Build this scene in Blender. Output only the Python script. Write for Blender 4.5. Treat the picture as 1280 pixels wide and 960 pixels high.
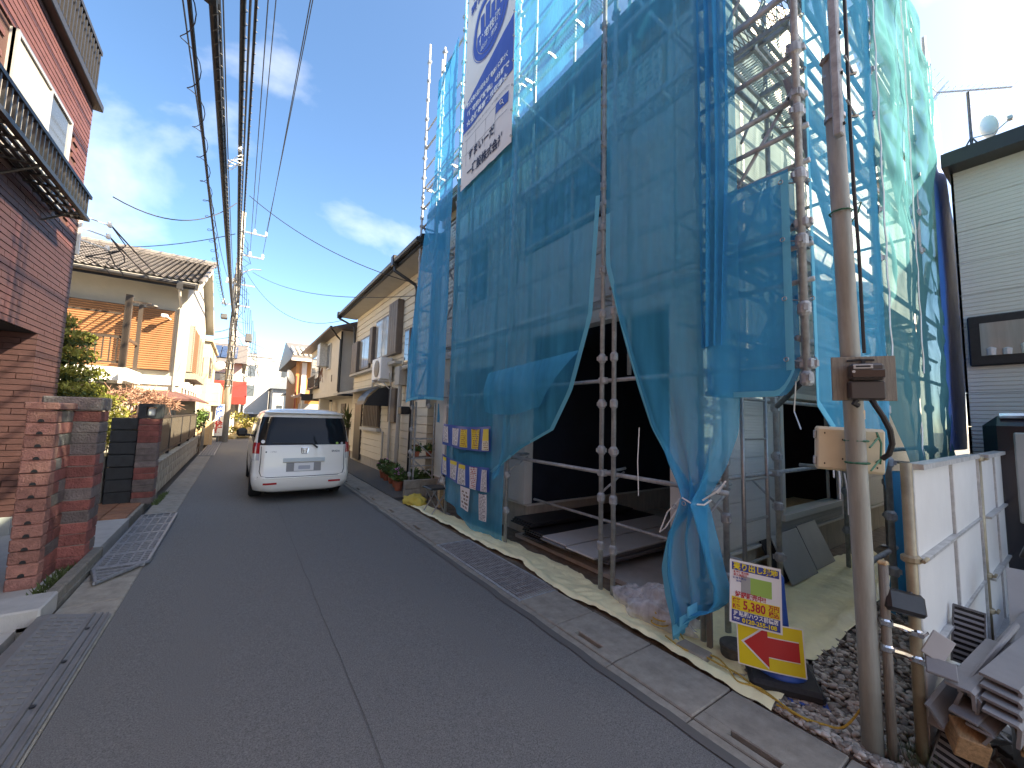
import bpy, math, random
from mathutils import Vector, Matrix, Euler, noise
S = bpy.context.scene
for o in list(bpy.data.objects): bpy.data.objects.remove(o)
C = S.collection
R = math.radians
rnd = random.Random(7)

# ---------------------------------------------------------------- camera
cam_d = bpy.data.cameras.new('camera'); cam = bpy.data.objects.new('camera', cam_d); C.objects.link(cam)
cam_d.sensor_width = 36; cam_d.lens = 495.0/1280*36; cam_d.clip_start = .05; cam_d.clip_end = 2000
cam.matrix_world = Matrix(((0.82289986, -0.0720432, -0.56360057, 0), (-0.56749837, -0.05541169, -0.82150785, 0),
                           (0.027954, 0.9958611, -0.08648267, 1.7), (0, 0, 0, 1)))
S.camera = cam
S.cycles.transparent_max_bounces = 24
S.cycles.max_bounces = 8
S.view_settings.view_transform = 'Standard'; S.view_settings.look = 'None'; S.view_settings.gamma = 1
S.view_settings.exposure = EXPOSURE = 3.12
S.view_settings.use_white_balance = True; S.view_settings.white_balance_temperature = 9000; S.view_settings.white_balance_tint = 10

# ---------------------------------------------------------------- sun and sky
SUN = Vector((.35, -.28, .38)).normalized()
W = bpy.data.worlds.new('World'); S.world = W; W.use_nodes = True
nt = W.node_tree; nt.nodes.clear(); N = nt.nodes.new; L = nt.links.new
sky = N('ShaderNodeTexSky'); sky.sky_type = 'NISHITA'; sky.sun_disc = False
sky.sun_elevation = math.asin(SUN.z); sky.sun_rotation = math.atan2(SUN.x, SUN.y)
sky.air_density = 1.0; sky.air_density = .6; sky.dust_density = .8; sky.ozone_density = 2.4
tc = N('ShaderNodeTexCoord'); mp = N('ShaderNodeMapping'); L(tc.outputs['Generated'], mp.inputs[0])
mp.inputs['Location'].default_value = (5, 2.2, 7); mp.inputs['Rotation'].default_value = (.35, .5, .25); mp.inputs['Scale'].default_value = (1.3, 4.2, 2.2)
cn = N('ShaderNodeTexNoise'); cn.inputs['Scale'].default_value = 1.15; cn.inputs['Detail'].default_value = 9
cn.inputs['Roughness'].default_value = .52; cn.inputs['Distortion'].default_value = .5; L(mp.outputs[0], cn.inputs['Vector'])
cr = N('ShaderNodeValToRGB'); cr.color_ramp.elements[0].position = .51; cr.color_ramp.elements[1].position = 1.0
cr.color_ramp.elements[1].color = (.5, .5, .5, 1); L(cn.outputs['Fac'], cr.inputs[0])
cm = N('ShaderNodeMixRGB'); cm.inputs['Color2'].default_value = (8.5, 8.8, 9.3, 1)
L(cr.outputs[0], cm.inputs['Fac']); L(sky.outputs[0], cm.inputs['Color1'])
hs = N('ShaderNodeHueSaturation'); hs.inputs['Saturation'].default_value = 1.2; L(cm.outputs[0], hs.inputs['Color'])
bg = N('ShaderNodeBackground'); bg.inputs['Strength'].default_value = .074; L(hs.outputs[0], bg.inputs['Color'])
wo = N('ShaderNodeOutputWorld'); L(bg.outputs[0], wo.inputs[0])
sd = bpy.data.lights.new('sun', 'SUN'); so = bpy.data.objects.new('sun', sd); C.objects.link(so)
sd.energy = 3.3; sd.angle = R(.53); sd.color = (1, .95, .88); so.location = SUN*60
so.rotation_euler = SUN.to_track_quat('Z', 'Y').to_euler()

# ---------------------------------------------------------------- materials
def mat(name, col, rough=.7, var=.0, vs=4, bump=0, bs=60, metal=0, spec=.5, stretch=None, col2=None, rand=0, det=6, coords='Object', emit=None):
    m = bpy.data.materials.new(name); m.use_nodes = True; t = m.node_tree; n = t.nodes.new; l = t.links.new
    b = t.nodes['Principled BSDF']; b.inputs['Base Color'].default_value = (*col, 1); b.inputs['Roughness'].default_value = rough
    b.inputs['Metallic'].default_value = metal; b.inputs['Specular IOR Level'].default_value = spec
    co = None
    if var or bump or col2:
        tcn = n('ShaderNodeTexCoord'); mpn = n('ShaderNodeMapping'); l(tcn.outputs[coords], mpn.inputs[0])
        if stretch: mpn.inputs['Scale'].default_value = stretch
    if var or col2:
        nz = n('ShaderNodeTexNoise'); nz.inputs['Scale'].default_value = vs; nz.inputs['Detail'].default_value = det; nz.inputs['Roughness'].default_value = .65
        l(mpn.outputs[0], nz.inputs['Vector'])
        rp = n('ShaderNodeValToRGB'); rp.color_ramp.elements[0].position = .3; rp.color_ramp.elements[1].position = .7
        c2 = col2 if col2 else tuple(min(1, c*(1+var)) for c in col); c1 = col if col2 else tuple(c*(1-var) for c in col)
        rp.color_ramp.elements[0].color = (*c1, 1); rp.color_ramp.elements[1].color = (*c2, 1)
        l(nz.outputs['Fac'], rp.inputs[0]); co = rp.outputs[0]
    if rand:
        oi = n('ShaderNodeObjectInfo'); hv = n('ShaderNodeHueSaturation'); mr = n('ShaderNodeMapRange')
        mr.inputs['To Min'].default_value = 1-rand; mr.inputs['To Max'].default_value = 1+rand
        l(oi.outputs['Random'], mr.inputs['Value']); l(mr.outputs[0], hv.inputs['Value'])
        if co: l(co, hv.inputs['Color'])
        else: hv.inputs['Color'].default_value = (*col, 1)
        co = hv.outputs[0]
    if co: l(co, b.inputs['Base Color'])
    if bump:
        bn = n('ShaderNodeTexNoise'); bn.inputs['Scale'].default_value = bs; bn.inputs['Detail'].default_value = 5; l(mpn.outputs[0], bn.inputs['Vector'])
        bu = n('ShaderNodeBump'); bu.inputs['Strength'].default_value = bump; bu.inputs['Distance'].default_value = .02
        l(bn.outputs['Fac'], bu.inputs['Height']); l(bu.outputs[0], b.inputs['Normal'])
    m['t'] = 1
    return m

def groove(m, axis, period, depth=.5, width=.12, dist=.01):
    """fine grooves pressed into a surface (bump only)"""
    t = m.node_tree; n = t.nodes.new; l = t.links.new; b = t.nodes['Principled BSDF']
    tcn = n('ShaderNodeTexCoord'); sp = n('ShaderNodeSeparateXYZ'); l(tcn.outputs['Object'], sp.inputs[0])
    dv = n('ShaderNodeMath'); dv.operation = 'DIVIDE'; l(sp.outputs['XYZ'.index(axis)], dv.inputs[0]); dv.inputs[1].default_value = period
    fr = n('ShaderNodeMath'); fr.operation = 'FRACT'; l(dv.outputs[0], fr.inputs[0])
    rp = n('ShaderNodeValToRGB'); e = rp.color_ramp.elements; e[0].position = 0; e[0].color = (0, 0, 0, 1); e[1].position = width; e[1].color = (1, 1, 1, 1)
    e2 = rp.color_ramp.elements.new(.999); e2.color = (.8, .8, .8, 1); l(fr.outputs[0], rp.inputs[0])
    bu = n('ShaderNodeBump'); bu.inputs['Strength'].default_value = depth; bu.inputs['Distance'].default_value = dist
    l(rp.outputs[0], bu.inputs['Height'])
    old = b.inputs['Normal'].links
    if old: l(old[0].from_socket, bu.inputs['Normal'])
    l(bu.outputs[0], b.inputs['Normal'])
    return m

def net_mat(name, col, cover, tint=(.86, .95, .97), streak=.07, trans=.20):
    m = bpy.data.materials.new(name); m.use_nodes = True; t = m.node_tree; t.nodes.clear(); n = t.nodes.new; l = t.links.new
    d = n('ShaderNodeBsdfDiffuse'); d.inputs[0].default_value = (*col, 1)
    r = n('ShaderNodeBsdfTranslucent'); r.inputs[0].default_value = (*col, 1)
    mx = n('ShaderNodeMixShader'); mx.inputs[0].default_value = trans; l(d.outputs[0], mx.inputs[1]); l(r.outputs[0], mx.inputs[2])
    tr = n('ShaderNodeBsdfTransparent'); tr.inputs[0].default_value = (*tint, 1)
    tcn = n('ShaderNodeTexCoord'); mpn = n('ShaderNodeMapping'); mpn.inputs['Scale'].default_value = (9, 9, .7); l(tcn.outputs['Object'], mpn.inputs[0])
    nz = n('ShaderNodeTexNoise'); nz.inputs['Scale'].default_value = 1.3; nz.inputs['Detail'].default_value = 5; l(mpn.outputs[0], nz.inputs['Vector'])
    mr = n('ShaderNodeMapRange'); mr.inputs['From Min'].default_value = .3; mr.inputs['From Max'].default_value = .7
    mr.inputs['To Min'].default_value = cover-streak; mr.inputs['To Max'].default_value = min(1, cover+streak); l(nz.outputs['Fac'], mr.inputs['Value'])
    fx = n('ShaderNodeMixShader'); l(mr.outputs[0], fx.inputs[0]); l(tr.outputs[0], fx.inputs[1]); l(mx.outputs[0], fx.inputs[2])
    o = n('ShaderNodeOutputMaterial'); l(fx.outputs[0], o.inputs[0]); return m

def print_mat(name, paper, ink, rows=14, cols=3, band=None):
    """a printed sheet: lines of small print on paper, UV mapped"""
    m = bpy.data.materials.new(name); m.use_nodes = True; t = m.node_tree; n = t.nodes.new; l = t.links.new; b = t.nodes['Principled BSDF']
    tcn = n('ShaderNodeTexCoord'); nz = n('ShaderNodeTexNoise'); mpn = n('ShaderNodeMapping'); mpn.inputs['Scale'].default_value = (cols*5, rows*.5, 1)
    l(tcn.outputs['UV'], mpn.inputs[0]); l(mpn.outputs[0], nz.inputs['Vector']); nz.inputs['Scale'].default_value = 1; nz.inputs['Detail'].default_value = 2
    sp = n('ShaderNodeSeparateXYZ'); l(tcn.outputs['UV'], sp.inputs[0])
    mu = n('ShaderNodeMath'); mu.operation = 'MULTIPLY'; mu.inputs[1].default_value = rows; l(sp.outputs[1], mu.inputs[0])
    fr = n('ShaderNodeMath'); fr.operation = 'FRACT'; l(mu.outputs[0], fr.inputs[0])
    g1 = n('ShaderNodeMath'); g1.operation = 'GREATER_THAN'; g1.inputs[1].default_value = .45; l(fr.outputs[0], g1.inputs[0])
    g2 = n('ShaderNodeMath'); g2.operation = 'GREATER_THAN'; g2.inputs[1].default_value = .47; l(nz.outputs['Fac'], g2.inputs[0])
    an = n('ShaderNodeMath'); an.operation = 'MULTIPLY'; l(g1.outputs[0], an.inputs[0]); l(g2.outputs[0], an.inputs[1])
    # margins
    ab = n('ShaderNodeMath'); ab.operation = 'SUBTRACT'; ab.inputs[1].default_value = .5; l(sp.outputs[0], ab.inputs[0])
    a2 = n('ShaderNodeMath'); a2.operation = 'ABSOLUTE'; l(ab.outputs[0], a2.inputs[0])
    lt = n('ShaderNodeMath'); lt.operation = 'LESS_THAN'; lt.inputs[1].default_value = .4; l(a2.outputs[0], lt.inputs[0])
    a3 = n('ShaderNodeMath'); a3.operation = 'MULTIPLY'; l(an.outputs[0], a3.inputs[0]); l(lt.outputs[0], a3.inputs[1])
    mx = n('ShaderNodeMixRGB'); mx.inputs[1].default_value = (*paper, 1); mx.inputs[2].default_value = (*ink, 1); l(a3.outputs[0], mx.inputs[0])
    out = mx.outputs[0]
    if band:
        gt = n('ShaderNodeMath'); gt.operation = 'GREATER_THAN'; gt.inputs[1].default_value = band[1]; l(sp.outputs[1], gt.inputs[0])
        m2 = n('ShaderNodeMixRGB'); l(gt.outputs[0], m2.inputs[0]); l(out, m2.inputs[1]); m2.inputs[2].default_value = (*band[0], 1); out = m2.outputs[0]
    l(out, b.inputs['Base Color']); b.inputs['Roughness'].default_value = .5
    return m

M = {}
def dm(k, *a, **kw): M[k] = mat(k, *a, **kw); return M[k]
dm('asphalt', (.092, .091, .087), .82, col2=(.25, .246, .234), vs=150, bump=.5, bs=260, det=2)
dm('asphalt_old', (.105, .10, .092), .85, var=.3, vs=120, bump=.5, bs=260)
dm('concrete', (.30, .27, .225), .85, var=.25, vs=9, bump=.35, bs=160, rand=.08)
dm('concrete_light', (.42, .41, .39), .85, var=.12, vs=6, bump=.2, bs=120)
dm('concrete_dark', (.2, .18, .15), .9, var=.3, vs=11, bump=.45, bs=200, rand=.1)
dm('foundation', (.42, .38, .32), .85, var=.2, vs=3, bump=.2, bs=60, stretch=(4, 4, .8))
dm('soil', (.16, .12, .085), .95, var=.4, vs=7, bump=.9, bs=45)
dm('gravel_base', (.2, .18, .16), .95, var=.5, vs=40, bump=.9, bs=60)
for i, c in enumerate([(.46, .42, .36), (.33, .295, .25), (.58, .53, .46), (.22, .195, .165)]): dm('pebble%d' % i, c, .8, var=.2, vs=30)
dm('plastic_sheet', (.93, .83, .50), .5, var=.10, vs=5, bump=.8, bs=11, spec=.5)
dm('steel', (.48, .49, .49), .42, metal=.4, var=.25, vs=18, bump=.15, bs=60)
dm('steel_dirty', (.35, .37, .38), .5, metal=.2, var=.3, vs=14, bump=.2, bs=50)
dm('steel_dark', (.12, .12, .12), .5, metal=.6, var=.3, vs=20)
dm('galv', (.36, .36, .36), .4, metal=.7, var=.15, vs=30)
dm('black', (.018, .018, .02), .45, var=.3, vs=20)
dm('black_matte', (.02, .02, .021), .85)
dm('rubber', (.022, .022, .023), .75, var=.3, vs=40)
dm('white_paint', (.8, .8, .77), .4, var=.04, vs=8)
dm('cream_plastic', (.60, .53, .38), .45, var=.08, vs=4)
dm('gutter_black', (.025, .024, .024), .4)
dm('glass_dark', (.015, .018, .02), .04, spec=.9)
dm('glass_sky', (.05, .06, .07), .05, spec=1)
dm('curtain_glass', (.30, .29, .26), .08, var=.15, vs=3, spec=.8, stretch=(5, 5, .3))
dm('alu', (.5, .5, .49), .35, metal=.6)
dm('bronze', (.07, .055, .045), .4, metal=.3)
dm('pole_conc', (.42, .38, .33), .85, var=.15, vs=9, bump=.2, bs=60, stretch=(1, 1, .4))
dm('pole_paint', (.29, .29, .255), .6, var=.2, vs=7, bump=.08, bs=30, stretch=(3, 3, .4))
dm('wood', (.42, .26, .13), .7, var=.35, vs=6, stretch=(1, 14, 14), bump=.2, bs=20)
dm('wood_pale', (.52, .36, .2), .7, var=.25, vs=5, stretch=(1, 14, 14))
dm('wood_grey', (.21, .19, .16), .8, var=.3, vs=8, stretch=(16, 16, 1), bump=.3, bs=30)
dm('cable', (.012, .012, .013), .6)
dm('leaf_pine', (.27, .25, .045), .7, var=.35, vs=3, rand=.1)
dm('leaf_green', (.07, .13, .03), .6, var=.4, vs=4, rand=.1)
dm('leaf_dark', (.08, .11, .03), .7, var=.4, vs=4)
dm('bark', (.13, .09, .06), .9, var=.3, vs=20)
dm('twig', (.24, .13, .09), .9, var=.3, vs=9)
dm('blue_plastic', (.02, .10, .42), .4)
dm('tarp_blue', (.02, .17, .55), .5, var=.12, vs=6, bump=.3, bs=12)
dm('yellow', (.80, .62, .02), .5); dm('red', (.55, .02, .02), .5); dm('navy', (.02, .045, .28), .5); dm('banner_blue', (.03, .09, .38), .6)
dm('paper', (.8, .8, .79), .5); dm('ink', (.02, .02, .05), .6); dm('ink_red', (.5, .015, .03), .6); dm('photo_green', (.3, .5, .09), .5); dm('photo_grey', (.33, .34, .33), .5)
dm('terracotta', (.42, .13, .07), .8, var=.2, vs=10)
dm('flower', (.55, .2, .5), .7); dm('flower_white', (.8, .78, .7), .7)
M['net'] = net_mat('net', (.05, .46, .74), .52, tint=(.76, .93, .97))
M['net_deep'] = net_mat('net_deep', (.03, .38, .68), .72)
M['net_hem'] = net_mat('net_hem', (.14, .55, .72), .88, streak=.05)
M['net_sun'] = net_mat('net_sun', (.09, .29, .33), .83, tint=(.62, .84, .86), streak=.08, trans=.4)  # same mesh net, with the sunlit teal put into its colour
M['clear_plastic'] = net_mat('clear_plastic', (.88, .88, .88), .46, (.92, .92, .93), .25)

# ---------------------------------------------------------------- mesh helpers
class MB:
    def __init__(s): s.v = []; s.f = []; s.mi = []; s.cur = 0; s.uv = {}
    def add(s, vs, fs):
        o = len(s.v); s.v += [tuple(p) for p in vs]; s.f += [tuple(i+o for i in f) for f in fs]; s.mi += [s.cur]*len(fs)
    def box(s, x0, x1, y0, y1, z0, z1, Mx=None):
        vs = [(x, y, z) for z in (z0, z1) for y in (y0, y1) for x in (x0, x1)]
        if Mx: vs = [Mx @ Vector(p) for p in vs]
        s.add(vs, [(0, 2, 3, 1), (4, 5, 7, 6), (0, 1, 5, 4), (2, 6, 7, 3), (0, 4, 6, 2), (1, 3, 7, 5)]); return s
    def bbox(s, x0, x1, y0, y1, z0, z1, b=.01, Mx=None, jit=0, rr=None):
        c = [(x0+x1)/2, (y0+y1)/2, (z0+z1)/2]; h = [(x1-x0)/2, (y1-y0)/2, (z1-z0)/2]
        vs = []; idx = {}
        for sx in (-1, 1):
            for sy in (-1, 1):
                for sz in (-1, 1):
                    sg = (sx, sy, sz)
                    for a in range(3):
                        p = [c[i]+sg[i]*(h[i]-(0 if i == a else b)) for i in range(3)]
                        if jit: p = [q+rr.uniform(-jit, jit) for q in p]
                        idx[sg+(a,)] = len(vs); vs.append(p)
        fs = []
        for a in range(3):
            u, w = (a+1) % 3, (a+2) % 3
            for sa in (-1, 1):
                q = []
                for su, sw in ((-1, -1), (1, -1), (1, 1), (-1, 1)):
                    g = [0]*3; g[a] = sa; g[u] = su; g[w] = sw; q.append(idx[tuple(g)+(a,)])
                fs.append(q if sa > 0 else q[::-1])
        for a in range(3):
            u, w = (a+1) % 3, (a+2) % 3
            for su in (-1, 1):
                for sw in (-1, 1):
                    g0 = [0]*3; g0[a] = -1; g0[u] = su; g0[w] = sw; g1 = list(g0); g1[a] = 1
                    fs.append([idx[tuple(g0)+(u,)], idx[tuple(g1)+(u,)], idx[tuple(g1)+(w,)], idx[tuple(g0)+(w,)]])
        for sx in (-1, 1):
            for sy in (-1, 1):
                for sz in (-1, 1): fs.append([idx[(sx, sy, sz, a)] for a in range(3)])
        if Mx: vs = [Mx @ Vector(p) for p in vs]
        s.add(vs, fs); return s
    def tube(s, p0, p1, r, n=8, r1=None): return s.ptube([p0, p1], [r, r if r1 is None else r1], n)
    def ptube(s, pts, r, n=6, cap=True):
        pts = [Vector(p) for p in pts]; k = len(pts); rs = r if isinstance(r, (list, tuple)) else [r]*k
        vs = []; fs = []; up = None
        for i, p in enumerate(pts):
            d = (pts[min(i+1, k-1)]-pts[max(i-1, 0)]); d = d.normalized() if d.length > 1e-9 else Vector((0, 0, 1))
            if up is None: up = Vector((1, 0, 0)) if abs(d.x) < .8 else Vector((0, 1, 0))
            a = (up-d*up.dot(d)).normalized(); b = d.cross(a); up = a
            for j in range(n):
                t = 2*math.pi*j/n; vs.append(p+(a*math.cos(t)+b*math.sin(t))*rs[i])
        for i in range(k-1):
            for j in range(n): fs.append((i*n+j, i*n+(j+1) % n, (i+1)*n+(j+1) % n, (i+1)*n+j))
        if cap: fs.append(tuple(range(n))[::-1]); fs.append(tuple((k-1)*n+j for j in range(n)))
        s.add(vs, fs); return s
    def grid(s, fn, nu, nv, uv=False):
        o = len(s.v); s.v += [tuple(fn(i/nu, j/nv)) for j in range(nv+1) for i in range(nu+1)]
        if uv:
            for j in range(nv+1):
                for i in range(nu+1): s.uv[o+j*(nu+1)+i] = (i/nu, 1-j/nv)
        w = nu+1
        for j in range(nv):
            for i in range(nu): s.f.append((o+j*w+i, o+j*w+i+1, o+(j+1)*w+i+1, o+(j+1)*w+i)); s.mi.append(s.cur)
        return s
    def prism(s, poly, fn, d0, d1):
        """poly of (a,b); fn(a,b,d)->xyz ; extruded from d0 to d1"""
        k = len(poly); s.add([fn(a, b, d0) for a, b in poly]+[fn(a, b, d1) for a, b in poly],
              [tuple(range(k))[::-1], tuple(range(k, 2*k))]+[(i, (i+1) % k, k+(i+1) % k, k+i) for i in range(k)]); return s
    def lathe(s, prof, c, n=16, Mx=None):
        k = len(prof); vs = []
        for r_, z in prof:
            for j in range(n):
                t = 2*math.pi*j/n; p = Vector((c[0]+r_*math.cos(t), c[1]+r_*math.sin(t), c[2]+z)); vs.append(Mx @ p if Mx else p)
        fs = [(i*n+j, i*n+(j+1) % n, (i+1)*n+(j+1) % n, (i+1)*n+j) for i in range(k-1) for j in range(n)]
        fs += [tuple(range(n))[::-1], tuple((k-1)*n+j for j in range(n))]; s.add(vs, fs); return s
    def mesh(s, name, mats, smooth=False):
        me = bpy.data.meshes.new(name); me.from_pydata(s.v, [], s.f)
        for m in (mats if isinstance(mats, (list, tuple)) else [mats]): me.materials.append(M[m] if isinstance(m, str) else m)
        if any(s.mi): me.polygons.foreach_set('material_index', s.mi)
        if smooth: me.polygons.foreach_set('use_smooth', [True]*len(s.f))
        if s.uv:
            l = me.uv_layers.new(name='UVMap')
            for lp in me.loops: l.data[lp.index].uv = s.uv.get(lp.vertex_index, (0, 0))
        me.update(); return me
    def build(s, name, mats, parent=None, smooth=False, kind=None): return link(name, s.mesh(name, mats, smooth), parent, kind)

def pw(o):
    m = o.matrix_basis.copy(); p = o.parent
    return (pw(p) @ o.matrix_parent_inverse @ m) if p else m
def link(name, me, parent=None, kind=None, Mx=None):
    o = bpy.data.objects.new(name, me); C.objects.link(o)
    if Mx is not None: o.matrix_basis = Mx
    if parent is not None:
        o.parent = parent; o.matrix_parent_inverse = pw(parent).inverted()
    if kind: o['kind'] = kind
    return o
def tag(o, label, cat, group=None):
    o['label'] = label; o['category'] = cat
    if group: o['group'] = group
    return o
def thing(name, label, cat, loc=(0, 0, 0), rz=0, group=None):
    o = bpy.data.objects.new(name, None); C.objects.link(o); o.location = loc; o.rotation_euler = (0, 0, rz); o.empty_display_size = .1
    return tag(o, label, cat, group)
def structure(o): o['kind'] = 'structure'; return o
def copy_tree(o, parent=None):
    c = o.copy(); C.objects.link(c)
    if parent is not None: c.parent = parent
    for ch in o.children: copy_tree(ch, c)
    return c
def box(name, m, x0, x1, y0, y1, z0, z1, parent=None, b=0, kind=None):
    mb = MB(); (mb.bbox(x0, x1, y0, y1, z0, z1, b) if b else mb.box(x0, x1, y0, y1, z0, z1)); return mb.build(name, m, parent, kind=kind)
def TR(loc, rot=(0, 0, 0)): return Matrix.Translation(loc) @ Euler(rot).to_matrix().to_4x4()

def text_mesh(body, size=1.0, align='CENTER', bold=0.0, sx=1.0):
    c = bpy.data.curves.new('lettering', 'FONT'); c.body = body; c.size = size; c.align_x = align; c.align_y = 'CENTER'; c.resolution_u = 2; c.offset = bold
    o = bpy.data.objects.new('lettering', c); C.objects.link(o)
    dg = bpy.context.evaluated_depsgraph_get(); dg.update()
    me = bpy.data.meshes.new_from_object(o.evaluated_get(dg)); bpy.data.objects.remove(o); bpy.data.curves.remove(c)
    return me
def lettering(body, size, m, fn, parent, align='CENTER', bold=0.0, name='lettering', width=None):
    """fn maps flat text coordinates (u right, v up) to a world point"""
    me = text_mesh(body, size, align, bold); me.materials.clear(); me.materials.append(M[m])
    if width:
        xs = [v.co.x for v in me.vertices]; k = width/(max(xs)-min(xs)) if xs else 1
        for v in me.vertices: v.co.x *= k
    for v in me.vertices: v.co = Vector(fn(v.co.x, v.co.y))
    me.update(); return link(name, me, parent)
def interp(tab, t):
    if t <= tab[0][0]: return tab[0][1:]
    for a, b in zip(tab, tab[1:]):
        if t <= b[0]:
            k = (t-a[0])/(b[0]-a[0]); return tuple(p+(q-p)*k for p, q in zip(a[1:], b[1:]))
    return tab[-1][1:]
def fbm(p, s=1): return noise.noise(Vector(p)*s)+.5*noise.noise(Vector(p)*s*2.1)
# ================================================================ GROUND, ROAD, GUTTERS
structure(box('ground', 'asphalt_old', -400, 400, -400, 600, -.6, -.14))
mb = MB(); mb.grid(lambda u, v: (-.72+2.92*u, -14+84*v, .012*math.sin(u*math.pi)), 6, 60)
structure(mb.build('road', 'asphalt', smooth=True))
# the tarred joint along the middle of the lane
mb = MB(); mb.grid(lambda u, v: (.70+.0045*u+.012*fbm((0, v*60, 3)), -3+22*v, .0165), 1, 160)
M['joint_tar'] = mat('joint_tar', (.115, .11, .102), .85)
o = mb.build('road_joint', 'joint_tar'); structure(o)
mb = MB(); mb.grid(lambda u, v: (2.15+.06*u+.02*fbm((u*.1, v*50, 9)), -3+20*v, .008+.004*u), 1, 200)
o = mb.build('road_edge_crack', 'joint_tar'); structure(o)
structure(box('cross_street', 'asphalt_old', -60, 60, 46, 62, -.12, -.004))
# gutters: individual cast blocks
gut = structure(box('gutter', 'concrete_dark', 2.2, 2.76, -6, 26, -.13, -.07))
def slot_block(w0, w1, ln, slot):
    m = MB()
    if slot:
        s0, s1 = w0+.05, w0+.095; a, b = ln*.28, ln*.72
        m.bbox(w0, s0, 0, ln, -.07, 0, .006); m.bbox(s1, w1, 0, ln, -.07, 0, .006)
        m.box(s0-.004, s1+.004, .003, a, -.068, -.0015); m.box(s0-.004, s1+.004, b, ln-.003, -.068, -.0015)
    else: m.bbox(w0, w1, 0, ln, -.07, 0, .008)
    return m.mesh('gutter_block', 'concrete')
gb = [slot_block(.09, .53, .592, k) for k in (0, 1)]; ge = MB().bbox(.01, .08, 0, .592, -.07, -.003, .006).mesh('edge_block', 'concrete')
for i in range(52):
    y = -4+.6*i
    link('edge_block', ge, gut, Mx=TR((2.205, y, .008)))
    if 3.1 < y+.3 < 5.0: continue
    z = .01+rnd.uniform(-.003, .003)
    link('gutter_block', gb[1 if (i % 2 == 0) else 0], gut, Mx=TR((2.2, y, z), (0, rnd.uniform(-.006, .006), rnd.uniform(-.004, .004))))
gl = structure(box('gutter', 'concrete_dark', -1.14, -.72, -6, 30, -.13, -.05))
gbl = MB().bbox(0, .40, 0, .593, -.05, 0, .008).mesh('gutter_block', 'concrete')
for i in range(56): link('gutter_block', gbl, gl, Mx=TR((-1.125, -4+.6*i, .006+rnd.uniform(-.003, .003)), (0, 0, rnd.uniform(-.003, .003))))
kb = structure(box('kerb', 'concrete_dark', -1.24, -1.135, 4.6, 6.35, -.1, .04))
kbm = MB().bbox(0, .09, 0, .595, -.1, .10, .012).mesh('kerb_stone', 'concrete_dark')
for i in range(3): link('kerb_stone', kbm, kb, Mx=TR((-1.235, 4.62+.6*i, .03)))
# steel drain grating, bars as geometry
g = thing('drain_grate', 'rusty steel bar grating let into the gutter beside the yellow sheet', 'drain grate', (2.5, 4.05, 0))
for i in range(15): box('bar', 'steel_dirty', 2.30+.03*i, 2.308+.03*i, 3.12, 4.96, -.03, .012, g)
m = MB()
for i in range(19): m.tube((2.29, 3.15+.1*i, .006), (2.74, 3.15+.1*i, .006), .004, 5)
m.build('cross_rods', 'steel_dirty', g, kind='stuff')
mf = MB(); mf.box(2.275, 2.297, 3.10, 4.98, -.05, .014); mf.box(2.735, 2.757, 3.10, 4.98, -.05, .014); mf.box(2.297, 2.735, 3.10, 3.117, -.05, .013); mf.box(2.297, 2.735, 4.963, 4.98, -.05, .013); mf.build('frame', 'steel_dirty', g)
# left: step ramps and grating laid on the gutter
dm('ramp_grey', (.17, .165, .16), .5, var=.15, vs=8, bump=.1, bs=80, spec=.4)
t = thing('kerb_ramp', 'grey plastic kerb ramp with ribbed top lying nearest the camera', 'kerb ramp', (-.95, 3.2, 0))
def ramp_pt(u): return (-1.14+.40*u, .085*(1-u)+.014)
m = MB()
m.prism([(-1.14, .008), (-.735, .008), (-.735, .022), (-1.08, .10), (-1.14, .10)], lambda a, b, d: (a, d, b), 1.7, 4.62); m.build('ramp_body', 'ramp_grey', t)
m = MB()
for i in range(46):
    for k in range(4):
        x0 = -1.06+.052*k; x1 = x0+.038; z0 = .10-(x0+1.08)*.226; z1 = .10-(x1+1.08)*.226; y = 1.75+.062*i
        m.add([(x0, y, z0), (x1, y, z1), (x1, y+.03, z1), (x0, y+.03, z0), (x0, y, z0+.006), (x1, y, z1+.006), (x1, y+.03, z1+.006), (x0, y+.03, z0+.006)],
              [(4, 5, 6, 7), (0, 1, 5, 4), (1, 2, 6, 5), (2, 3, 7, 6), (3, 0, 4, 7)])
m.build('tread', 'ramp_grey', t, kind='stuff')
m = MB()
for x in (-.845, -.80, -.765):
    z = .10-(x+1.08)*.226; m.box(x, x+.018, 1.7, 4.615, z-.004, z+.012)
m.build('rib', 'ramp_grey', t, kind='stuff')
for i in range(6):
    z = .10-(-.82+1.08)*.226; MB().lathe([(.017, 0), (.017, .006), (.01, .008)], (-.818, 1.95+.48*i, z), 10).build('bolt_hole', 'black', t)
dm('grate_steel', (.30, .31, .33), .45, metal=.6, var=.25, vs=30)
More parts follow.
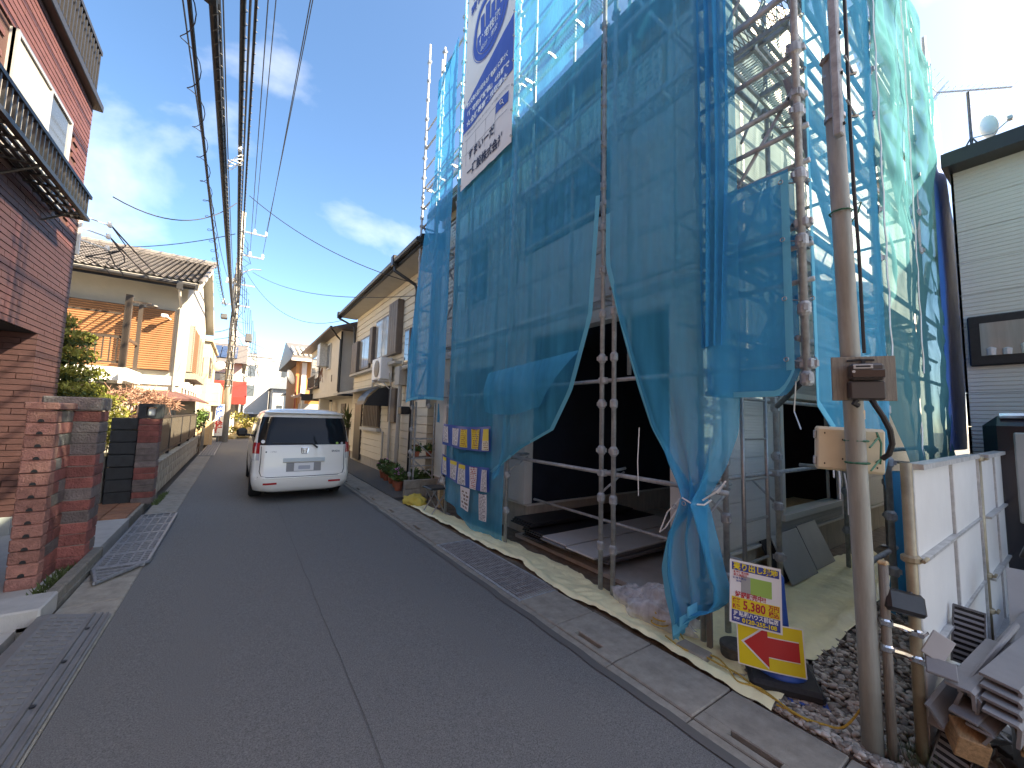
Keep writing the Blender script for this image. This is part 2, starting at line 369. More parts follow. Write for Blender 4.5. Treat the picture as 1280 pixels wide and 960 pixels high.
def grate(name, label, x0, x1, y0, y1, chamfer, pitch):
    t = thing(name, label, 'drain grate', ((x0+x1)/2, (y0+y1)/2, 0))
    m = MB(); m.box(x0, x0+.03, y0+chamfer, y1, .012, .05); m.box(x1-.03, x1, y0+chamfer*1.2, y1-.05, .012, .05); m.box(x0+.03, x1-.03, y1-.03, y1, .012, .05)
    if chamfer: m.tube((x0+.02, y0+chamfer, .035), (x0+.12, y0, .035), .018, 6); m.tube((x1-.015, y0+chamfer*1.2, .035), (x0+.12, y0, .035), .018, 6)
    m.build('frame', 'grate_steel', t)
    n = int((y1-y0-chamfer)/pitch); m = MB()
    for i in range(n+1):
        y = y0+chamfer+i*pitch; m.box(x0+.03, x1-.03, y, y+.018, .014, .046)
        if i % 6 == 0: m.box(x0+.03, x1-.03, y+.018, y+.06, .014, .048)
    for k in range(1, 5): xx = x0+(x1-x0)*k/5; m.box(xx-.008, xx+.008, y0+chamfer, y1-.03, .016, .044)
    for k in range(4):
        a = k/4*chamfer
        if chamfer: m.box(x0+.12-.09*(k/4), x0+.12+(x1-x0-.13)*(k/4)*.83, y0+a, y0+a+.03, .014, .046)
    m.build('bars', 'grate_steel', t, kind='stuff'); return t
grate('drain_grate', 'galvanised steel gutter grating with a clipped corner in front of the driveway', -1.12, -.68, 5.42, 8.42, .42, .075)
grate('drain_grate', 'far steel gutter grating beside the low concrete block wall', -1.08, -.62, 18.5, 27, 0, .16)
# sidewalk beyond the site on the right, forecourts on the left
sw = structure(box('sidewalk', 'asphalt_old', 2.76, 4.6, 8.2, 40, -.13, .006))
structure(box('forecourt', 'concrete_light', -9, -1.245, -8, 8.35, -.13, .03))
dm('tile_brown', (.30, .13, .07), .7, var=.3, vs=9, rand=.25)
pv = structure(box('paving', 'concrete', -3.2, -1.245, 8.352, 10.9, -.13, .02))
tm = MB().bbox(0, .29, 0, .29, -.03, .02, .006).mesh('paving_tile', 'tile_brown')
for i in range(6):
    for j in range(8): link('paving_tile', tm, pv, Mx=TR((-3.08+.3*i, 8.37+.3*j, .022)))
structure(box('garden_soil', 'soil', -9, -1.4, 10.9, 40, -.13, .02))

# ================================================================ BROWN TILED HOUSE (left)
dm('tile_cladding', (.078, .028, .025), .55, var=.22, vs=5, bump=.25, bs=120, stretch=(1, 1, 4), rand=.1)
dm('tile_joint', (.048, .019, .017), .9)
h1 = thing('brown_house', 'three storey house clad in reddish brown tiles at the left edge', 'house', (-2.3, 4, 0))
XW = -2.3
mb = MB()
def wallbox(y0, y1, z0, z1): mb.box(-8, XW-.02, y0, y1, z0, z1)
wallbox(-8, 8.91, 2.68, 6.6); mb.box(-8, -4.2, -8, 7.98, .03, 2.68); mb.box(-8, XW-.02, 8.0, 8.91, .03, 2.68); mb.box(-8, XW-.02, -8, 1.5, .03, 2.68)
mb.build('wall', 'tile_joint', h1)
WIN = (6.35, 8.06, 4.42, 5.76)
mb = MB(); rr = random.Random(3)
def tiles(fn, u0, u1, z0, z1, hole=None):
    n = int(round((z1-z0)/.0775)); ph = (z1-z0)/n
    for r_ in range(n):
        z = z0+r_*ph; u = u0-(r_ % 3)*.15
        while u < u1:
            a, b = max(u, u0), min(u+.443, u1)
            if b-a > .02 and not (hole and b > hole[0] and a < hole[1] and z+ph > hole[2] and z < hole[3]):
                d = .018+rr.uniform(0, .0025)
                mb.add([fn(a+.0008, z+.004, 0), fn(b-.0008, z+.004, 0), fn(b-.0008, z+ph-.005, 0), fn(a+.0008, z+ph-.005, 0),
                        fn(a+.0008, z+.004, d), fn(b-.0008, z+.004, d), fn(b-.0008, z+ph-.005, d-.004), fn(a+.0008, z+ph-.005, d-.004)],
                       [(4, 5, 6, 7), (0, 1, 5, 4), (1, 2, 6, 5), (2, 3, 7, 6), (3, 0, 4, 7)])
            u += .45
fx = lambda u, z, d: (XW-.02+d, u, z)
tiles(fx, 1.0, 8.93, 2.66, 6.55, WIN); tiles(fx, 8.0, 8.93, .25, 2.66)
tiles(lambda u, z, d: (-u, 8.0-d, z), 2.3, 4.2, .25, 2.66)
mb.build('tile_cladding', 'tile_cladding', h1, kind='stuff')
box('foundation', 'concrete_light', -4.2, -2.31, 7.94, 7.995, .03, .25, h1); box('foundation', 'concrete_light', -2.33, -2.285, 8.0, 8.92, .03, .25, h1)
box('soffit', 'black_matte', -4.19, -2.33, 1.52, 7.96, 2.655, 2.675, h1)
w = box('window', 'alu', XW-.06, XW+.025, WIN[0], WIN[1], WIN[2], WIN[3], h1)
ym = (WIN[0]+WIN[1])/2
box('pane', 'curtain_glass', XW-.05, XW+.03, WIN[0]+.05, ym+.08, WIN[2]+.05, WIN[3]-.05, w); box('pane', 'glass_sky', XW-.05, XW+.028, ym+.12, WIN[1]-.05, WIN[2]+.05, WIN[3]-.05, w)
m = MB()
for a, b, c, d in ((WIN[0], WIN[1], WIN[3]-.045, WIN[3]), (WIN[0], WIN[1], WIN[2], WIN[2]+.045)): m.box(XW, XW+.05, a, b, c, d)
for a in (WIN[0], ym+.08, WIN[1]-.045): m.box(XW, XW+.048, a, a+.045, WIN[2]+.045, WIN[3]-.045)
m.build('frame', 'alu', w)
# roof ledge, roof terrace railing, corner of upper eave
box('roof_ledge', 'black', -8, XW+.10, -8, 9.0, 6.55, 6.66, h1, .01)
rail = MB(); rail.box(XW+.0, XW+.05, -8, 8.85, 7.42, 7.48); rail.box(XW+.005, XW+.045, -8, 8.85, 6.74, 6.78); rail.box(-5, XW+.04, 8.80, 8.85, 7.42, 7.479)
rl = rail.build('terrace_railing', 'black', h1)
bm_ = MB().box(-.016, .016, -.016, .016, 6.66, 7.42).mesh('baluster', 'black')
for i in range(56): link('baluster', bm_, rl, Mx=TR((XW+.025, 8.80-.115*i, 0)))
m = MB(); m.box(-6, XW+.10, 2, 7.9, 7.9, 8.0); m.box(-6, XW-.5, 2, 7.6, 6.66, 7.9); m.build('upper_storey', 'tile_cladding', h1)
m = MB(); m.prism([(-6, 8.0), (XW+.16, 8.0), (XW+.16, 8.09), (-6, 8.9)], lambda a, b, d: (a, d, b), 1, 8.1); m.build('eave', 'black', h1)
# flower balcony: rails, balusters and slatted floor
bal = thing('flower_balcony', 'black metal flower balcony under the upper window of the brown tiled house', 'balcony', (XW, 6.6, 4.3))
XO = -1.95; Y0, Y1, ZB, ZT = 4.9, 7.97, 4.33, 4.66
m = MB()
for z, h in ((ZT, .045), (ZB, .05)):
    m.box(XO-.045, XO, Y0, Y1, z, z+h); m.box(XW+.02, XO-.045, Y1-.045, Y1, z, z+h); m.box(XW+.02, XO-.045, Y0, Y0+.045, z, z+h)
m.build('rail', 'black', bal)
b1 = MB().box(-.013, .013, -.013, .013, ZB+.05, ZT).mesh('baluster', 'black')
for i in range(27): link('baluster', b1, bal, Mx=TR((XO-.022, Y0+.12+.109*i, 0)))
for i in range(2): link('baluster', b1, bal, Mx=TR((XO-.13-.1*i, Y1-.022, 0)))
for i in range(4): box('floor_slat', 'black', XW+.06+.075*i, XW+.10+.075*i, Y0+.045, Y1-.045, ZB+.012, ZB+.04, bal)
s1 = MB().box(XW+.02, XO-.045, 0, .03, ZB-.012, ZB+.010).mesh('bearer', 'black')
for i in range(11): link('bearer', s1, bal, Mx=TR((0, Y0+.15+.27*i, 0)))
for y in (Y0+.3, 6.4, Y1-.35): MB().tube((XW, y, ZB-.22), (XO-.04, y, ZB-.01), .012, 6).build('bracket', 'black', bal)
tag(box('flower_box', 'white_paint', XW+.08, XW+.22, 6.4, 7.0, ZB+.045, ZB+.17, b=.01), 'white planter standing on the black flower balcony', 'planter')
# electricity service fittings on the far corner of the house
sv = thing('service_bracket', 'wire service bracket with insulators on the far corner of the brown house', 'wire bracket', (-2.25, 8.95, 4.6))
m = MB(); m.box(-2.5, -2.27, 8.94, 8.98, 4.1, 4.95); m.build('plate', 'white_paint', sv)
m = MB()
for i in range(3): m.tube((-2.3, 8.96, 4.35+.2*i), (-1.98, 9.05, 4.30+.2*i), .012, 5)
m.build('arm', 'steel', sv)
for i in range(3): MB().lathe([(.02, 0), (.035, .02), (.03, .06), (.02, .09)], (-1.98, 9.05, 4.27+.2*i), 8).build('insulator', 'white_paint', sv, True)
m = MB()
for i in range(3):
    pts = [(-1.98, 9.05, 4.33+.2*i)]+[(-1.9+.12*math.sin(t*.9+i), 9.2+.02*t, 4.1+.18*i-.2*math.sin(t*.55)) for t in range(6)]+[(-2.2, 9.0, 4.1)]
    m.ptube(pts, .009, 4)
m.build('loop_wire', 'cable', sv)

# ================================================================ BRICK GATE PIERS
dm('brick_pink', (.36, .16, .125), .9, var=.28, vs=16, bump=.9, bs=70, rand=.22)
dm('brick_red', (.26, .082, .068), .9, var=.35, vs=9, bump=.9, bs=60, rand=.28, col2=None)
dm('brick_grey', (.17, .13, .12), .9, var=.35, vs=9, bump=.9, bs=60, rand=.25)
dm('brick_black', (.028, .03, .033), .7, var=.3, vs=12, bump=.4, bs=60, rand=.15)
dm('mortar', (.22, .19, .165), .95, bump=.4, bs=90)
def bricks(root, x0, x1, y0, y1, z0, n, ph, split, mats, seed, ax='y'):
    r_ = random.Random(seed); vs = [MB().bbox(0, 1, 0, 1, 0, 1, .0, None).v for _ in range(1)]
    for i in range(n):
        z = z0+i*ph; cuts = split(i); prev = None
        for a, b in zip(cuts, cuts[1:]):
            mb = MB()
            if ax == 'y': mb.bbox(x0, x1, a+.002, b-.002, z+.003, z+ph-.002, .008, None, .003, r_)
            else: mb.bbox(a+.002, b-.002, y0, y1, z+.003, z+ph-.002, .008, None, .003, r_)
            mb.build('brick', mats(i, r_), root)
    box('core', 'mortar', x0+.012, x1-.012, y0+.012, y1-.012, 0, z0+n*ph-.02, root)
p1 = thing('brick_gate_pier', 'nearer brick gate pier of pinkish half round notched bricks beside the kerb ramp', 'gate pier', (-1.4, 5.95, 0))
pick = lambda i, r_: r_.choice(['brick_red', 'brick_red', 'brick_grey', 'brick_red', 'brick_grey'])
# near column: end bricks with a drain notch, then stretchers
NP = 14; PH = .1165
r_ = random.Random(5)
for i in range(NP):
    z = .02+i*PH; mb = MB(); mb.bbox(-1.61, -1.415, 5.56, 5.70, z+.003, z+PH-.002, .009, None, .003, r_)
    b = mb.build('brick', 'brick_pink', p1)
    if i: MB().prism([(-.022, 0), (.022, 0), (.018, .018), (.008, .028), (-.008, .028), (-.018, .018)], lambda a, q, d: (-1.512+a, d, z+.009+q), 5.552, 5.60).build('notch', 'black_matte', b)
bricks(p1, -1.605, -1.42, 5.70, 6.06, .02, NP, PH, lambda i: [5.70, 5.87, 6.06] if i % 2 else [5.70, 6.06], pick, 11)
bricks(p1, -1.45, -1.225, 6.06, 6.42, .02, NP, PH, lambda i: [6.06, 6.24, 6.42] if i % 2 else [6.06, 6.42], pick, 12)
mb = MB(); mb.bbox(-1.63, -1.40, 5.54, 6.06, 1.655, 1.73, .014, None, .003, r_); mb.build('cap_stone', 'brick_pink', p1)
mb = MB(); mb.bbox(-1.66, -1.215, 6.045, 6.44, 1.655, 1.80, .014, None, .003, r_); mb.build('cap_stone', 'brick_grey', p1)
k = box('kerb_block', 'concrete_light', -1.80, -1.13, 4.60, 4.98, 0, .16, b=.012); tag(k, 'pale concrete kerb block at the foot of the nearer brick pier', 'kerb block')
p2 = thing('brick_gate_pier', 'farther gate pier of red bricks with black blocks and a lamp niche on top', 'gate pier', (-1.3, 9.75, 0))
bricks(p2, -1.44, -1.15, 9.55, 9.86, .01, 14, .107, lambda i: [-1.44, -1.15], pick, 13, ax='x')
for i in range(7):
    mb = MB(); mb.bbox(-1.80, -1.445, 9.62, 9.9, .02+.215*i, .228+.215*i, .012, None, .003, r_); mb.build('brick', 'brick_black', p2)
m = MB(); m.box(-1.46, -1.14, 9.56, 9.86, 1.52, 1.56); m.box(-1.46, -1.14, 9.56, 9.86, 1.72, 1.78); m.box(-1.46, -1.36, 9.56, 9.86, 1.56, 1.72); m.box(-1.22, -1.14, 9.56, 9.86, 1.56, 1.72); m.build('lamp_niche', 'brick_black', p2)
box('lamp', 'flower_white', -1.345, -1.235, 9.62, 9.78, 1.56, 1.70, p2, .02)
yb = thing('block_wall', 'short grey block wall with a yellow ledge left of the farther brick pier', 'wall', (-2.1, 9.95, 0))
for i in range(4):
    for j in range(4):
        mb = MB(); mb.bbox(-3.05+.305*j, -2.755+.305*j, 9.72, 9.9, .02+.205*i, .222+.205*i, .01, None, .003, r_); mb.build('block', 'concrete_dark', yb)
dm('sandstone', (.52, .40, .20), .85, var=.2, vs=8); box('coping', 'sandstone', -3.1, -1.82, 9.70, 9.92, .845, .90, yb, .01)
# low concrete block wall with dark metal fence
cw = thing('block_wall', 'long low concrete block wall carrying the dark panel fence', 'wall', (-1.28, 14.5, 0))
dm('old_block', (.34, .31, .25), .9, var=.35, vs=5, bump=.4, bs=90, rand=.1)
bmsh = [MB().bbox(-.06, .06, .003, .397, .003, .192, .008, None, .002, r_).mesh('block', 'old_block') for _ in range(3)]
for i in range(3):
    for j in range(28):
        link('block', bmsh[(i+j) % 3], cw, Mx=TR((-1.28, 9.9+.4*j-(.2 if i == 1 else 0), .02+.195*i)))
cpm = MB().bbox(-.075, .075, .003, .797, 0, .05, .008).mesh('coping', 'old_block')
for j in range(14): link('coping', cpm, cw, Mx=TR((-1.28, 9.9+.8*j, .607)))
fc = thing('panel_fence', 'dark brown metal panel fence standing on the low concrete block wall', 'fence', (-1.3, 14, .66))
dm('fence_dark', (.06, .055, .045), .5, var=.2, vs=6, stretch=(1, 8, .5))
pm = MB().bbox(-.012, .012, .002, .092, .78, 1.50, .003).mesh('fence_slat', 'fence_dark')
for j in range(96): link('fence_slat', pm, fc, Mx=TR((-1.31, 10.05+.095*j, 0)))
m = MB(); m.box(-1.335, -1.285, 10.0, 19.3, 1.50, 1.545); m.box(-1.335, -1.285, 10.0, 19.3, .735, .78); m.build('rail', 'black', fc)
for j in range(5): box('post', 'black', -1.34, -1.28, 10.0+2.3*j, 10.05+2.3*j, .655, 1.5, fc)

# ================================================================ CREAM HOUSE WITH ORANGE SHUTTERS
dm('plaster_cream', (.44, .41, .35), .85, var=.06, vs=3, bump=.15, bs=120)
dm('plaster_white', (.52, .50, .45), .85, var=.05, vs=3, bump=.15, bs=120)
dm('shutter_orange', (.25, .115, .05), .5, var=.12, vs=4)
dm('roof_tile', (.115, .105, .10), .5, var=.25, vs=6, rand=.1)
h2 = thing('cream_house', 'cream two storey house with orange shutters and grey tiled roof', 'house', (-4, 14.4, 0))
FY = 14.4; FX = -1.42
box('wall', 'plaster_cream', -9, FX, FY, 21.5, 0, 5.15, h2)
# gable
m = MB(); m.prism([(FY, 5.15), (21.5, 5.15), ((FY+21.5)/2, 6.55)], lambda a, b, d: (d, a, b), -9, FX-.001); m.build('gable', 'plaster_cream', h2)
# roof with rolled tiles running down the near slope
RY0, RZ0, RY1, RZ1 = 13.75, 5.15, 18.0, 6.95; RX0, RX1 = -9.2, -1.15
m = MB(); m.add([(RX0, RY0, RZ0), (RX1, RY0, RZ0), (RX1, RY1, RZ1), (RX0, RY1, RZ1), (RX0, 22.2, RZ0), (RX1, 22.2, RZ0)] +
      [(RX0, RY0, RZ0-.12), (RX1, RY0, RZ0-.12), (RX1, RY1, RZ1-.14), (RX0, RY1, RZ1-.14), (RX0, 22.2, RZ0-.12), (RX1, 22.2, RZ0-.12)],
      [(0, 1, 2, 3), (3, 2, 5, 4), (7, 6, 9, 8), (8, 9, 10, 11), (0, 6, 7, 1), (1, 7, 8, 2), (2, 8, 11, 5), (6, 0, 3, 9), (9, 3, 4, 10), (4, 5, 11, 10)])
rf = m.build('roof', 'plaster_white', h2)
m = MB(); rows = 22
sl = Vector((0, RY1-RY0, RZ1-RZ0)); nrm = Vector((0, -(RZ1-RZ0), RY1-RY0)).normalized()
for r_i in range(rows):
    def fn(u, v, k=r_i):
        x = RX0+(RX1+.04-RX0)*u; t = (k+v*1.06)/rows; p = Vector((x, RY0, RZ0))+sl*t
        w = .5+.5*math.cos(2*math.pi*(x/.13)); return p+nrm*(.012+.042*w**2+.028*(1-v))
    m.grid(fn, 500, 1)
m.build('roof_tiles', 'roof_tile', rf, kind='stuff')
m = MB(); m.ptube([(RX0, RY1, RZ1+.08), (RX1+.05, RY1, RZ1+.08)], .11, 8); m.box(RX0, RX1+.03, RY1-.12, RY1+.12, RZ1-.03, RZ1+.06)
for i in range(28): m.ptube([(RX0+.3*i, RY1, RZ1+.08), (RX0+.3*i+.05, RY1, RZ1+.08)], .125, 8)
m.build('ridge', 'roof_tile', rf)
m = MB(); m.ptube([(RX1+.045, RY0-.02, RZ0+.05), (RX1+.045, RY1, RZ1+.06)], .05, 6); m.build('verge', 'roof_tile', rf)
box('fascia', 'black', RX0, RX1-.01, RY0-.015, RY0+.02, RZ0-.19, RZ0-.01, h2)
m = MB(); m.add([(RX1-.02, RY0, RZ0-.24), (RX1+.012, RY0, RZ0-.24), (RX1+.012, RY1, RZ1-.24), (RX1-.02, RY1, RZ1-.24), (RX1-.02, RY0, RZ0-.0), (RX1+.012, RY0, RZ0), (RX1+.012, RY1, RZ1), (RX1-.02, RY1, RZ1)],
      [(0, 1, 2, 3), (4, 5, 6, 7), (0, 1, 5, 4), (1, 2, 6, 5), (2, 3, 7, 6), (3, 0, 4, 7)]); m.build('bargeboard', 'plaster_cream', h2)
m = MB(); m.ptube([(RX0, RY0-.06, RZ0-.06), (RX1-.06, RY0-.06, RZ0-.09)], .055, 8); m.box(-1.60, -1.47, 13.62, 13.74, 4.9, 5.06); g = m.build('gutter', 'gutter_black', h2)
m = MB(); m.ptube([(-1.535, 13.68, 4.92), (-1.535, 13.8, 4.78), (-1.535, FY-.05, 4.55), (-1.535, FY-.05, .3)], .032, 8); m.build('downpipe', 'plaster_white', h2)
# the sheet of orange roll shutters, horizontal slats each a part
sh = box('shutter_frame', 'bronze', -7.2, -1.63, FY-.10, FY-.002, 2.72, 4.42, h2)
slm = MB(); slm.prism([(0, 0), (.02, .006), (.028, .03), (.02, .052), (0, .058)], lambda a, b, d: (d, -a, b), -7.1, -1.66); slm = slm.mesh('shutter_slat', 'shutter_orange')
for i in range(28): link('shutter_slat', slm, sh, Mx=TR((0, FY-.095, 2.745+.0595*i)))
box('mullion', 'bronze', -4.45, -4.3, FY-.14, FY-.125, 2.72, 4.42, h2)
box('belt_course', 'plaster_white', -9, FX+.02, FY-.04, FY-.003, 2.35, 2.60, h2)
# balcony of the same house: floor, post and railing
bc = thing('timber_balcony', 'white floored balcony with brown post and railing on the cream house', 'balcony', (-4.2, 13.5, 2.4))
box('floor', 'white_paint', -6.5, -3.05, 12.6, FY-.105, 2.32, 2.62, bc); 
for i in range(8): box('joist', 'white_paint', -6.3+.45*i, -6.24+.45*i, 12.5, 12.598, 2.25, 2.50, bc)
box('post', 'bronze', -3.2, -3.08, 12.62, 12.74, 2.62, 4.35, bc); box('post', 'bronze', -3.17, -3.09, 13.9, 13.98, 2.62, 4.4, bc)
m = MB(); m.box(-6.5, -3.2, 12.65, 12.70, 3.30, 3.36); m.box(-6.5, -3.2, 12.655, 12.695, 2.72, 2.76); m.box(-3.16, -3.11, 12.74, 13.9, 3.30, 3.36); rl = m.build('railing', 'bronze', bc)
bm2 = MB().box(-.012, .012, -.012, .012, 2.76, 3.30).mesh('baluster', 'bronze')
for i in range(28): link('baluster', bm2, rl, Mx=TR((-6.45+.118*i, 12.675, 0)))
m = MB(); m.box(-6.4, -3.25, 12.66, 12.69, 3.86, 3.90); m.build('laundry_bar', 'bronze', bc)
m = MB(); m.box(-3.14, -2.75, 12.65, 12.69, 4.18, 4.22); m.build('hanger_arm', 'bronze', bc); MB().lathe([(.06, 0), (.12, .02), (.11, .05), (.03, .07)], (-2.72, 12.67, 4.12), 10).build('lamp', 'black', bc)
bc.location.x += .84
# street-side lattice window and lower shed roof
dm('lattice_wood', (.20, .11, .06), .7, var=.2, vs=6)
lw = box('lattice_window', 'wood_grey', FX, FX+.10, 15.6, 19.3, 2.85, 4.3, h2)
m = MB(); sm = MB().box(FX+.10, FX+.125, 15.6, 17.4, 0, .035).mesh('lattice_slat', 'lattice_wood')
for i in range(24): link('lattice_slat', sm, lw, Mx=TR((0, 0, 2.88+.058*i)))
for y in (15.6, 17.4, 18.4, 19.2): box('mullion', 'wood_grey', FX+.10, FX+.14, y, y+.07, 2.85, 4.3, lw)
box('sill', 'wood_grey', FX, FX+.28, 15.5, 18.9, 2.62, 2.80, h2); box('pane', 'glass_sky', FX+.10, FX+.11, 17.5, 19.2, 2.95, 4.2, lw)
m = MB(); m.add([(-1.9, 13.7, 1.98), (-1.0, 13.7, 1.98), (-1.0, 20, 1.98), (-1.5, FY, 2.2), (-1.9, FY-.005, 2.2), (-1.415, 20, 2.2), (-1.9, 13.7, 1.92), (-1.0, 13.7, 1.92), (-1.0, 20, 1.92)],
       [(0, 1, 3, 4), (1, 2, 5, 3), (0, 6, 7, 1), (1, 7, 8, 2)])
dm('shed_roof', (.09, .04, .038), .6, var=.2, vs=6); m.build('lower_roof', 'shed_roof', h2)
for i in range(6): box('eave_block', 'white_paint', FX-.005, FX+.16, 15.0+.9*i, 15.3+.9*i, 2.32, 2.48, h2)
m = MB()
for i in range(12): m.box(-2.55+.1*i, -2.53+.1*i, 13.0, 13.02, 1.0, 1.9)
m.box(-2.6, -1.4, 12.99, 13.03, 1.88, 1.92); m.build('porch_lattice', 'bronze', h2)
ca = thing('wire_bracket', 'white wire bracket with two lamps on the corner of the cream house', 'wire bracket', (-1.6, 14.3, 4.2))
m = MB(); m.tube((-1.7, 14.4, 4.15), (-1.8, 14.05, 4.2), .02, 6); m.bbox(-1.9, -1.75, 13.95, 14.1, 4.15, 4.24, .02); m.build('arm', 'white_paint', ca)
# ================================================================ PLANTS ON THE LEFT
def leaves(mb, c, rad, n, size, r_, flat=1.0, up=.5):
    for _ in range(n):
        while True:
            p = Vector((r_.uniform(-1, 1), r_.uniform(-1, 1), r_.uniform(-1, 1)))
            if .25 < p.length < 1: break
        p = Vector((p.x*rad[0], p.y*rad[1], p.z*rad[2]*flat))+Vector(c)
        a = Vector((r_.gauss(0, 1), r_.gauss(0, 1), r_.gauss(0, .5)+up)).normalized(); b = a.cross(Vector((r_.gauss(0, 1), r_.gauss(0, 1), r_.gauss(0, 1)))).normalized()
        s = size*r_.uniform(.6, 1.3); w = s*.33
        mb.add([p-b*w, p+a*s*.6-b*w*.7, p+a*s*1.1, p+a*s*.6+b*w*.7, p+b*w], [(0, 1, 2, 3, 4)])
r_ = random.Random(21)
pt = thing('pine_tree', 'cloud pruned green pine tree behind the nearer brick pier', 'tree', (-2.75, 10.6, 0))
m = MB(); m.ptube([(-2.75, 10.6, 0), (-2.72, 10.6, 1.2), (-2.82, 10.55, 2.2), (-2.72, 10.6, 3.1)], [.09, .07, .05, .02], 7)
pads = [(-2.78, 10.5, 3.22, .24), (-2.62, 10.45, 2.92, .36), (-2.92, 10.6, 2.86, .36), (-2.60, 10.4, 2.60, .42), (-3.0, 10.5, 2.55, .4), (-2.55, 10.5, 2.28, .5), (-2.95, 10.3, 2.25, .5), (-2.52, 10.4, 1.98, .5), (-3.05, 10.4, 1.9, .5), (-2.35, 10.5, 1.82, .42)]
for x, y, z, q in pads: m.ptube([(-2.76, 10.6, z-.2), (x, y, z-.05)], [.03, .01], 5)
m.build('trunk', 'bark', pt)
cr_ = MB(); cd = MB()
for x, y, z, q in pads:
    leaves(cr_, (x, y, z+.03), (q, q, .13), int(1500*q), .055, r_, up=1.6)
    leaves(cd, (x, y, z-.06), (q*.95, q*.95, .09), int(700*q), .055, r_, up=-.3)  # underside needles get a darker material: pad shade put into the colour
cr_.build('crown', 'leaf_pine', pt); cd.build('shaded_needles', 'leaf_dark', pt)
def bush(name, label, cat, c, rad, n, size, m_, stem=True, seed=1, group=None):
    q = random.Random(seed); t = thing(name, label, cat, (c[0], c[1], 0), 0, group); mb = MB()
    for k in range(7):
        cc = Vector(c)+Vector((q.uniform(-.5, .5)*rad[0], q.uniform(-.5, .5)*rad[1], q.uniform(-.5, .5)*rad[2])); leaves(mb, cc, [a*.62 for a in rad], n//7, size, q)
    mb.build('foliage', m_, t)
    if stem:
        mb = MB()
        for k in range(5): mb.ptube([(c[0]+q.uniform(-.1, .1), c[1]+q.uniform(-.1, .1), 0), (c[0]+q.uniform(-.6, .6)*rad[0], c[1]+q.uniform(-.5, .5)*rad[1], c[2])], [.015, .006], 5)
        mb.build('stem', 'bark', t)
    return t
bush('garden_shrub', 'bright green clipped shrub at the foot of the pine tree', 'shrub', (-2.75, 9.9, 1.62), (.5, .35, .22), 1500, .05, 'leaf_green', seed=3)
bush('garden_shrub', 'pale leaved shrub left of the farther brick pier', 'shrub', (-2.1, 11.3, 1.2), (.42, .4, .75), 1600, .06, 'leaf_pine', seed=4)
bush('garden_shrub', 'small green bush growing over the far end of the dark panel fence', 'shrub', (-1.2, 19.6, 1.15), (.25, .35, .6), 900, .07, 'leaf_green', seed=5)
bs = thing('bare_shrub', 'leafless reddish shrub with a dome of tangled twigs before the cream house', 'shrub', (-1.95, 12.4, 0))
m = MB(); tw = MB()
for k in range(5): m.ptube([(-1.95+.05*k, 12.4, 0), (-2.0+.1*k, 12.4+.05*k, .9), (-2.2+.16*k, 12.3+.06*k, 1.6)], [.03, .022, .014], 6)
for k in range(900):
    a = r_.uniform(0, 6.28); rr_ = r_.uniform(.1, 1)**.6; z = 1.78+.42*(1-rr_**2)*r_.uniform(.3, 1)
    p = Vector((-1.95+.72*rr_*math.cos(a), 12.4+.65*rr_*math.sin(a), z)); d = Vector((r_.gauss(0, 1), r_.gauss(0, 1), r_.gauss(0, .6))).normalized()*r_.uniform(.08, .28)
    e = Vector((r_.gauss(0, 1), r_.gauss(0, 1), r_.gauss(0, .5))).normalized()*.12
    tw.ptube([p, p+d*.5, p+d+e*.5], [.009, .007, .004], 3)
for k in range(40):
    a = r_.uniform(0, 6.28); m.ptube([(-1.9+.1*math.cos(a), 12.4, r_.uniform(1.0, 1.5)), (-1.95+.5*math.cos(a), 12.4+.5*math.sin(a), r_.uniform(1.6, 2.0))], [.01, .005], 4)
m.build('branch', 'twig', bs); tw.build('twigs', 'twig', bs, kind='stuff')
# weeds by the kerb stones
gr_ = MB(); q = random.Random(8)
for _ in range(420):
    x = q.uniform(-1.38, -1.245); y = q.uniform(5.05, 6.3); h = q.uniform(.03, .09); a = q.uniform(0, 6.28); dx, dy = math.cos(a)*.012, math.sin(a)*.012
    gr_.add([(x-dx, y-dy, .02), (x+dx, y+dy, .02), (x+q.uniform(-.05, .05), y+q.uniform(-.05, .05), .02+h)], [(0, 1, 2)])
for _ in range(160):
    x = q.uniform(-1.13, -1.05); y = q.uniform(9.4, 10.6); h = q.uniform(.03, .08); gr_.add([(x-.01, y, .0), (x+.01, y, .0), (x+q.uniform(-.05, .05), y+q.uniform(-.05, .05), h)], [(0, 1, 2)])
gr_.build('weeds', 'leaf_dark', kind='stuff')
for nm, a, b in (('planter_soil', -1.42, 0),): structure(box(nm, 'soil', -1.415, -1.242, 4.9, 6.03, -.05, .028))

# ================================================================ UTILITY POLE AND WIRES
up_ = thing('utility_pole', 'tall pale concrete utility pole wrapped in cables beside the warning sign', 'utility pole', (-.56, 26.5, 0))
PX, PY = -.56, 26.5; PT = 12.9
MB().tube((PX, PY, 0), (PX, PY, PT), .21, 12, .11).build('pole', 'pole_conc', up_, True)
def arm(z, x0, x1): return box('crossarm', 'galv', x0, x1, PY-.16, PY-.09, z-.04, z+.04, up_)
arms = [(11.75, -.6, .62), (10.4, -.6, .56), (8.7, -1.1, .25), (7.5, -1.2, .1)]
for z, a, b in arms: arm(z, a, b)
def insul(p, parent): MB().lathe([(.05, 0), (.08, .05), (.045, .10), (.07, .16), (.03, .24)], p, 8).build('insulator', 'white_paint', parent, True)
for x, z in ((.58, 11.79), (.02, 11.79), (.5, 10.44), (-.1, 10.44), (-1.0, 8.74), (-.75, 8.74), (-1.1, 7.54)): insul((x, PY-.125, z), up_)
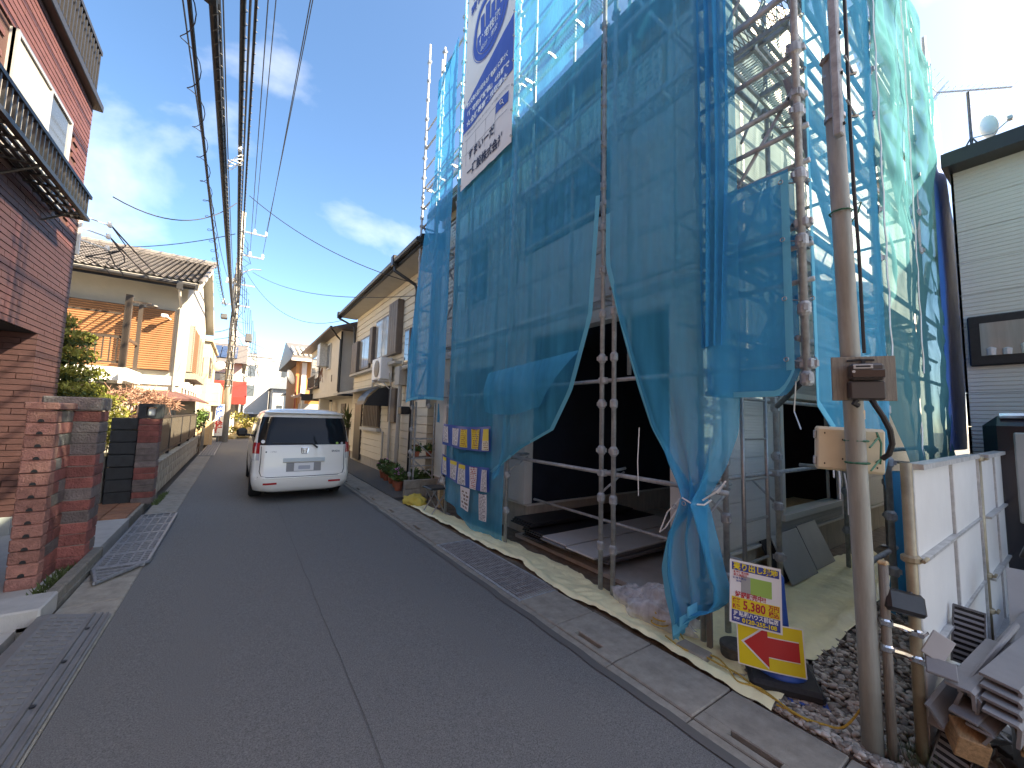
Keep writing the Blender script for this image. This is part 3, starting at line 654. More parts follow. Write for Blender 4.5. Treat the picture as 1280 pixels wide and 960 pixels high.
m = MB(); m.tube((.1, PY-.12, 9.7), (.5, PY-.12, 9.75), .03, 5); m.tube((PX, PY-.12, 9.3), (.1, PY-.12, 9.7), .03, 5); m.build('strut', 'galv', up_)
m = MB()
for k in range(26):
    z = 3.0+.31*k; m.lathe([(.215-.007*z+.012, 0), (.215-.007*z+.03, .02), (.215-.007*z+.012, .05)], (PX, PY, z), 10)
m.build('band', 'galv', up_)
m = MB()
for k in range(5): m.ptube([(PX+.16*math.cos(k*1.3+.3*t), PY-.18+.05*math.sin(t+k), 2.6+.55*t+.1*k) for t in range(13)], .022, 5)
for k in range(14):
    z = 6.2+.4*k; q = random.Random(k); m.ptube([(PX+.1, PY-.2, z), (PX+q.uniform(.2, .7), PY-.3, z-q.uniform(.1, .5)), (PX+q.uniform(-.2, .6), PY-.2, z-q.uniform(.3, 1.1))], .014, 4)
m.build('jumper_cable', 'cable', up_)
m = MB(); m.bbox(.02, .32, PY-.5, PY-.1, 5.5, 5.95, .03); m.bbox(-1.15, -.85, PY-.6, PY-.2, 6.6, 6.85, .03); m.build('splice_box', 'steel_dark', up_)
wr = lambda nm, lab, pts, r, grp=None, m_='cable': tag(MB().ptube(pts, r, 5).build(nm, m_), lab, 'wire', grp)
def span(x1, z1, xm, zm, y0=PY-.13, y1=-12, xe=None, n=36):
    """wire from the pole (x1,y0,z1) passing (xm, 5, zm) and on past the camera, sagging"""
    pts = []; 
    for i in range(n+1):
        y = y0+(y1-y0)*i/n; k = (y0-y)/(y0-5.0); x = x1+(xm-x1)*k
        t = (y-7.2)/(y0-7.2); pts.append((x, y, zm+(z1-zm)*t*t))
    return pts
WG = 'overhead power wires along the street'
wr('power_wire', 'rightmost thin power wire of the pair from the end of the upper crossarm', span(.58, 12.0, .74, 10.9), .012)
wr('power_wire', 'thin power wire just left of the rightmost one from the lower crossarm end', span(.5, 10.62, .61, 9.9), .012)
wr('power_wire', 'thin power wire from the inner insulator of the upper crossarm', span(.02, 12.0, .03, 10.7), .012)
wr('power_wire', 'thin power wire from the inner insulator of the lower crossarm', span(-.1, 10.62, -.10, 9.6), .012)
wr('power_wire', 'slack wire just right of the thick twin cables', span(-.5, 9.0, -.28, 7.9), .02)
wr('power_wire', 'thin wire close beside the thick telephone cable', span(-.75, 8.95, -.64, 8.0), .012)
wr('power_wire', 'fine wire left of the thick cables with no coil on it', span(-1.0, 8.95, -1.02, 7.2), .011)
def thick(label, x1, z1, xm, zm, r, tie):
    t = thing('overhead_cable', label, 'cable', (x1, PY, z1)); pts = span(x1, z1, xm, zm)
    MB().ptube(pts, r, 8).build('cable', 'cable', t)
    mb = MB()
    for p, q in zip(pts, pts[1:]):
        for k in range(5):
            c = Vector(p).lerp(Vector(q), k/5); mb.ptube([c+Vector((-.01, 0, r)), c+Vector((r*1.5, .02, -.01)), c+Vector((-.01, .04, -r*1.6))], .006, 3)
    mb.build('cable_tie', 'cable', t, kind='stuff'); return pts
ptsA = thick('thickest black cable bundle running over the lane, left one', -.62, 6.9, -.55, 6.15, .043, 1)
m = MB(); m.ptube([Vector(p)+Vector((.04, 0, .035)) for p in ptsA], .027, 6); tag(m.build('overhead_cable', 'cable'), 'black cable lashed along the right of the thickest bundle', 'cable')
m = MB(); m.lathe([(.02, -.12), (.075, -.1), (.08, .1), (.02, .12)], (0, 0, 0), 8, TR(Vector(ptsA[20])+Vector((-.02, 0, -.02)), (R(90), 0, 0))); tag(m.build('splice_closure', 'cable'), 'black splice closure on the thickest overhead cable', 'splice closure')
ptsB = thick('thick black cable right of the thickest bundle over the lane', -.45, 7.7, -.31, 6.7, .034, 1)
thick('twisted black cable on the right side of the overhead bundle', -.40, 8.1, -.19, 7.2, .02, 1)
# coil hung line
t = thing('coiled_cable', 'leftmost overhead cable with a loose spiral hanger coiled round it', 'cable', (-.9, PY, 7)); pts = span(-1.0, 7.4, -.74, 6.0, n=60)
MB().ptube(pts, .022, 6).build('cable', 'cable', t)
cpts = []
for i in range(len(pts)-1):
    for k in range(8):
        c = Vector(pts[i]).lerp(Vector(pts[i+1]), k/8); a = (i*8+k)*2*math.pi/11; cpts.append(c+Vector((.085*math.cos(a)-.03, 0, .085*math.sin(a)-.03)))
MB().ptube(cpts, .006, 4).build('spiral_hanger', 'cable', t)
m = MB(); c = Vector(ptsB[16]); 
for k in range(3): m.ptube([c+Vector((.12*math.cos(a*.5+k*.3)-.07, .25*math.sin(a*.5), -.12+.10*math.sin(a*.5+k))) for a in range(14)], .008, 4)
m.bbox(c.x-.03, c.x+.03, c.y-.5, c.y-.42, c.z-.1, c.z+.02, .01); tag(m.build('wire_coil', 'white_paint'), 'white coil of spare wire tied to the overhead cables', 'wire coil')
def drop(lab, a, b, sag, r=.011):
    a, b = Vector(a), Vector(b); wr('service_wire', lab, [a.lerp(b, i/16)-Vector((0, 0, sag*4*(i/16)*(1-i/16))) for i in range(17)], r)
drop('service wire sagging from the brown house corner to the overhead cables', (-1.98, 9.05, 5.2), (-.45, 13, 7.4), .45)
drop('service wire crossing above the cream house roof toward the overhead cables', (-4.6, 15.5, 6.0), (-.45, 14, 6.9), .25)
drop('upper service wire from the overhead cables to the beige house eave', (-.2, 14.5, 8.4), (3.5, 9.4, 5.0), .35)
drop('lower service wire from the utility pole to the beige house', (.1, PY-.2, 9.5), (3.5, 9.6, 4.75), .5)
drop('slack wire from the utility pole to the white house beyond the beige one', (-.3, PY-.2, 9.6), (3.2, 17.2, 5.5), 1.1)
drop('wire from the brown house bracket running far behind the cream house roof', (-2.0, 9.05, 4.75), (-3.5, 60, 13), .6, .014)
drop('second wire from the brown house bracket running behind the cream house roof', (-2.0, 9.05, 4.55), (-3.6, 60, 12.2), .6, .014)
drop('wire from the utility pole to the far roof behind the cream house', (-.7, PY, 6.2), (-1.85, 21, 5.1), .2, .02)
drop('pair of wires from the utility pole to the flat roofed cream house', (-.7, PY, 5.7), (-1.9, 23.4, 5.0), .08, .02)
for k in range(7):
    z = 9.8-.6*k; drop(['topmost', 'second', 'third', 'fourth', 'fifth', 'sixth', 'lowest'][k]+' wire running on from the utility pole to the farther poles', (-.4+.14*k, PY+.1, z), (.05+.3*k, 44, 8.2-.55*k), .9+.1*k, .016)
# farther poles
def far_pole(x, y, h, lab, r=.14):
    t = thing('utility_pole', lab, 'utility pole', (x, y, 0)); MB().tube((x, y, 0), (x, y, h), r, 10, r*.7).build('pole', 'pole_conc', t, True)
    q = random.Random(int(h*9)); 
    for k in range(3): box('crossarm', 'galv', x-.5, x+.9, y-.1, y-.03, h-.5-1.1*k, h-.42-1.1*k, t); insul((x+.85, y-.06, h-.42-1.1*k), t); insul((x-.3, y-.06, h-.42-1.1*k), t)
    m = MB()
    for k in range(9): m.ptube([(x+.1, y-.2, h-.5-.45*k), (x+q.uniform(.3, 1.6), y-.3, h-1.0-.45*k), (x+q.uniform(0, 1.2), y-.2, h-1.8-.45*k)], .016, 4)
    m.build('jumper_cable', 'cable', t)
far_pole(-.55, 38, 8.0, 'thin farther utility pole standing just behind the tall one')
far_pole(.25, 44, 8.6, 'farthest utility pole with crossarms in front of the white apartment block')
# vertical warning sign
sg = thing('street_sign', 'narrow white upright sign with blue and red characters by the utility pole', 'sign', (-.80, 25.9, 0))
box('board', 'white_paint', -.98, -.62, 25.86, 25.90, .35, 2.0, sg, .01); box('stand', 'steel_dark', -.86, -.76, 25.91, 26.0, 0, 1.9, sg)
for i, (ch, mm) in enumerate((('危', 'banner_blue'), ('険', 'banner_blue'), ('!', 'banner_blue'), ('徐', 'red'), ('行', 'red'))):
    zc = 1.82-[0, .31, .58, .85, 1.17][i]; lettering(ch, .34, mm, lambda u, v, zc=zc: (-.80+u, 25.853, zc+v), sg, bold=.012)
mr = thing('traffic_mirror', 'round traffic mirror seen from behind on the tall utility pole', 'traffic mirror', (-.95, 26.2, 3.9))
MB().lathe([(.02, .08), (.18, .06), (.28, .02), (.3, -.02), (.05, -.04)], (0, 0, 0), 18, TR((-1.02, 26.1, 4.05), (R(70), R(10), R(-30)))).build('mirror_back', 'steel', mr, True); MB().tube((-.56, 26.4, 3.95), (-1.0, 26.2, 4.0), .03, 6).build('bracket', 'steel', mr)
mbx = thing('mailbox_post', 'dark mailbox on a post at the far end of the low wall', 'mailbox', (-1.15, 21.0, 0))
box('post', 'wood_grey', -1.2, -1.1, 20.95, 21.05, 0, 1.3, mbx); box('letter_box', 'black', -1.32, -.98, 20.85, 21.1, 1.3, 1.65, mbx, .05)

# ================================================================ FAR LEFT HOUSES
dm('siding_yellow', (.42, .36, .25), .8, var=.08, vs=2); groove(M['siding_yellow'], 'Z', .42, .6, .06)
dm('awning_red', (.25, .018, .014), .6, var=.1, vs=6)
hc = thing('flat_roofed_house', 'cream flat roofed house with a small balcony behind the cream gabled house', 'house', (-2, 25.5, 0))
box('wall', 'siding_yellow', -8, -1.35, 24.0, 30, 0, 5.0, hc); box('parapet', 'siding_yellow', -8.1, -1.25, 23.9, 30, 5.0, 5.12, hc)
wv = box('window', 'bronze', -1.36, -1.31, 24.6, 25.5, 3.3, 4.3, hc); box('pane', 'glass_sky', -1.32, -1.30, 24.7, 25.4, 3.4, 4.2, wv)
wv = box('window', 'bronze', -2.2, -1.55, 23.97, 24.02, 3.3, 4.2, hc); box('pane', 'glass_sky', -2.15, -1.6, 23.96, 24.0, 3.35, 4.15, wv)
box('balcony', 'siding_yellow', -1.40, -.85, 24.8, 28.5, 1.9, 3.05, hc, .02); box('step_wall', 'siding_yellow', -1.4, -1.15, 24.3, 27, 0, 1.9, hc)
gt = thing('gate', 'low brown boarded gate between the mailbox post and the white sign', 'gate', (-1.3, 24.0, 0))
for i in range(9): box('board', 'wood_pale', -1.9+.11*i, -1.80+.11*i, 23.3, 23.34, .08, 1.15, gt)
box('rail', 'wood_grey', -1.92, -.9, 23.345, 23.38, .9, .98, gt)
hs_ = thing('tiled_house', 'house with solar panels on its tiled roof behind the red awning', 'house', (-1.6, 35, 0))
box('wall', 'plaster_cream', -7, .0, 34, 42, 0, 5.0, hs_)
m = MB(); m.prism([(33.4, 5.0), (42.6, 5.0), (38, 6.9)], lambda a, b, d: (d, a, b), -7.4, .25); rr0 = m.build('roof', 'roof_tile', hs_)
sl2 = math.atan2(1.9, 4.6)
dm('solar', (.03, .05, .10), .15, spec=.9)
for i in range(4):
    for j in range(2): link('solar_panel', MB().bbox(0, .95, 0, 1.5, .02, .07, .01).mesh('solar_panel', 'solar'), rr0, Mx=TR((-4.3+1.0*i, 34.2+1.55*j*math.cos(sl2), 5.36+1.55*j*math.sin(sl2)), (sl2, 0, 0)))
wv = box('window', 'bronze', -1.6, -.6, 33.96, 34.0, 3.2, 4.3, hs_); box('pane', 'glass_sky', -1.52, -.68, 33.94, 33.98, 3.28, 4.22, wv)
aw = thing('awning', 'bright red shop awning behind the tall utility pole', 'awning', (-.6, 31.5, 3))
m = MB(); m.prism([(30.6, 2.55), (33.9, 3.75), (33.9, 3.65), (30.6, 2.45)], lambda a, b, d: (d, a, b), -2.6, .35); m.build('canopy', 'awning_red', aw)
box('valance', 'awning_red', -2.6, .35, 30.58, 30.61, 2.1, 2.55, aw); box('side', 'awning_red', .33, .36, 30.6, 33.9, 2.2, 2.7, aw)
for x in (-2.5, .25): MB().tube((x, 30.7, 0), (x, 30.7, 2.5), .04, 6).build('post', 'steel', aw)
box('shop_front', 'plaster_white', -2.6, -.2, 33.0, 33.9, 0, 2.6, aw)
gd = thing('stone_shrubs', 'sunlit shrubs and boulders heaped under the red awning', 'shrubs', (.1, 30, 0)); q = random.Random(2); m = MB()
for k in range(16): c = (q.uniform(-.35, .75), q.uniform(29, 31.5), q.uniform(.1, .9)); m.bbox(c[0]-.22, c[0]+.22, c[1]-.2, c[1]+.2, c[2]-.2, c[2]+.2, .12, None, .04, q)
m.build('boulder', 'sandstone', gd); m = MB()
for k in range(14): leaves(m, (q.uniform(-.35, .75), q.uniform(28.8, 31.5), q.uniform(.4, 1.6)), (.3, .3, .3), 120, .1, q)
m.build('foliage', 'leaf_pine', gd)

# ================================================================ FAR STREET END
def far_house(name, label, x0, x1, y0, y1, h, wm, roof=None, wins=(), rm='roof_tile', flat=False):
    t = thing(name, label, 'house', ((x0+x1)/2, y0, 0)); box('wall', wm, x0, x1, y0, y1, 0, h, t)
    if flat: box('parapet', wm, x0-.1, x1+.1, y0-.1, y1, h, h+.35, t)
    else:
        xm = (x0+x1)/2; MB().prism([(x0-.4, h), (x1+.4, h), (xm, h+(roof or 1.5))], lambda a, b, d: (a, d, b), y0-.4, y1).build('roof', rm, t)
    for (a, b, c, d) in wins:
        w = box('window', 'white_paint', a, b, y0-.06, y0, c, d, t); box('pane', 'glass_sky', a+.06, b-.06, y0-.08, y0-.03, c+.06, d-.06, w)
    return t
dm('wall_grey', (.32, .32, .32), .85, var=.06); dm('wall_offwhite', (.4, .39, .38), .85, var=.06); dm('wall_bluegrey', (.16, .19, .22), .8, var=.1); dm('wall_orange', (.34, .15, .05), .85, var=.1); dm('wall_pinkgrey', (.5, .46, .45), .85, var=.05)
ab = far_house('apartment_block', 'white apartment block with balconies closing the end of the street', -3, 3.2, 63, 72, 9.0, 'wall_offwhite', flat=True, wins=[(-1.5, 0, 1, 3), (.6, 1.6, 3.6, 5.2), (.6, 1.6, 6.2, 7.8), (-1.6, -.4, 6.2, 7.8)])
for k in range(3): box('balcony', 'plaster_white', -2.6, .3, 62.0, 62.95, 2.8+2.6*k, 3.8+2.6*k, ab, .03)
far_house('distant_house', 'grey gabled house with dark roof at the street end', 3.4, 7.6, 58, 66, 4.6, 'wall_grey', 2.4, [(3.8, 4.6, 1.2, 2.6), (5, 6, 3, 4)], 'wall_bluegrey')
far_house('distant_house', 'tall pale house behind the dark roofed one at the street end', 6.0, 8.8, 68, 74, 8.6, 'wall_pinkgrey', flat=True, wins=[(7, 7.8, 6.4, 7.6)])
far_house('distant_house', 'long off white building far behind the apartment block', -1, 9, 85, 95, 11.0, 'wall_offwhite', flat=True, wins=[(3, 4, 8, 9.5), (6, 7, 8, 9.5)])
far_house('distant_house', 'narrow blue grey house right behind the orange house', 5.2, 8.5, 46, 54, 6.9, 'wall_bluegrey', flat=True, wins=[(5.5, 6.2, 4.0, 6.0)])
far_house('distant_house', 'low white house in front of the blue grey one', 4.3, 5.8, 50, 54, 3.6, 'plaster_white', 1.0, [(4.6, 5.3, 1.2, 2.4)])
def parked(label, x, y, m_, rz=0):
    t = thing('parked_car', label, 'car', (x, y, 0)); mb = MB()
    mb.prism([(-2, .3), (-2, .85), (-1.6, .95), (-1.1, 1.5), (1.0, 1.5), (1.5, 1.0), (2, .9), (2, .3)], lambda a, b, d: (x+d, y+a, b), -.8, .8); mb.build('body', m_, t)
    mb = MB(); mb.prism([(-1.5, 1.0), (-1.08, 1.46), (.98, 1.46), (1.38, 1.02)], lambda a, b, d: (x+d, y+a, b), -.805, .805); mb.box(x-.66, x+.66, y-1.62, y-1.05, .98, 1.46); mb.build('window_glass', 'glass_dark', t)
    for sx in (-.72, .72):
        for sy in (-1.25, 1.25): MB().lathe([(.3, -.09), (.31, 0), (.3, .09)], (0, 0, 0), 14, TR((x+sx, y+sy, .31), (0, R(90), 0))).build('wheel', 'rubber', t)
parked('silver car parked far down the lane', 1.3, 41, 'galv'); parked('white car parked behind the silver one far down the lane', .6, 55, 'white_paint')
# orange house
oh = thing('orange_house', 'orange rendered house with white verge tiles beyond the white house', 'house', (4, 32, 0))
box('wall', 'wall_orange', 3.5, 9, 31.2, 42, 0, 5.4, oh); m = MB(); m.prism([(30.4, 5.4), (42, 5.4), (42, 5.6), (36.3, 7.3), (30.4, 5.65)], lambda a, b, d: (d, a, b), 2.75, 9.5); rf = m.build('roof', 'roof_tile', oh)
for i in range(13): MB().ptube([(2.9+.33*i, 30.35, 5.68), (2.9+.33*i, 33, 6.45)], .12, 6).build('roof_tile', 'plaster_white', rf)
box('eave', 'plaster_white', 2.72, 9.5, 30.38, 30.5, 5.22, 5.4, oh); box('column', 'wall_pinkgrey', 3.46, 3.75, 31.05, 31.19, 0, 5.2, oh)
box('column', 'wall_orange', 3.1, 3.3, 31.0, 31.2, 0, 5.2, oh)
wv = box('window', 'bronze', 3.44, 3.5, 33, 34.5, 3.4, 4.7, oh); box('pane', 'glass_sky', 3.43, 3.46, 33.1, 34.4, 3.5, 4.6, wv)
box('awning', 'plaster_white', 2.9, 4.4, 29.6, 31.0, 2.75, 2.85, oh); box('blind', 'wall_grey', 3.3, 4.6, 30.2, 30.25, .4, 2.3, oh)
dm('rust_red', (.22, .05, .03), .6)
lp = thing('street_post', 'rust red steel post standing in front of the orange house', 'post', (2.85, 28.5, 0)); MB().tube((2.9, 28.5, 0), (2.9, 28.5, 4.0), .05, 8).build('post', 'rust_red', lp)
m = MB(); m.prism([(0, 0), (.9, 1.2), (1.0, 1.1), (.1, -.1)], lambda a, b, d: (2.4-.0+d, 28.5, 3.2+b-.3+a*0), 0, .06)
MB().lathe([(.03, .09), (.3, .07), (.46, .02), (.48, -.02), (.05, -.04)], (0, 0, 0), 18, TR((2.55, 28.3, 3.9), (R(75), 0, R(60)))).build('mirror', 'steel_dark', lp, True)
cp = thing('carport_canopy', 'white curved carport canopy with dark valance before the orange house', 'canopy', (3.6, 24.5, 2.5))
m = MB(); m.grid(lambda u, v: (2.75+1.7*u, 24.2+3.5*v, 2.72+.55*math.sin(u*1.6)), 10, 2); m.build('roof', 'white_paint', cp)
box('valance', 'black', 2.75, 4.4, 24.1, 24.19, 2.35, 2.72, cp); box('side_beam', 'steel_dark', 2.7, 2.76, 24.19, 27.7, 2.55, 2.72, cp)
for x in (2.8, 4.3): MB().tube((x, 24.15, 0), (x, 24.15, 2.4), .05, 6).build('post', 'steel', cp)

# ================================================================ WHITE HOUSE (overhanging upper storey)
wh = thing('white_house', 'off white house with an overhanging upper storey beyond the beige sided house', 'house', (3.4, 18, 0))
WX = 3.3
dm('wall_ivory', (.56, .52, .45), .8, var=.05, vs=3); groove(M['wall_ivory'], 'Z', .9, .6, .02)
box('upper_wall', 'wall_ivory', WX, 9, 17.4, 25.5, 2.45, 5.15, wh); box('lower_wall', 'wall_ivory', 4.3, 9, 17.4, 25.5, 0, 2.447, wh)
box('porch_pillar', 'wall_ivory', 3.45, 3.9, 22.6, 23.0, 0, 2.447, wh); box('corner_trim', 'black', WX-.02, WX+.05, 17.36, 17.40, 2.45, 5.1, wh); box('bottom_trim', 'black', WX-.02, 4.3, 17.37, 17.40, 2.43, 2.52, wh)
m = MB(); m.prism([(2.85, 5.15), (9.3, 5.15), (6.4, 6.5)], lambda a, b, d: (a, d, b), 16.9, 26.0); m.build('roof', 'roof_tile', wh)
m = MB(); m.ptube([(2.80, 16.9, 5.13), (2.80, 26.0, 5.13)], .055, 6); m.ptube([(2.85, 17.1, 5.1), (3.1, 17.25, 4.85), (3.26, 17.3, 4.7), (3.26, 17.3, 2.6)], .035, 6); m.build('gutter', 'gutter_black', wh)
def win(parent, x, y0, y1, z0, z1, panes=2, fr='bronze', gl='glass_sky', d=.07):
    w = box('window', fr, x-d, x+.02, y0, y1, z0, z1, parent); n = panes; a = (y1-y0-.06)/n
    for k in range(n): box('pane', gl, x-d-.006, x-d+.02, y0+.03+a*k+.03, y0+.03+a*(k+1)-.01, z0+.06, z1-.06, w)
    return w
win(wh, WX, 22.2, 24.6, 3.0, 4.75); m = MB(); m.box(WX-.28, WX-.24, 22.1, 24.7, 3.55, 3.6)
for i in range(14): m.box(WX-.27, WX-.25, 22.1+.18*i, 22.13+.18*i, 3.0, 3.55)
m.box(WX-.28, WX, 22.1, 24.7, 2.95, 3.0); m.build('balcony_rail', 'bronze', wh)
win(wh, WX, 19.4, 20.1, 3.7, 4.9, 1, 'alu')
box('shutter_box', 'steel', WX-.35, WX, 20.4, 21.1, 3.9, 5.0, wh, .02); m = MB()
for k in range(10): q = random.Random(k); m.tube((WX-.15, 20.6+q.uniform(-.2, .3), 3.85), (WX-.25+q.uniform(-.2, .1), 20.6+q.uniform(-.4, .4), 3.3+q.uniform(-.2, .2)), .012, 4)
m.build('hanging_stems', 'twig', wh); box('vent', 'black', WX-.02, WX+.01, 18.9, 19.0, 3.1, 3.4, wh)
box('door', 'bronze', 4.26, 4.31, 20.5, 21.5, .1, 2.2, wh); box('intercom', 'steel_dark', 4.22, 4.29, 19.5, 19.9, 1.3, 1.7, wh)
yu = thing('potted_yucca', 'spiky yucca plant beside the entrance of the white house', 'plant', (3.65, 17.6, 0)); q = random.Random(4); m = MB(); MB().lathe([(.18, 0), (.25, .4), (.22, .42)], (3.7, 17.1, 0), 10).build('pot', 'terracotta', yu)
m.tube((3.7, 17.1, .4), (3.7, 17.1, 1.3), .06, 6); m.build('stem', 'bark', yu); m = MB()
for k in range(70):
    a = q.uniform(0, 6.28); e = q.uniform(-.3, 1.3); d = Vector((math.cos(a)*math.cos(e), math.sin(a)*math.cos(e), math.sin(e))); s_ = Vector((-d.y, d.x, 0)).normalized()*.025; p = Vector((3.7, 17.1, 1.0+q.uniform(0, .6)))
    m.add([p-s_, p+d*.35-s_, p+d*.65, p+d*.35+s_, p+s_], [(0, 1, 2, 3, 4)])
m.build('leaf_spikes', 'leaf_dark', yu)

# ================================================================ BEIGE SIDED HOUSE
bh = thing('beige_house', 'two storey beige house with horizontal siding next to the scaffold', 'house', (3.6, 12, 0))
dm('siding_beige', (.68, .60, .46), .75, var=.05, vs=4, rand=.03); dm('trim_brown', (.10, .075, .06), .5)
BX = 3.62; BY0, BY1 = 8.75, 16.2
box('wall', 'mortar', BX+.03, 9, BY0, BY1, .3, 5.55, bh); box('foundation', 'foundation', BX+.035, 9, BY0+.01, BY1-.01, 0, .3, bh)
sbm = MB(); sbm.prism([(0, 0), (.012, .185), (.035, .2), (.035, 0)], lambda a, b, d: (BX+a, d, b), BY0, BY1); sbm = sbm.mesh('siding_board', 'siding_beige')
for i in range(26): link('siding_board', sbm, bh, Mx=TR((0, 0, .3+.2*i)))
sbs = MB().prism([(0, 0), (.012, .185), (.035, .2), (.035, 0)], lambda a, b, d: (d, BY0-.036+a, b), BX+.001, 9).mesh('siding_board', 'siding_beige')
for i in range(26): link('siding_board', sbs, bh, Mx=TR((0, 0, .3+.2*i)))
m = MB(); m.prism([(3.05, 5.5), (9.5, 5.5), (9.5, 5.62), (6.3, 6.75), (3.05, 5.72)], lambda a, b, d: (a, d, b), 8.15, 16.5); rf = m.build('roof', 'gutter_black', bh)
box('soffit', 'plaster_cream', 3.10, BX+.02, 8.2, 16.45, 5.455, 5.495, bh); box('fascia', 'gutter_black', 3.03, 3.09, 8.14, 16.52, 5.45, 5.66, bh)
m = MB(); m.ptube([(2.98, 8.1, 5.56), (2.98, 16.6, 5.54)], .065, 8); m.bbox(2.90, 3.06, 9.62, 9.80, 5.42, 5.70, .02); m.bbox(2.90, 3.06, 16.3, 16.46, 5.4, 5.65, .02)
m.ptube([(2.98, 9.7, 5.45), (2.98, 9.7, 5.32), (3.5, 9.62, 5.05), (3.55, 9.6, 4.9), (3.55, 9.6, .1)], .042, 8); m.ptube([(2.98, 16.4, 5.4), (3.5, 16.1, 5.1), (3.56, 16.1, 4.3)], .042, 8); m.build('gutter', 'gutter_black', bh)
w = win(bh, BX, 11.6, 13.2, 3.45, 4.75, 2, 'trim_brown', 'curtain_glass'); win(bh, BX, 13.9, 15.2, 3.3, 4.45, 2, 'trim_brown', 'curtain_glass')
dm('shutter_brown', (.16, .125, .10), .6, var=.15, vs=5)
for y0, y1, z0, z1 in ((10.75, 11.58, 3.42, 4.95), (13.22, 13.6, 3.4, 4.6), (15.22, 16.1, 3.2, 4.4)):
    s_ = box('shutter', 'shutter_brown', BX-.16, BX, y0, y1, z0, z1, bh)
    for k in range(int((y1-y0)/.19)): box('shutter_board', 'shutter_brown', BX-.175, BX-.162, y0+.02+.19*k, y0+.19+.19*k, z0+.03, z1-.03, s_)
box('window_sill', 'plaster_cream', BX-.2, BX, 10.7, 16.1, 3.12, 3.2, bh)
win(bh, BX, 9.95, 10.35, 3.05, 4.0, 1, 'trim_brown'); win(bh, BX, 12.4, 14.2, 1.3, 2.3, 1, 'trim_brown', 'shutter_brown'); win(bh, BX, 10.9, 11.5, 1.5, 2.45, 1, 'trim_brown', 'shutter_brown')
m = MB()
for i in range(10): m.box(BX-.1, BX-.085, 12.45+.18*i, 12.49+.18*i, 1.32, 2.28)
m.build('window_bars', 'trim_brown', bh); box('window_sill', 'plaster_white', BX-.14, BX, 12.3, 14.3, 1.18, 1.28, bh)
m = MB(); m.grid(lambda u, v: (BX-.75*math.sin(u*1.5), 11.5+.85*v, 2.55-.62*(1-math.cos(u*1.5))), 8, 1); m.add([(BX, 11.5, 2.55), (BX-.35, 11.5, 2.45), (BX-.62, 11.5, 2.2), (BX-.74, 11.5, 1.95), (BX, 11.5, 1.95)], [(0, 1, 2, 3, 4)]); m.build('door_hood', 'black', bh)
m = MB(); m.prism([(BX-.7, 2.45), (BX, 2.62), (BX, 2.55), (BX-.7, 2.38)], lambda a, b, d: (a, d, b), 12.5, 16.2); m.build('canopy', 'plaster_cream', bh)
box('door', 'bronze', BX-.05, BX+.02, 14.6, 15.5, .1, 2.1, bh); box('meter_cabinet', 'plaster_cream', BX-.2, BX, 10.25, 10.6, 2.5, 3.0, bh, .01)
m = MB(); m.ptube([(BX-.06, 8.8, 3.0), (BX-.1, 10.2, 2.96), (BX-.12, 10.35, 2.85), (BX-.12, 10.4, .15)], .06, 8); m.ptube([(BX-.05, 11.3, 2.5), (BX-.05, 11.3, .2)], .04, 6); m.ptube([(BX-.05, 11.9, 1.2), (BX-.05, 11.9, .1)], .03, 6); m.ptube([(BX-.05, 13.3, 3.2), (BX-.05, 13.3, 2.6)], .035, 6); m.build('pipe', 'plaster_cream', bh)
box('floodlight', 'black', 3.28, 3.5, 9.55, 9.8, 1.72, 1.92, bh, .02); m = MB(); m.ptube([(BX-.03, 10.2, 3.4), (BX-.08, 10.25, 3.2), (BX-.04, 10.5, 3.0)], .012, 4); m.build('service_cable', 'cable', bh)
box('vent_grille', 'concrete_dark', BX+.01, BX+.034, 12.0, 12.35, .08, .24, bh)
ac = thing('air_conditioner', 'white outdoor air conditioner unit on brackets on the beige house wall', 'air conditioner', (3.4, 12.0, 2.9))
box('casing', 'white_paint', 3.24, 3.58, 11.35, 12.25, 2.72, 3.35, ac, .02); MB().lathe([(.24, 0), (.25, .015), (.05, .03)], (0, 0, 0), 18, TR((3.238, 11.72, 3.03), (0, R(-90), 0))).build('fan_grille', 'steel_dark', ac)
m = MB()
for y in (11.45, 12.1): m.box(3.22, 3.62, y, y+.04, 2.66, 2.715); m.tube((3.3, y+.02, 2.68), (3.62, y+.02, 2.4), .015, 5)
m.build('bracket', 'white_paint', ac); m = MB(); m.ptube([(3.5, 11.36, 2.9), (3.5, 11.2, 2.6), (3.58, 11.25, 2.4)], .02, 5); m.build('hose', 'plaster_cream', ac)
# block kerb, pots and plants next to the beige house
bw = thing('block_wall', 'low grey concrete block wall beside the flower pots', 'wall', (3.2, 8.4, 0))
for i in range(2):
    for j in range(3):
        mb = MB(); mb.bbox(2.93+.345*j, 3.27+.345*j, 8.05, 8.17, .01+.175*i, .18+.175*i, .008, None, .002, r_); mb.build('block', 'concrete', bw)
q = random.Random(31); flw = ['flower', 'flower_white', 'awning_red', 'leaf_green', 'flower', 'leaf_green', 'flower_white', 'awning_red', 'leaf_green', 'flower']
spots = [(3.35, 10.9, 'green plant in the terracotta pot farthest along the beige house wall'), (3.3, 10.45, 'leafy plant in a terracotta pot beside the wide beige drainpipe'), (3.28, 9.95, 'red flowers in the pot in front of the black downpipe'),
         (3.2, 9.4, 'bushy plant with white flowers in the pot before the black downpipe'), (3.1, 8.95, 'green plant in the terracotta pot next to the block wall corner'), (3.3, 8.6, 'pink flowers in the pot just behind the low block wall'),
         (3.55, 8.5, 'red flowers in a pot behind the middle of the block wall'), (3.8, 8.42, 'potted plant behind the right end of the block wall')]
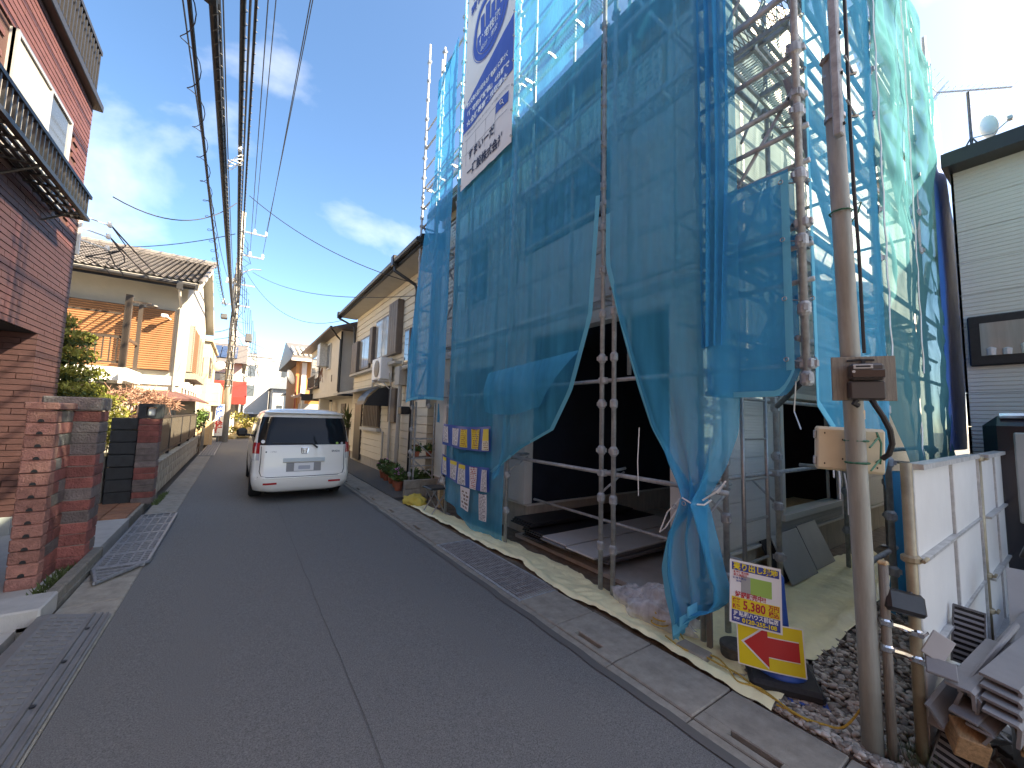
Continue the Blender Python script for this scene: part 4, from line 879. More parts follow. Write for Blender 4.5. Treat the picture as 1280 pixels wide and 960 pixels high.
for i, (x, y, lab) in enumerate(spots):
    t = thing('flower_pot', lab, 'potted plant', (x, y, 0), 0, 'potted plants by the beige house')
    MB().lathe([(.075, 0), (.11, .18), (.12, .2), (.1, .2)], (x, y, 0), 12).build('pot', 'terracotta', t)
    m = MB(); leaves(m, (x, y, .34), (.17, .17, .15), 160, .09, q); m.build('foliage', 'leaf_green', t); m = MB(); leaves(m, (x, y, .42), (.15, .15, .1), 40, .05, q); m.build('blossom', flw[i], t)
rk = thing('plant_rack', 'steel pipe rack holding flower pots behind the low block wall', 'rack', (3.6, 8.3, 0))
m = MB()
for x in (3.18, 3.62): m.tube((x, 8.3, 0), (x, 8.3, 2.0), .02, 6)
for z in (.62, .78, 1.2): m.tube((3.1, 8.3, z), (4.1, 8.3, z), .016, 6)
m.tube((3.18, 8.3, 1.18), (3.62, 8.3, .8), .014, 6); m.tube((3.18, 8.3, .75), (3.62, 8.3, .36), .014, 6); m.build('frame', 'steel', rk)
for i in range(3): box('shelf', 'wood_grey', 3.1, 4.1, 8.32+.07*i, 8.38+.07*i, .79, .81, rk)
for i, lab in enumerate(('red flowers in the left pot on the pipe rack', 'small green plant in the middle pot on the pipe rack', 'violet flowers in the right pot on the pipe rack')):
    x = 3.28+.28*i; t = thing('flower_pot', lab, 'potted plant', (x, 8.4, .81), 0, 'potted plants by the beige house')
    MB().lathe([(.05, 0), (.07, .1), (.075, .11)], (x, 8.4, .812), 10).build('pot', ['terracotta', 'terracotta', 'wood_grey'][i], t); m = MB(); leaves(m, (x, 8.4, .98), (.12, .1, .08), 90, .07, q); m.build('foliage', 'leaf_green', t); m = MB(); leaves(m, (x, 8.4, 1.02), (.1, .1, .06), 30, .04, q); m.build('blossom', ['awning_red', 'leaf_pine', 'flower'][i], t)
# ================================================================ HOUSE UNDER CONSTRUCTION
dm('siding_white', (.62, .615, .60), .7, var=.04, vs=3, bump=.12, bs=60, stretch=(1, 1, 12), rand=.03); groove(M['siding_white'], 'Z', .0303, .55, .22, .006)
dm('siding_grey', (.40, .40, .40), .7, var=.05, vs=3, rand=.04); groove(M['siding_grey'], 'Z', .0455, .6, .2, .006)
dm('trim_white', (.62, .61, .58), .6, var=.04)
dm('sheathing', (.55, .58, .54), .7, var=.08, vs=3)
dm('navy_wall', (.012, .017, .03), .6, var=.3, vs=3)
M['sheathing_print'] = print_mat('sheathing_print', (.60, .64, .60), (.24, .28, .28), rows=12, cols=3)
hc = thing('house_under_construction', 'half sided new house behind the scaffold and blue netting', 'house', (3.6, 5, 0))
HX, SY, EY, EX, HZ = 3.6, 2.12, 8.25, 13.5, 6.1
box('front_wall', 'sheathing', HX+.03, HX+.15, 4.85, EY, .42, HZ, hc); box('front_wall', 'sheathing', HX+.03, HX+.15, SY+.03, 4.847, 2.98, HZ, hc)
box('corner_column', 'trim_white', HX+.01, HX+.30, SY+.01, 2.40, .02, 2.977, hc)
OX0, OX1, OZ0, OZ1 = 5.42, 7.25, .66, 2.05
m = MB(); m.box(HX+.301, OX0, SY+.02, SY+.14, .40, 2.977); m.box(OX1, EX, SY+.02, SY+.14, .40, 2.977); m.box(OX0, OX1, SY+.02, SY+.14, .40, OZ0); m.box(OX0, OX1, SY+.02, SY+.14, OZ1, 2.977); m.box(HX+.151, EX, SY+.02, SY+.14, 2.98, HZ)
m.prism([(HX+.03, HZ), (EX, HZ), (EX, HZ+.2), (8.5, 9.0), (HX+.03, HZ+.2)], lambda a, b, d: (a, d, b), SY+.021, SY+.139)
m.build('side_wall', 'sheathing', hc)
box('back_wall', 'sheathing', EX-.1, EX, SY+.14, EY, 0, HZ, hc); box('end_wall', 'sheathing', HX+.151, EX-.1, EY-.12, EY, .42, HZ, hc)
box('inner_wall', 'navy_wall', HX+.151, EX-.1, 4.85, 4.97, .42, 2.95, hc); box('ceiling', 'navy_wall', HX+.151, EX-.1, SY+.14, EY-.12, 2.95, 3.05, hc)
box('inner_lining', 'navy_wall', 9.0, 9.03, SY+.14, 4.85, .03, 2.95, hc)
m = MB(); m.box(HX+.05, HX+.2, 4.84, EY, -.05, .42); m.box(HX+.2, 8.99, 4.84, 4.99, -.05, .42); m.box(HX+.31, EX, SY+.05, SY+.16, -.05, .40); m.build('foundation', 'foundation', hc)
m = MB(); m.box(HX+.02, HX+.05, 4.80, EY, .405, .43); m.box(HX+.05, 8.99, 4.80, 4.84, .405, .43); m.box(HX+.3, EX, SY-.02, SY+.015, .385, .41); m.build('drip_edge', 'trim_white', hc)
structure(box('carport_slab', 'concrete_light', HX-.15, 8.99, SY+.17, 4.839, -.1, .03))
# front siding panels
def fpanel(y0, y1, z0, z1): 
    mb = MB().bbox(HX, HX+.028, y0+.002, y1-.002, z0+.002, z1-.002, .004); mb.build('siding_panel', 'siding_white', hc)
for k in range(3): fpanel(2.40, 5.2, 3.08+.4*k, 3.48+.4*k)
for k in range(2): fpanel(2.40, 3.2, 4.285+.4*k, 4.685+.4*k); fpanel(5.205, 7.9, 3.08+.4*k, 3.48+.4*k)
for k in range(3): fpanel(4.97, 5.75, .44+.84*k, 1.28+.84*k)
box('corner_trim', 'trim_white', HX-.02, HX+.20, SY-.02, 2.395, .03, 3.5, hc); box('corner_trim', 'trim_white', HX-.018, HX+.20, SY-.018, 2.395, 3.503, HZ, hc)
box('carport_beam', 'trim_white', HX-.025, HX+.15, 2.4, 7.9, 2.92, 3.07, hc); box('corner_trim', 'trim_white', HX-.02, HX+.12, 4.83, 4.965, .435, 2.915, hc)
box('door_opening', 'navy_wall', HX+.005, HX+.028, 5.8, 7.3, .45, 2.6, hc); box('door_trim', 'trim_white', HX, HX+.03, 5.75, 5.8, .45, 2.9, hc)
# sheathing sheets with print and battens
def sheet_q(y0, y1, z0, z1):
    mb = MB(); mb.grid(lambda u, v: (HX+.024, y1+(y0-y1)*u, z1+(z0-z1)*v), 1, 1, True); mb.build('sheathing_sheet', 'sheathing_print', hc)
for j in range(6): sheet_q(2.45+.91*j, 3.34+.91*j, 5.15, 6.02)
for j in range(3): sheet_q(5.25+.91*j, 6.14+.91*j, 3.95, 5.1)
for j in range(13):
    y = 2.45+.455*j; box('batten', 'wood_pale', HX, HX+.022, y-.02, y+.02, 5.12 if y < 5.1 else 3.9, 6.0, hc)
box('eave_beam', 'wood', HX-.02, HX+.03, SY, EY, 6.03, 6.2, hc); box('eave_board', 'wood_grey', HX-.3, HX+.15, SY-.2, EY, 6.203, 6.24, hc)
m = MB(); m.prism([(HX-.32, 6.245), (8.5, 9.06), (EX+.3, 6.245), (EX+.3, 6.345), (8.5, 9.16), (HX-.32, 6.345)], lambda a, b, d: (a, d, b), SY+.16, EY+.2); m.build('roof', 'roof_tile', hc)
def cwin(y0, y1, z0, z1):
    w = box('window', 'steel_dark', HX-.03, HX+.03, y0, y1, z0, z1, hc)
    ym = (y0+y1)/2
    for a, b in ((y0+.05, ym-.02), (ym+.02, y1-.05)):
        p = box('pane', 'glass_sky', HX-.036, HX-.02, a, b, z0+.06, z1-.06, w)
    return w
cwin(3.25, 4.95, 4.3, 5.12); cwin(6.2, 6.75, 3.9, 5.05)
# side wall panels (sunlit upper part)
rr = random.Random(9)
def spanel(x0, x1, z0, z1, m_): MB().bbox(x0+.002, x1-.002, SY-.008, SY+.018, z0+.002, z1-.002, .004).build('siding_panel', m_, hc)
for k in range(14):
    z0 = .44+.455*k; z1 = z0+.455
    for (a, b) in ((HX+.2, OX0-.1), (OX0-.1, OX1+.1), (OX1+.1, 10.4), (10.4, EX)):
        if z1 > 6.3 and (HX+.03+(z1-6.3)*1.75) > a: a = min(b-.05, HX+.1+(z1-6.3)*1.75)
        if z1 > 6.3 and a > 10.3-.01: continue
        if a == OX0-.1 and z0 < OZ1 and z1 > OZ0:
            if z0 < OZ0: spanel(a, b, z0, OZ0-.01, 'siding_grey' if z0 < 2.1 else 'siding_white')
            elif z1 > OZ1+.1: spanel(a, b, OZ1+.07, z1, 'siding_grey')
            continue
        spanel(a, b, z0, z1, 'siding_white')
m = MB(); m.box(OX0-.08, OX0, SY-.03, SY+.1, OZ0, OZ1); m.box(OX1, OX1+.35, SY-.03, SY+.1, OZ0-.06, OZ1); m.box(OX0-.08, OX1+.1, SY-.05, SY+.1, OZ0-.07, OZ0-.002); m.box(OX0-.08, OX1+.1, SY-.03, SY+.1, OZ1+.002, OZ1+.07); m.build('window_frame', 'trim_white', hc)
box('sill_board', 'wood', OX0+.02, OX1-.2, SY+.15, SY+.5, OZ0-.1, OZ0-.03, hc)

# ================================================================ SCAFFOLD
sc = thing('scaffold', 'steel tube scaffold wrapped round the new house', 'scaffold', (3.1, 4, 0))
cpl = MB(); cpl.bbox(-.045, .045, -.04, .04, -.035, .035, .012); cpl.box(-.06, .06, -.018, .018, -.02, .02); cpl = cpl.mesh('coupler', 'steel_dirty')
rosm = MB(); rosm.lathe([(.024, -.05), (.04, -.03), (.04, .03), (.024, .05)], (0, 0, 0), 10); rosm.box(-.055, .055, -.012, .012, -.02, .02); rosm = rosm.mesh('wedge_collar', 'steel_dirty')
FXO, FXI, SYO, SYI = 3.1, 3.42, 1.05, 1.75
zl = [1.17, 2.1, 4.05, 5.95, 7.85]
def pole(x, y, z0, z1, r=.024, col=True):
    p = MB().tube((x, y, z0), (x, y, z1), r, 10).build('pole', 'steel_dirty', sc, True)
    if col:
        z = max(z0, .45)
        while z < z1-.1: link('wedge_collar', rosm, p, Mx=TR((x, y, z), (0, 0, rnd.uniform(0, 3)))); z += .475
    m = MB(); 
    if z0 < .05: m.box(x-.07, x+.07, y-.07, y+.07, .0, .012); m.tube((x, y, .012), (x, y, .3), r*.75, 8); m.build('base_plate', 'steel_dirty', p)
    return p
for y in (8.3, 6.47, 4.58): pole(FXO, y, .0, 10.4)
pole(FXO, 7.41, 1.9, 9.6)
for y in (2.86, 2.70): pole(FXO, y, .0, 10.4)
pole(FXO, 1.79, .0, 10.4); pole(FXO, SYO, 2.02, 10.4)
for y in (8.3, 6.47, 4.58, 2.77): pole(FXI, y, 1.9 if y > 2.8 else 2.2, 10.2, col=False)
for x in (3.39, 4.36, 6.23, 7.9): pole(x, SYI, .0, 9.6)
pole(4.86, SYO, .25, 10.2); pole(6.62, SYO, 1.0, 8.6); pole(7.76, SYO, 1.2, 7.35); pole(7.92, SYO, 6.3, 7.2, col=False)
def ledger(a, b, r=.0214, m_='steel_dirty', name='ledger'): return MB().tube(a, b, r, 8).build(name, m_, sc, True)
def cp(p): link('coupler', cpl, sc, Mx=TR(p, (0, 0, rnd.choice((0, R(90))))))
for z, y0, y1 in ((1.17, 1.6, 4.7), (2.06, 4.4, 8.4), (2.12, 1.0, 4.6), (4.05, 1.0, 8.4), (4.5, 4.5, 8.4), (5.95, 1.0, 8.4), (5.5, 4.5, 6.6), (7.85, 1.0, 8.4), (6.4, 4.6, 8.4), (9.2, 1.0, 7.5), (3.1, 1.0, 2.8)):
    ledger((FXO+.045, y0, z), (FXO+.045, y1, z))
    for y in (1.05, 1.79, 2.86, 4.58, 6.47, 8.3):
        if y0 <= y <= y1: cp((FXO+.02, y, z))
for z in (.55,): ledger((FXO+.5, 1.7, z), (FXO+.5, 4.6, z), .018)
for z in (2.7, 2.95, 3.55, 3.81, 4.4, 4.9, 5.4, 5.9, 6.5): ledger((FXO+.04, 1.0, z), (FXO+.04, 1.82, z), .019)
for z in (1.2, 2.15, 3.1, 4.05, 5.0, 5.95, 6.9):
    for y in (1.05, 1.79, 4.58, 6.47, 8.3):
        if y < 2 and z < 2 and y < 1.5: continue
        ledger((FXO, y+.04, z), (FXI+.05 if y != 1.79 else FXI, y+.04, z), .019, name='transom')
for z in (1.24, 1.95, 3.1, 4.05, 5.0, 5.95, 6.9):
    ledger((3.2, SYI+.045, z), (7.95, SYI+.045, z))
    for x in (4.36, 6.23): cp((x, SYI+.02, z))
for z in (2.3, 3.1, 4.05, 5.0, 5.95, 6.9):
    ledger((3.1, SYO+.045, z), (7.8 if z < 6.5 else 7.2, SYO+.045, z))
ledger((6.4, SYO+.02, 7.45), (7.8, SYO+.02, 6.85)); ledger((4.3, SYO+.045, 1.5), (6.9, SYO+.045, 1.5)); ledger((4.2, SYO+.02, .62), (8.5, SYO+.02, .62))
for z in (1.3, 2.3, 4.05, 5.95):
    for x in (4.86, 6.62): ledger((x+.03, SYO, z), (x+.03, SYI, z), .019, name='transom')
for a, b in (((6.3, 4.1), (4.65, 2.95)), ((4.6, 6.5), (2.9, 4.4)), ((6.4, 1.2), (4.6, 2.9)), ((2.7, 6.6), (1.8, 4.9)), ((6.4, 7.9), (4.6, 6.0)), ((8.3, 2.2), (6.5, 4.0)), ((8.3, 5.9), (6.5, 4.1))):
    ledger((FXO+.075, a[0], a[1]), (FXO+.075, b[0], b[1]), .017, name='brace')
for a, b in (((3.2, 4.3), (4.8, 2.4)), ((4.86, 6.0), (6.6, 4.1)), ((3.2, 6.2), (4.8, 4.2)), ((6.6, 2.4), (7.7, 4.0))):
    ledger((a[0], SYO+.09, a[1]), (b[0], SYO+.09, b[1]), .03, name='brace')
ledger((FXO, 1.05, 2.03), (FXO+.55, 1.45, 1.86), .02, 'steel_dark', 'brace')
# bracket triangles under the low ledger
for y in (2.86, 1.75, 4.58): ledger((FXO+.02, y, .98), (FXO+.35, y, 1.16), .012, name='bracket'); ledger((FXO, y, 1.165), (FXI+.05, y, 1.2), .016, name='bracket')
for x in (3.39, 4.36): ledger((x, SYI+.02, .95), (x+.02, SYI+.3, 1.2), .012, name='bracket')
# walkways: steel planks of punched mesh
def plank_mesh(ln, w):
    f = MB(); f.box(0, .025, 0, ln, -.045, .0); f.box(w-.025, w, 0, ln, -.045, 0); f.box(.025, w-.025, 0, .03, -.045, 0); f.box(.025, w-.025, ln-.03, ln, -.045, 0)
    for k in (.33, .66): f.box(.025, w-.025, ln*k, ln*k+.025, -.045, 0)
    for sx in (.03, w-.03):
        f.tube((sx, -.06, -.01), (sx, .04, -.01), .018, 6); f.tube((sx, ln-.04, -.01), (sx, ln+.06, -.01), .018, 6)
    g = MB(); n = int(ln/.035)
    for k in range(n): y = .03+(ln-.06)*k/n; g.add([(.025, y, -.006), (w-.025, y+.03, -.006), (w-.025, y+.038, -.006), (.025, y+.008, -.006)], [(0, 1, 2, 3)]); g.add([(.025, y+.03, -.007), (w-.025, y, -.007), (w-.025, y+.008, -.007), (.025, y+.038, -.007)], [(0, 1, 2, 3)])
    return f.mesh('walkway_plank', 'steel'), g.mesh('mesh_deck', 'steel')
P18 = plank_mesh(1.78, .24); P17 = plank_mesh(1.68, .24)
def plank(Mx, pm):
    o = link('walkway_plank', pm[0], sc, Mx=Mx); d = bpy.data.objects.new('mesh_deck', pm[1]); C.objects.link(d); d.parent = o; d['kind'] = 'stuff'
for z in (3.06, 4.98, 6.85):
    for y, pm in ((6.5, P18), (4.65, P18), (2.9, P17), (1.1, P17)): plank(TR((3.17, y, z)), pm)
    for k in range(3): plank(TR((3.45+1.55*k+1.78, 1.2, z), (0, 0, R(90))), P18); plank(TR((3.45+1.55*k+1.78, 1.46, z), (0, 0, R(90))), P18)
for z in (3.55, 5.4, 6.9, 7.35, 8.3): ledger((FXO+.05, 1.85, z), (FXO+.05, 8.4, z), .017)
for z in (2.6, 3.55, 4.5, 5.45, 6.4): ledger((3.2, SYI+.30, z), (8.4, SYI+.30, z), .017); ledger((3.15, SYO+.06, z), (7.6, SYO+.06, z), .017)
for k in range(4):
    ledger((FXO+.07, 1.78, 3.2+1.55*k), (FXO+.07, 1.06, 4.2+1.55*k), .014, name='brace')
    ledger((3.6+.2*k, SYI, 3.1+1.3*k), (4.4+.2*k, SYI, 4.4+1.3*k), .014, name='brace')
for y in (5.5, 3.7, 2.2): ledger((FXI, y, 2.0 if y > 4.6 else 3.0), (FXI, y, 8.0), .02, name='pole')
# ladder
ld = thing('ladder', 'galvanised steel ladder standing against the scaffold behind the netting', 'ladder', (3.7, 1.7, 0))
for x in (3.5, 3.93): MB().tube((x, 1.66, .12), (x, 1.66, 2.2), .018, 8).build('stile', 'galv', ld, True)
rg = MB().tube((3.5, 1.66, 0), (3.93, 1.66, 0), .012, 6).mesh('rung', 'galv')
for i in range(6): link('rung', rg, ld, Mx=TR((0, 0, .22+.34*i)))

# ================================================================ NETTING
def cloth(name, fn, nu, nv, m_, parent=None, amp=(.03, 0, 0), sc_=(3, .6), seed=0, uv=False, smooth=True):
    A = Vector(amp)
    def g(u, v):
        p = Vector(fn(u, v)); q = (p.x*sc_[0]*.6+p.y*sc_[0], p.z*sc_[1], seed*7.7)
        n1 = noise.noise(Vector(q))+.5*noise.noise(Vector(q)*2.3)+.28*noise.noise(Vector((q[0]*2.2+p.z*2.1, p.z*3.4, seed+3)))
        edge = min(1, 8*u, 8*(1-u))*.8+.2
        return p+A*n1*edge
    return MB().grid(g, nu, nv, uv).build(name, m_, parent, smooth)
def hem(pts, w=.05, dirv=(0, 0, 1), parent=None, m_='net_hem'):
    m = MB(); k = len(pts)-1; d = Vector(dirv)*w
    def fn(u, v):
        i = min(int(u*k), k-1); p = Vector(pts[i]).lerp(Vector(pts[i+1]), u*k-i); return p+d*v+Vector((-.004, -.004, 0))
    return m.grid(fn, k*3, 1).build('hem', m_, parent, True)
NG = 'blue mesh nets hung on the scaffold'
def net(name, label, fn, nu, nv, m_, **kw): return tag(cloth(name, fn, nu, nv, m_, **kw), label, 'netting', NG)
XN = 3.045
# A: far left sheet, flaring toward its foot
def fA(u, v):
    z = 9.05-(9.05-1.98-.04*math.sin(u*3.1))*v-(.0 if v > .02 else .5*(1-u)); y1 = 7.42+(8.45-7.42)*min(1, max(0, (v-.35)/.5))**.8; y = y1+(6.5-y1)*u
    if v < .12: z -= (1-u)*.55*(1-v/.12)*.3
    return (XN-.05-.12*v**3*math.sin(u*3.1), y, z)
nA = net('net', 'leftmost blue net sheet hanging free beside the beige house', fA, 26, 90, 'net_deep', amp=(.06, 0, 0), seed=1); hem([fA(i/20, 1) for i in range(21)], .05, parent=nA)
def fA2(u, v):
    z0 = 1.98; rag = [.95, .9, .75, .62, .85, .5, .3, .12, .05, .0]; k = rag[min(9, int(u*10))]; return (3.62, 8.15-1.1*u, z0-(z0-1.05-k*.55)*v)
tag(cloth('net', fA2, 40, 12, 'net_deep', amp=(.05, 0, 0), seed=2), 'torn blue net scrap hanging low behind the leftmost sheet', 'netting', NG)
# B: sheet carrying the poster strips, down to the ground
def fB(u, v):
    y = 6.44+(4.60-6.44)*u; zb = .26-.24*min(1, u*1.5)+.03*math.sin(u*9); return (XN+.02-.05*math.sin(u*3.1)*v, y, 9.9+(zb-9.9)*v)
nB = net('net', 'blue net sheet behind the notices reaching the ground', fB, 40, 110, 'net', amp=(.045, 0, 0), seed=3)
# C: sheet pulled aside over the carport opening
rc = [(0, 2.83, 9.9), (.5, 2.83, 4.1), (.62, 2.93, 2.8), (.72, 3.22, 2.02), (.80, 3.52, 1.58), (.89, 4.12, 1.33), (1, 4.82, .93)]
def fC(u, v):
    yr, zr = interp(rc, v); zl_ = 9.9+(.96-9.9)*v; yl = 4.56+.3*max(0, v-.8)*5*.25
    k = u; sag = -.10*math.sin(u*3.14)*max(0, v-.5)*2
    return (XN-.03-.10*math.sin(u*3.14)*max(0, v-.45), yl+(yr-yl)*k, zl_+(zr-zl_)*k+sag)
nC = net('net', 'blue net sheet drawn aside above the dark carport opening', fC, 44, 110, 'net', amp=(.05, .01, .01), seed=4); hem([fC(1, .5+.5*i/30) for i in range(31)], .06, (-.15, .9, .2), parent=nC)
def fC2(u, v):
    a = Vector((XN-.09, 4.90, 2.35)).lerp(Vector((XN-.09, 3.05, 2.45)), u); b = Vector((XN-.12, 4.92, 1.78)).lerp(Vector((XN-.12, 3.66, 1.86)), u); p = a.lerp(b, v); p.x -= .06*math.sin(v*3.1); p.z -= .07*math.sin(u*3.1)*v; return p
tag(cloth('net', fC2, 26, 10, 'net', amp=(.05, 0, .02), seed=5), 'folded over blue net flap above the white notices', 'netting', NG)
# D: sheet knotted at the middle
rd = [(-9.9, 2.74, 1.44), (-3.3, 2.73, 1.42), (-2.45, 2.49, 1.43), (-1.95, 2.33, 1.44), (-1.65, 2.22, 1.46), (-1.38, 2.06, 1.56), (-1.2, 1.92, 1.66), (-1.11, 1.86, 1.72), (-1.02, 1.91, 1.68), (-.8, 2.05, 1.60), (-.5, 2.08, 1.50), (-.3, 2.02, 1.50), (-.15, 1.95, 1.56), (-.03, 1.92, 1.70)]
def fD(u, v):
    zz = 9.9*(1-v)**1.6+.03; a, b = interp(rd, -zz); w = (a-b)/1.3
    zl_ = zz+ (0 if zz > .6 else (.32*u*(1-zz/.6))); fold = .10*math.sin(u*19+zz*.8)*max(0, 1-w) + .05*math.sin(u*11+zz)*max(0, .85-w)
    if zz < 1.1: fold *= 1.25
    return (3.0-.02*(1-w)+fold-.10*max(0, 1-zz/1.1)**1.2, a+(b-a)*u, zl_)
nD = net('net', 'blue net sheet tied in a knot at waist height beside the sign', fD, 70, 150, 'net', amp=(.03, .012, 0), seed=6); hem([fD(0, .45+.53*i/40) for i in range(41)], .055, (0, -1, 0), parent=nD); hem([fD(i/30, 1) for i in range(31)], .07, (0, 0, 1), parent=nD)
m = MB(); m.ptube([(3.0+.11*math.cos(t*.7), 1.79+.12*math.sin(t*.7), 1.10+.02*math.sin(t*2)) for t in range(10)], .007, 5); m.ptube([(2.9, 1.86, 1.1), (2.92, 1.98, .98), (2.93, 2.06, .8), (2.92, 2.0, .85), (2.9, 1.88, 1.02)], .006, 5); m.ptube([(2.95, 1.7, 1.12), (2.97, 1.6, 1.2), (3.0, 1.55, 1.28), (3.02, 1.62, 1.18)], .007, 5); m.build('tie_cord', 'white_paint', nD)
m = MB(); m.ptube([(2.98, 2.30, 1.65), (2.97, 2.31, 1.35), (2.97, 2.30, 1.05)], .005, 4); m.build('tie_cord', 'white_paint', nD)
for p in ((2.895, 1.82, 1.08), (2.895, 1.90, 1.04)): m = MB(); m.ptube([(p[0], p[1]+.016*math.cos(t*.7), p[2]+.016*math.sin(t*.7)) for t in range(10)], .004, 4); m.build('eyelet', 'galv', nD)
def fG(u, v): z = 9.9-7.6*v; return (3.02+.055*math.sin(u*22+z*.5)+.02*math.sin(u*9), 1.74-.22*u*(1-.2*math.sin(z)), z)
tag(cloth('net', fG, 40, 60, 'net_deep', amp=(.02, 0, 0), seed=8), 'bunched dark blue net running up beside the corner pole', 'netting', NG)
# E: doubled sheet at the corner
def fE(u, v, dx=0): zb = 1.90+.22*max(0, (u-.8)*5)**2*.8+.05*max(0, (.2-u)*5)**2; return (XN+dx-.03*math.sin(u*3.1)*v, 1.70+(1.10-1.70)*u, 3.5+(zb-3.5)*v)
nE = net('net', 'deep blue net panel laced to the hanging corner pole', fE, 26, 90, 'net_deep', amp=(.03, 0, 0), seed=9); hem([fE(i/20, 1) for i in range(21)], .04, parent=nE); hem([fE(1, .02+.98*i/20) for i in range(21)], .05, (0, 1, 0), parent=nE)
cloth('inner_layer', lambda u, v: fE(u, .02+.975*v, .10), 20, 60, 'net_deep', nE, amp=(.03, 0, 0), seed=10)
m = MB()
for k in range(11):
    z = 2.15+.42*k; m.ptube([(3.06, 1.14, z), (3.085, 1.06, z-.02), (3.14, 1.02, z)], .005, 4)
    for y, x in ((1.14, 3.035), (1.02, 3.16)): m.ptube([(x-.008, y+.014*math.cos(t*.8), z+.014*math.sin(t*.8)) for t in range(9)], .004, 4)
m.ptube([(3.06, 1.1, 2.0), (3.07, 1.12, 1.8), (3.06, 1.08, 1.68)], .005, 4); m.build('lacing', 'galv', nE)
# F: side sheets
bF = [(0, 1.84), (.15, 1.60), (.35, 1.38), (.6, 1.35), (.75, 1.5), (.9, 1.85), (1, 2.1)]
def fF(u, v): zb = interp(bF, u)[0]; return (3.16+1.68*u, SYO-.03-.10*math.sin(u*3.1)*v**3, 9.9+(zb-9.9)*v)
nF = net('net', 'blue net panel right of the corner pole behind the meter pole', fF, 40, 90, 'net', amp=(0, .05, 0), seed=11); hem([fF(i/30, 1) for i in range(31)], .06, parent=nF); hem([fF(0, i/20) for i in range(21)], .05, (1, 0, 0), parent=nF)
m = MB()
for x, z in ((3.3, 1.65), (3.55, 1.38), (3.4, 1.5)): q = random.Random(int(x*99)); m.ptube([(x, 1.0, z), (x+.03, .99, z-.15), (x-.02, .98, z-.28), (x+.02, .99, z-.1)], .005, 4)
m.build('tie_cord', 'white_paint', nF)
def fF2(u, v):
    zb = interp([(0, 2.15), (.2, 1.55), (.45, 1.0), (.6, .75), (.8, 1.0), (1, 1.15)], u)[0]; return (4.78+1.2*u-.0*v, SYO-.04-.06*math.sin(u*3.1)*v**2+.018*math.sin(u*23+v*31), 9.7-1.2*u+(zb-9.7+1.2*u)*v)
nF2 = net('net', 'sunlit pale teal net panel on the side of the scaffold', fF2, 50, 140, 'net_sun', amp=(0, .10, 0), seed=12)
def fF3(u, v): zt = 8.5-2.0*u; return (6.0+1.62*u, SYO-.04-.05*math.sin(u*3.1)*v, zt+(1.08+.1*math.sin(u*7)-zt)*v)
nF3 = net('net', 'net panel in sunlit teal next to the solid blue tarp', fF3, 54, 130, 'net_sun', amp=(0, .11, 0), seed=13)
for x in (4.79, 5.98): 
    MB().ptube([(x+[0, .03, -.01][k % 3], SYO-.08, 2.3+.16*k) for k in range(38)], .007, 4).build('lacing', 'white_paint', nF3)
for x, z in ((5.6, 1.6), (6.5, 1.15), (6.9, 1.1), (7.3, 1.1)): MB().ptube([(x, SYO-.09, z+.3), (x+.03, SYO-.1, z+.1), (x-.02, SYO-.1, z-.1), (x+.02, SYO-.1, z-.2)], .008, 4).build('tie_cord', 'white_paint', nF3)
def fT(u, v): zt = 6.45-.9*u**2*(1); zb = 1.45; w = .55+.72*min(1, v/.2)+.1*v; return (7.55-.45*v+w*u, .985+.012*math.sin(u*8+v*5), zt+(zb-zt)*v)
tag(cloth('tarp', fT, 16, 50, 'tarp_blue', amp=(0, .012, 0), seed=14), 'solid bright blue tarp strip at the far right edge of the scaffold', 'tarp')
def fL(u, v): return (6.2+1.2*u, SYO+.03+.05*math.sin(u*14), 1.25-1.2*v)
tag(cloth('net', fL, 30, 16, 'net_deep', amp=(0, .08, 0), seed=15), 'crumpled dark blue net end lying low behind the white fence panels', 'netting', NG)
def fH(u, v): a = 4.95+.45*u; return (a, SYO+.02+.06*math.sin(u*12), 1.3-1.25*v)
tag(cloth('net', fH, 20, 14, 'net_deep', amp=(0, .06, 0), seed=16), 'loose blue net tail hanging behind the meter pole to the ground', 'netting', NG)

# ================================================================ BANNER
XB = 2.995
dm('banner_cloth', (.74, .71, .66), .75, var=.03, vs=2, bump=.2, bs=5)
BY_, BYR, BZ0, BZ1 = 6.17, 4.56, 5.72, 10.2
def bw_(u, v):   # u 0..1 left to right, v 0 bottom..1 top
    return Vector((XB+.018*noise.noise(Vector((u*3+v*2, v*6, 1)))+.012*noise.noise(Vector((u*9-v*9, v*2, 5))), BY_+(BYR-BY_)*u, BZ0+(BZ1-BZ0)*v))
bn = thing('banner', 'tall white and blue builder banner hung on the scaffold front', 'banner', (XB, 5.4, 5.7))
MB().grid(lambda u, v: bw_(u, v), 30, 60).build('cloth', 'banner_cloth', bn, True)
WB, HB = BY_-BYR, BZ1-BZ0
def bmap(cu, cv, off=.008):   # metres from bottom-left
    def f(a, b):
        u = (cu+a)/WB; v = (cv+b)/HB; return bw_(u, v)+Vector((-off, 0, 0))
    return f
def bshape(name, poly, m_, off=.006, n=0):
    f = bmap(0, 0, off); mb = MB(); mb.add([f(a, b) for a, b in poly], [tuple(range(len(poly)))]); return mb.build(name, m_, bn)
m = MB(); f = bmap(0, 0, .006)
top = lambda u: 1.55+.10*math.sin(u*2.0)+.32*u*u*.6+.25*u; bot = lambda u: 1.05+.02*math.sin(u*3)+.12*u*u
m.grid(lambda u, v: f(.02+(WB-.04)*u, bot(u)+(top(u)+.62*(1-u)*.0-bot(u))*v), 30, 6); m.build('blue_band', 'banner_blue', bn)
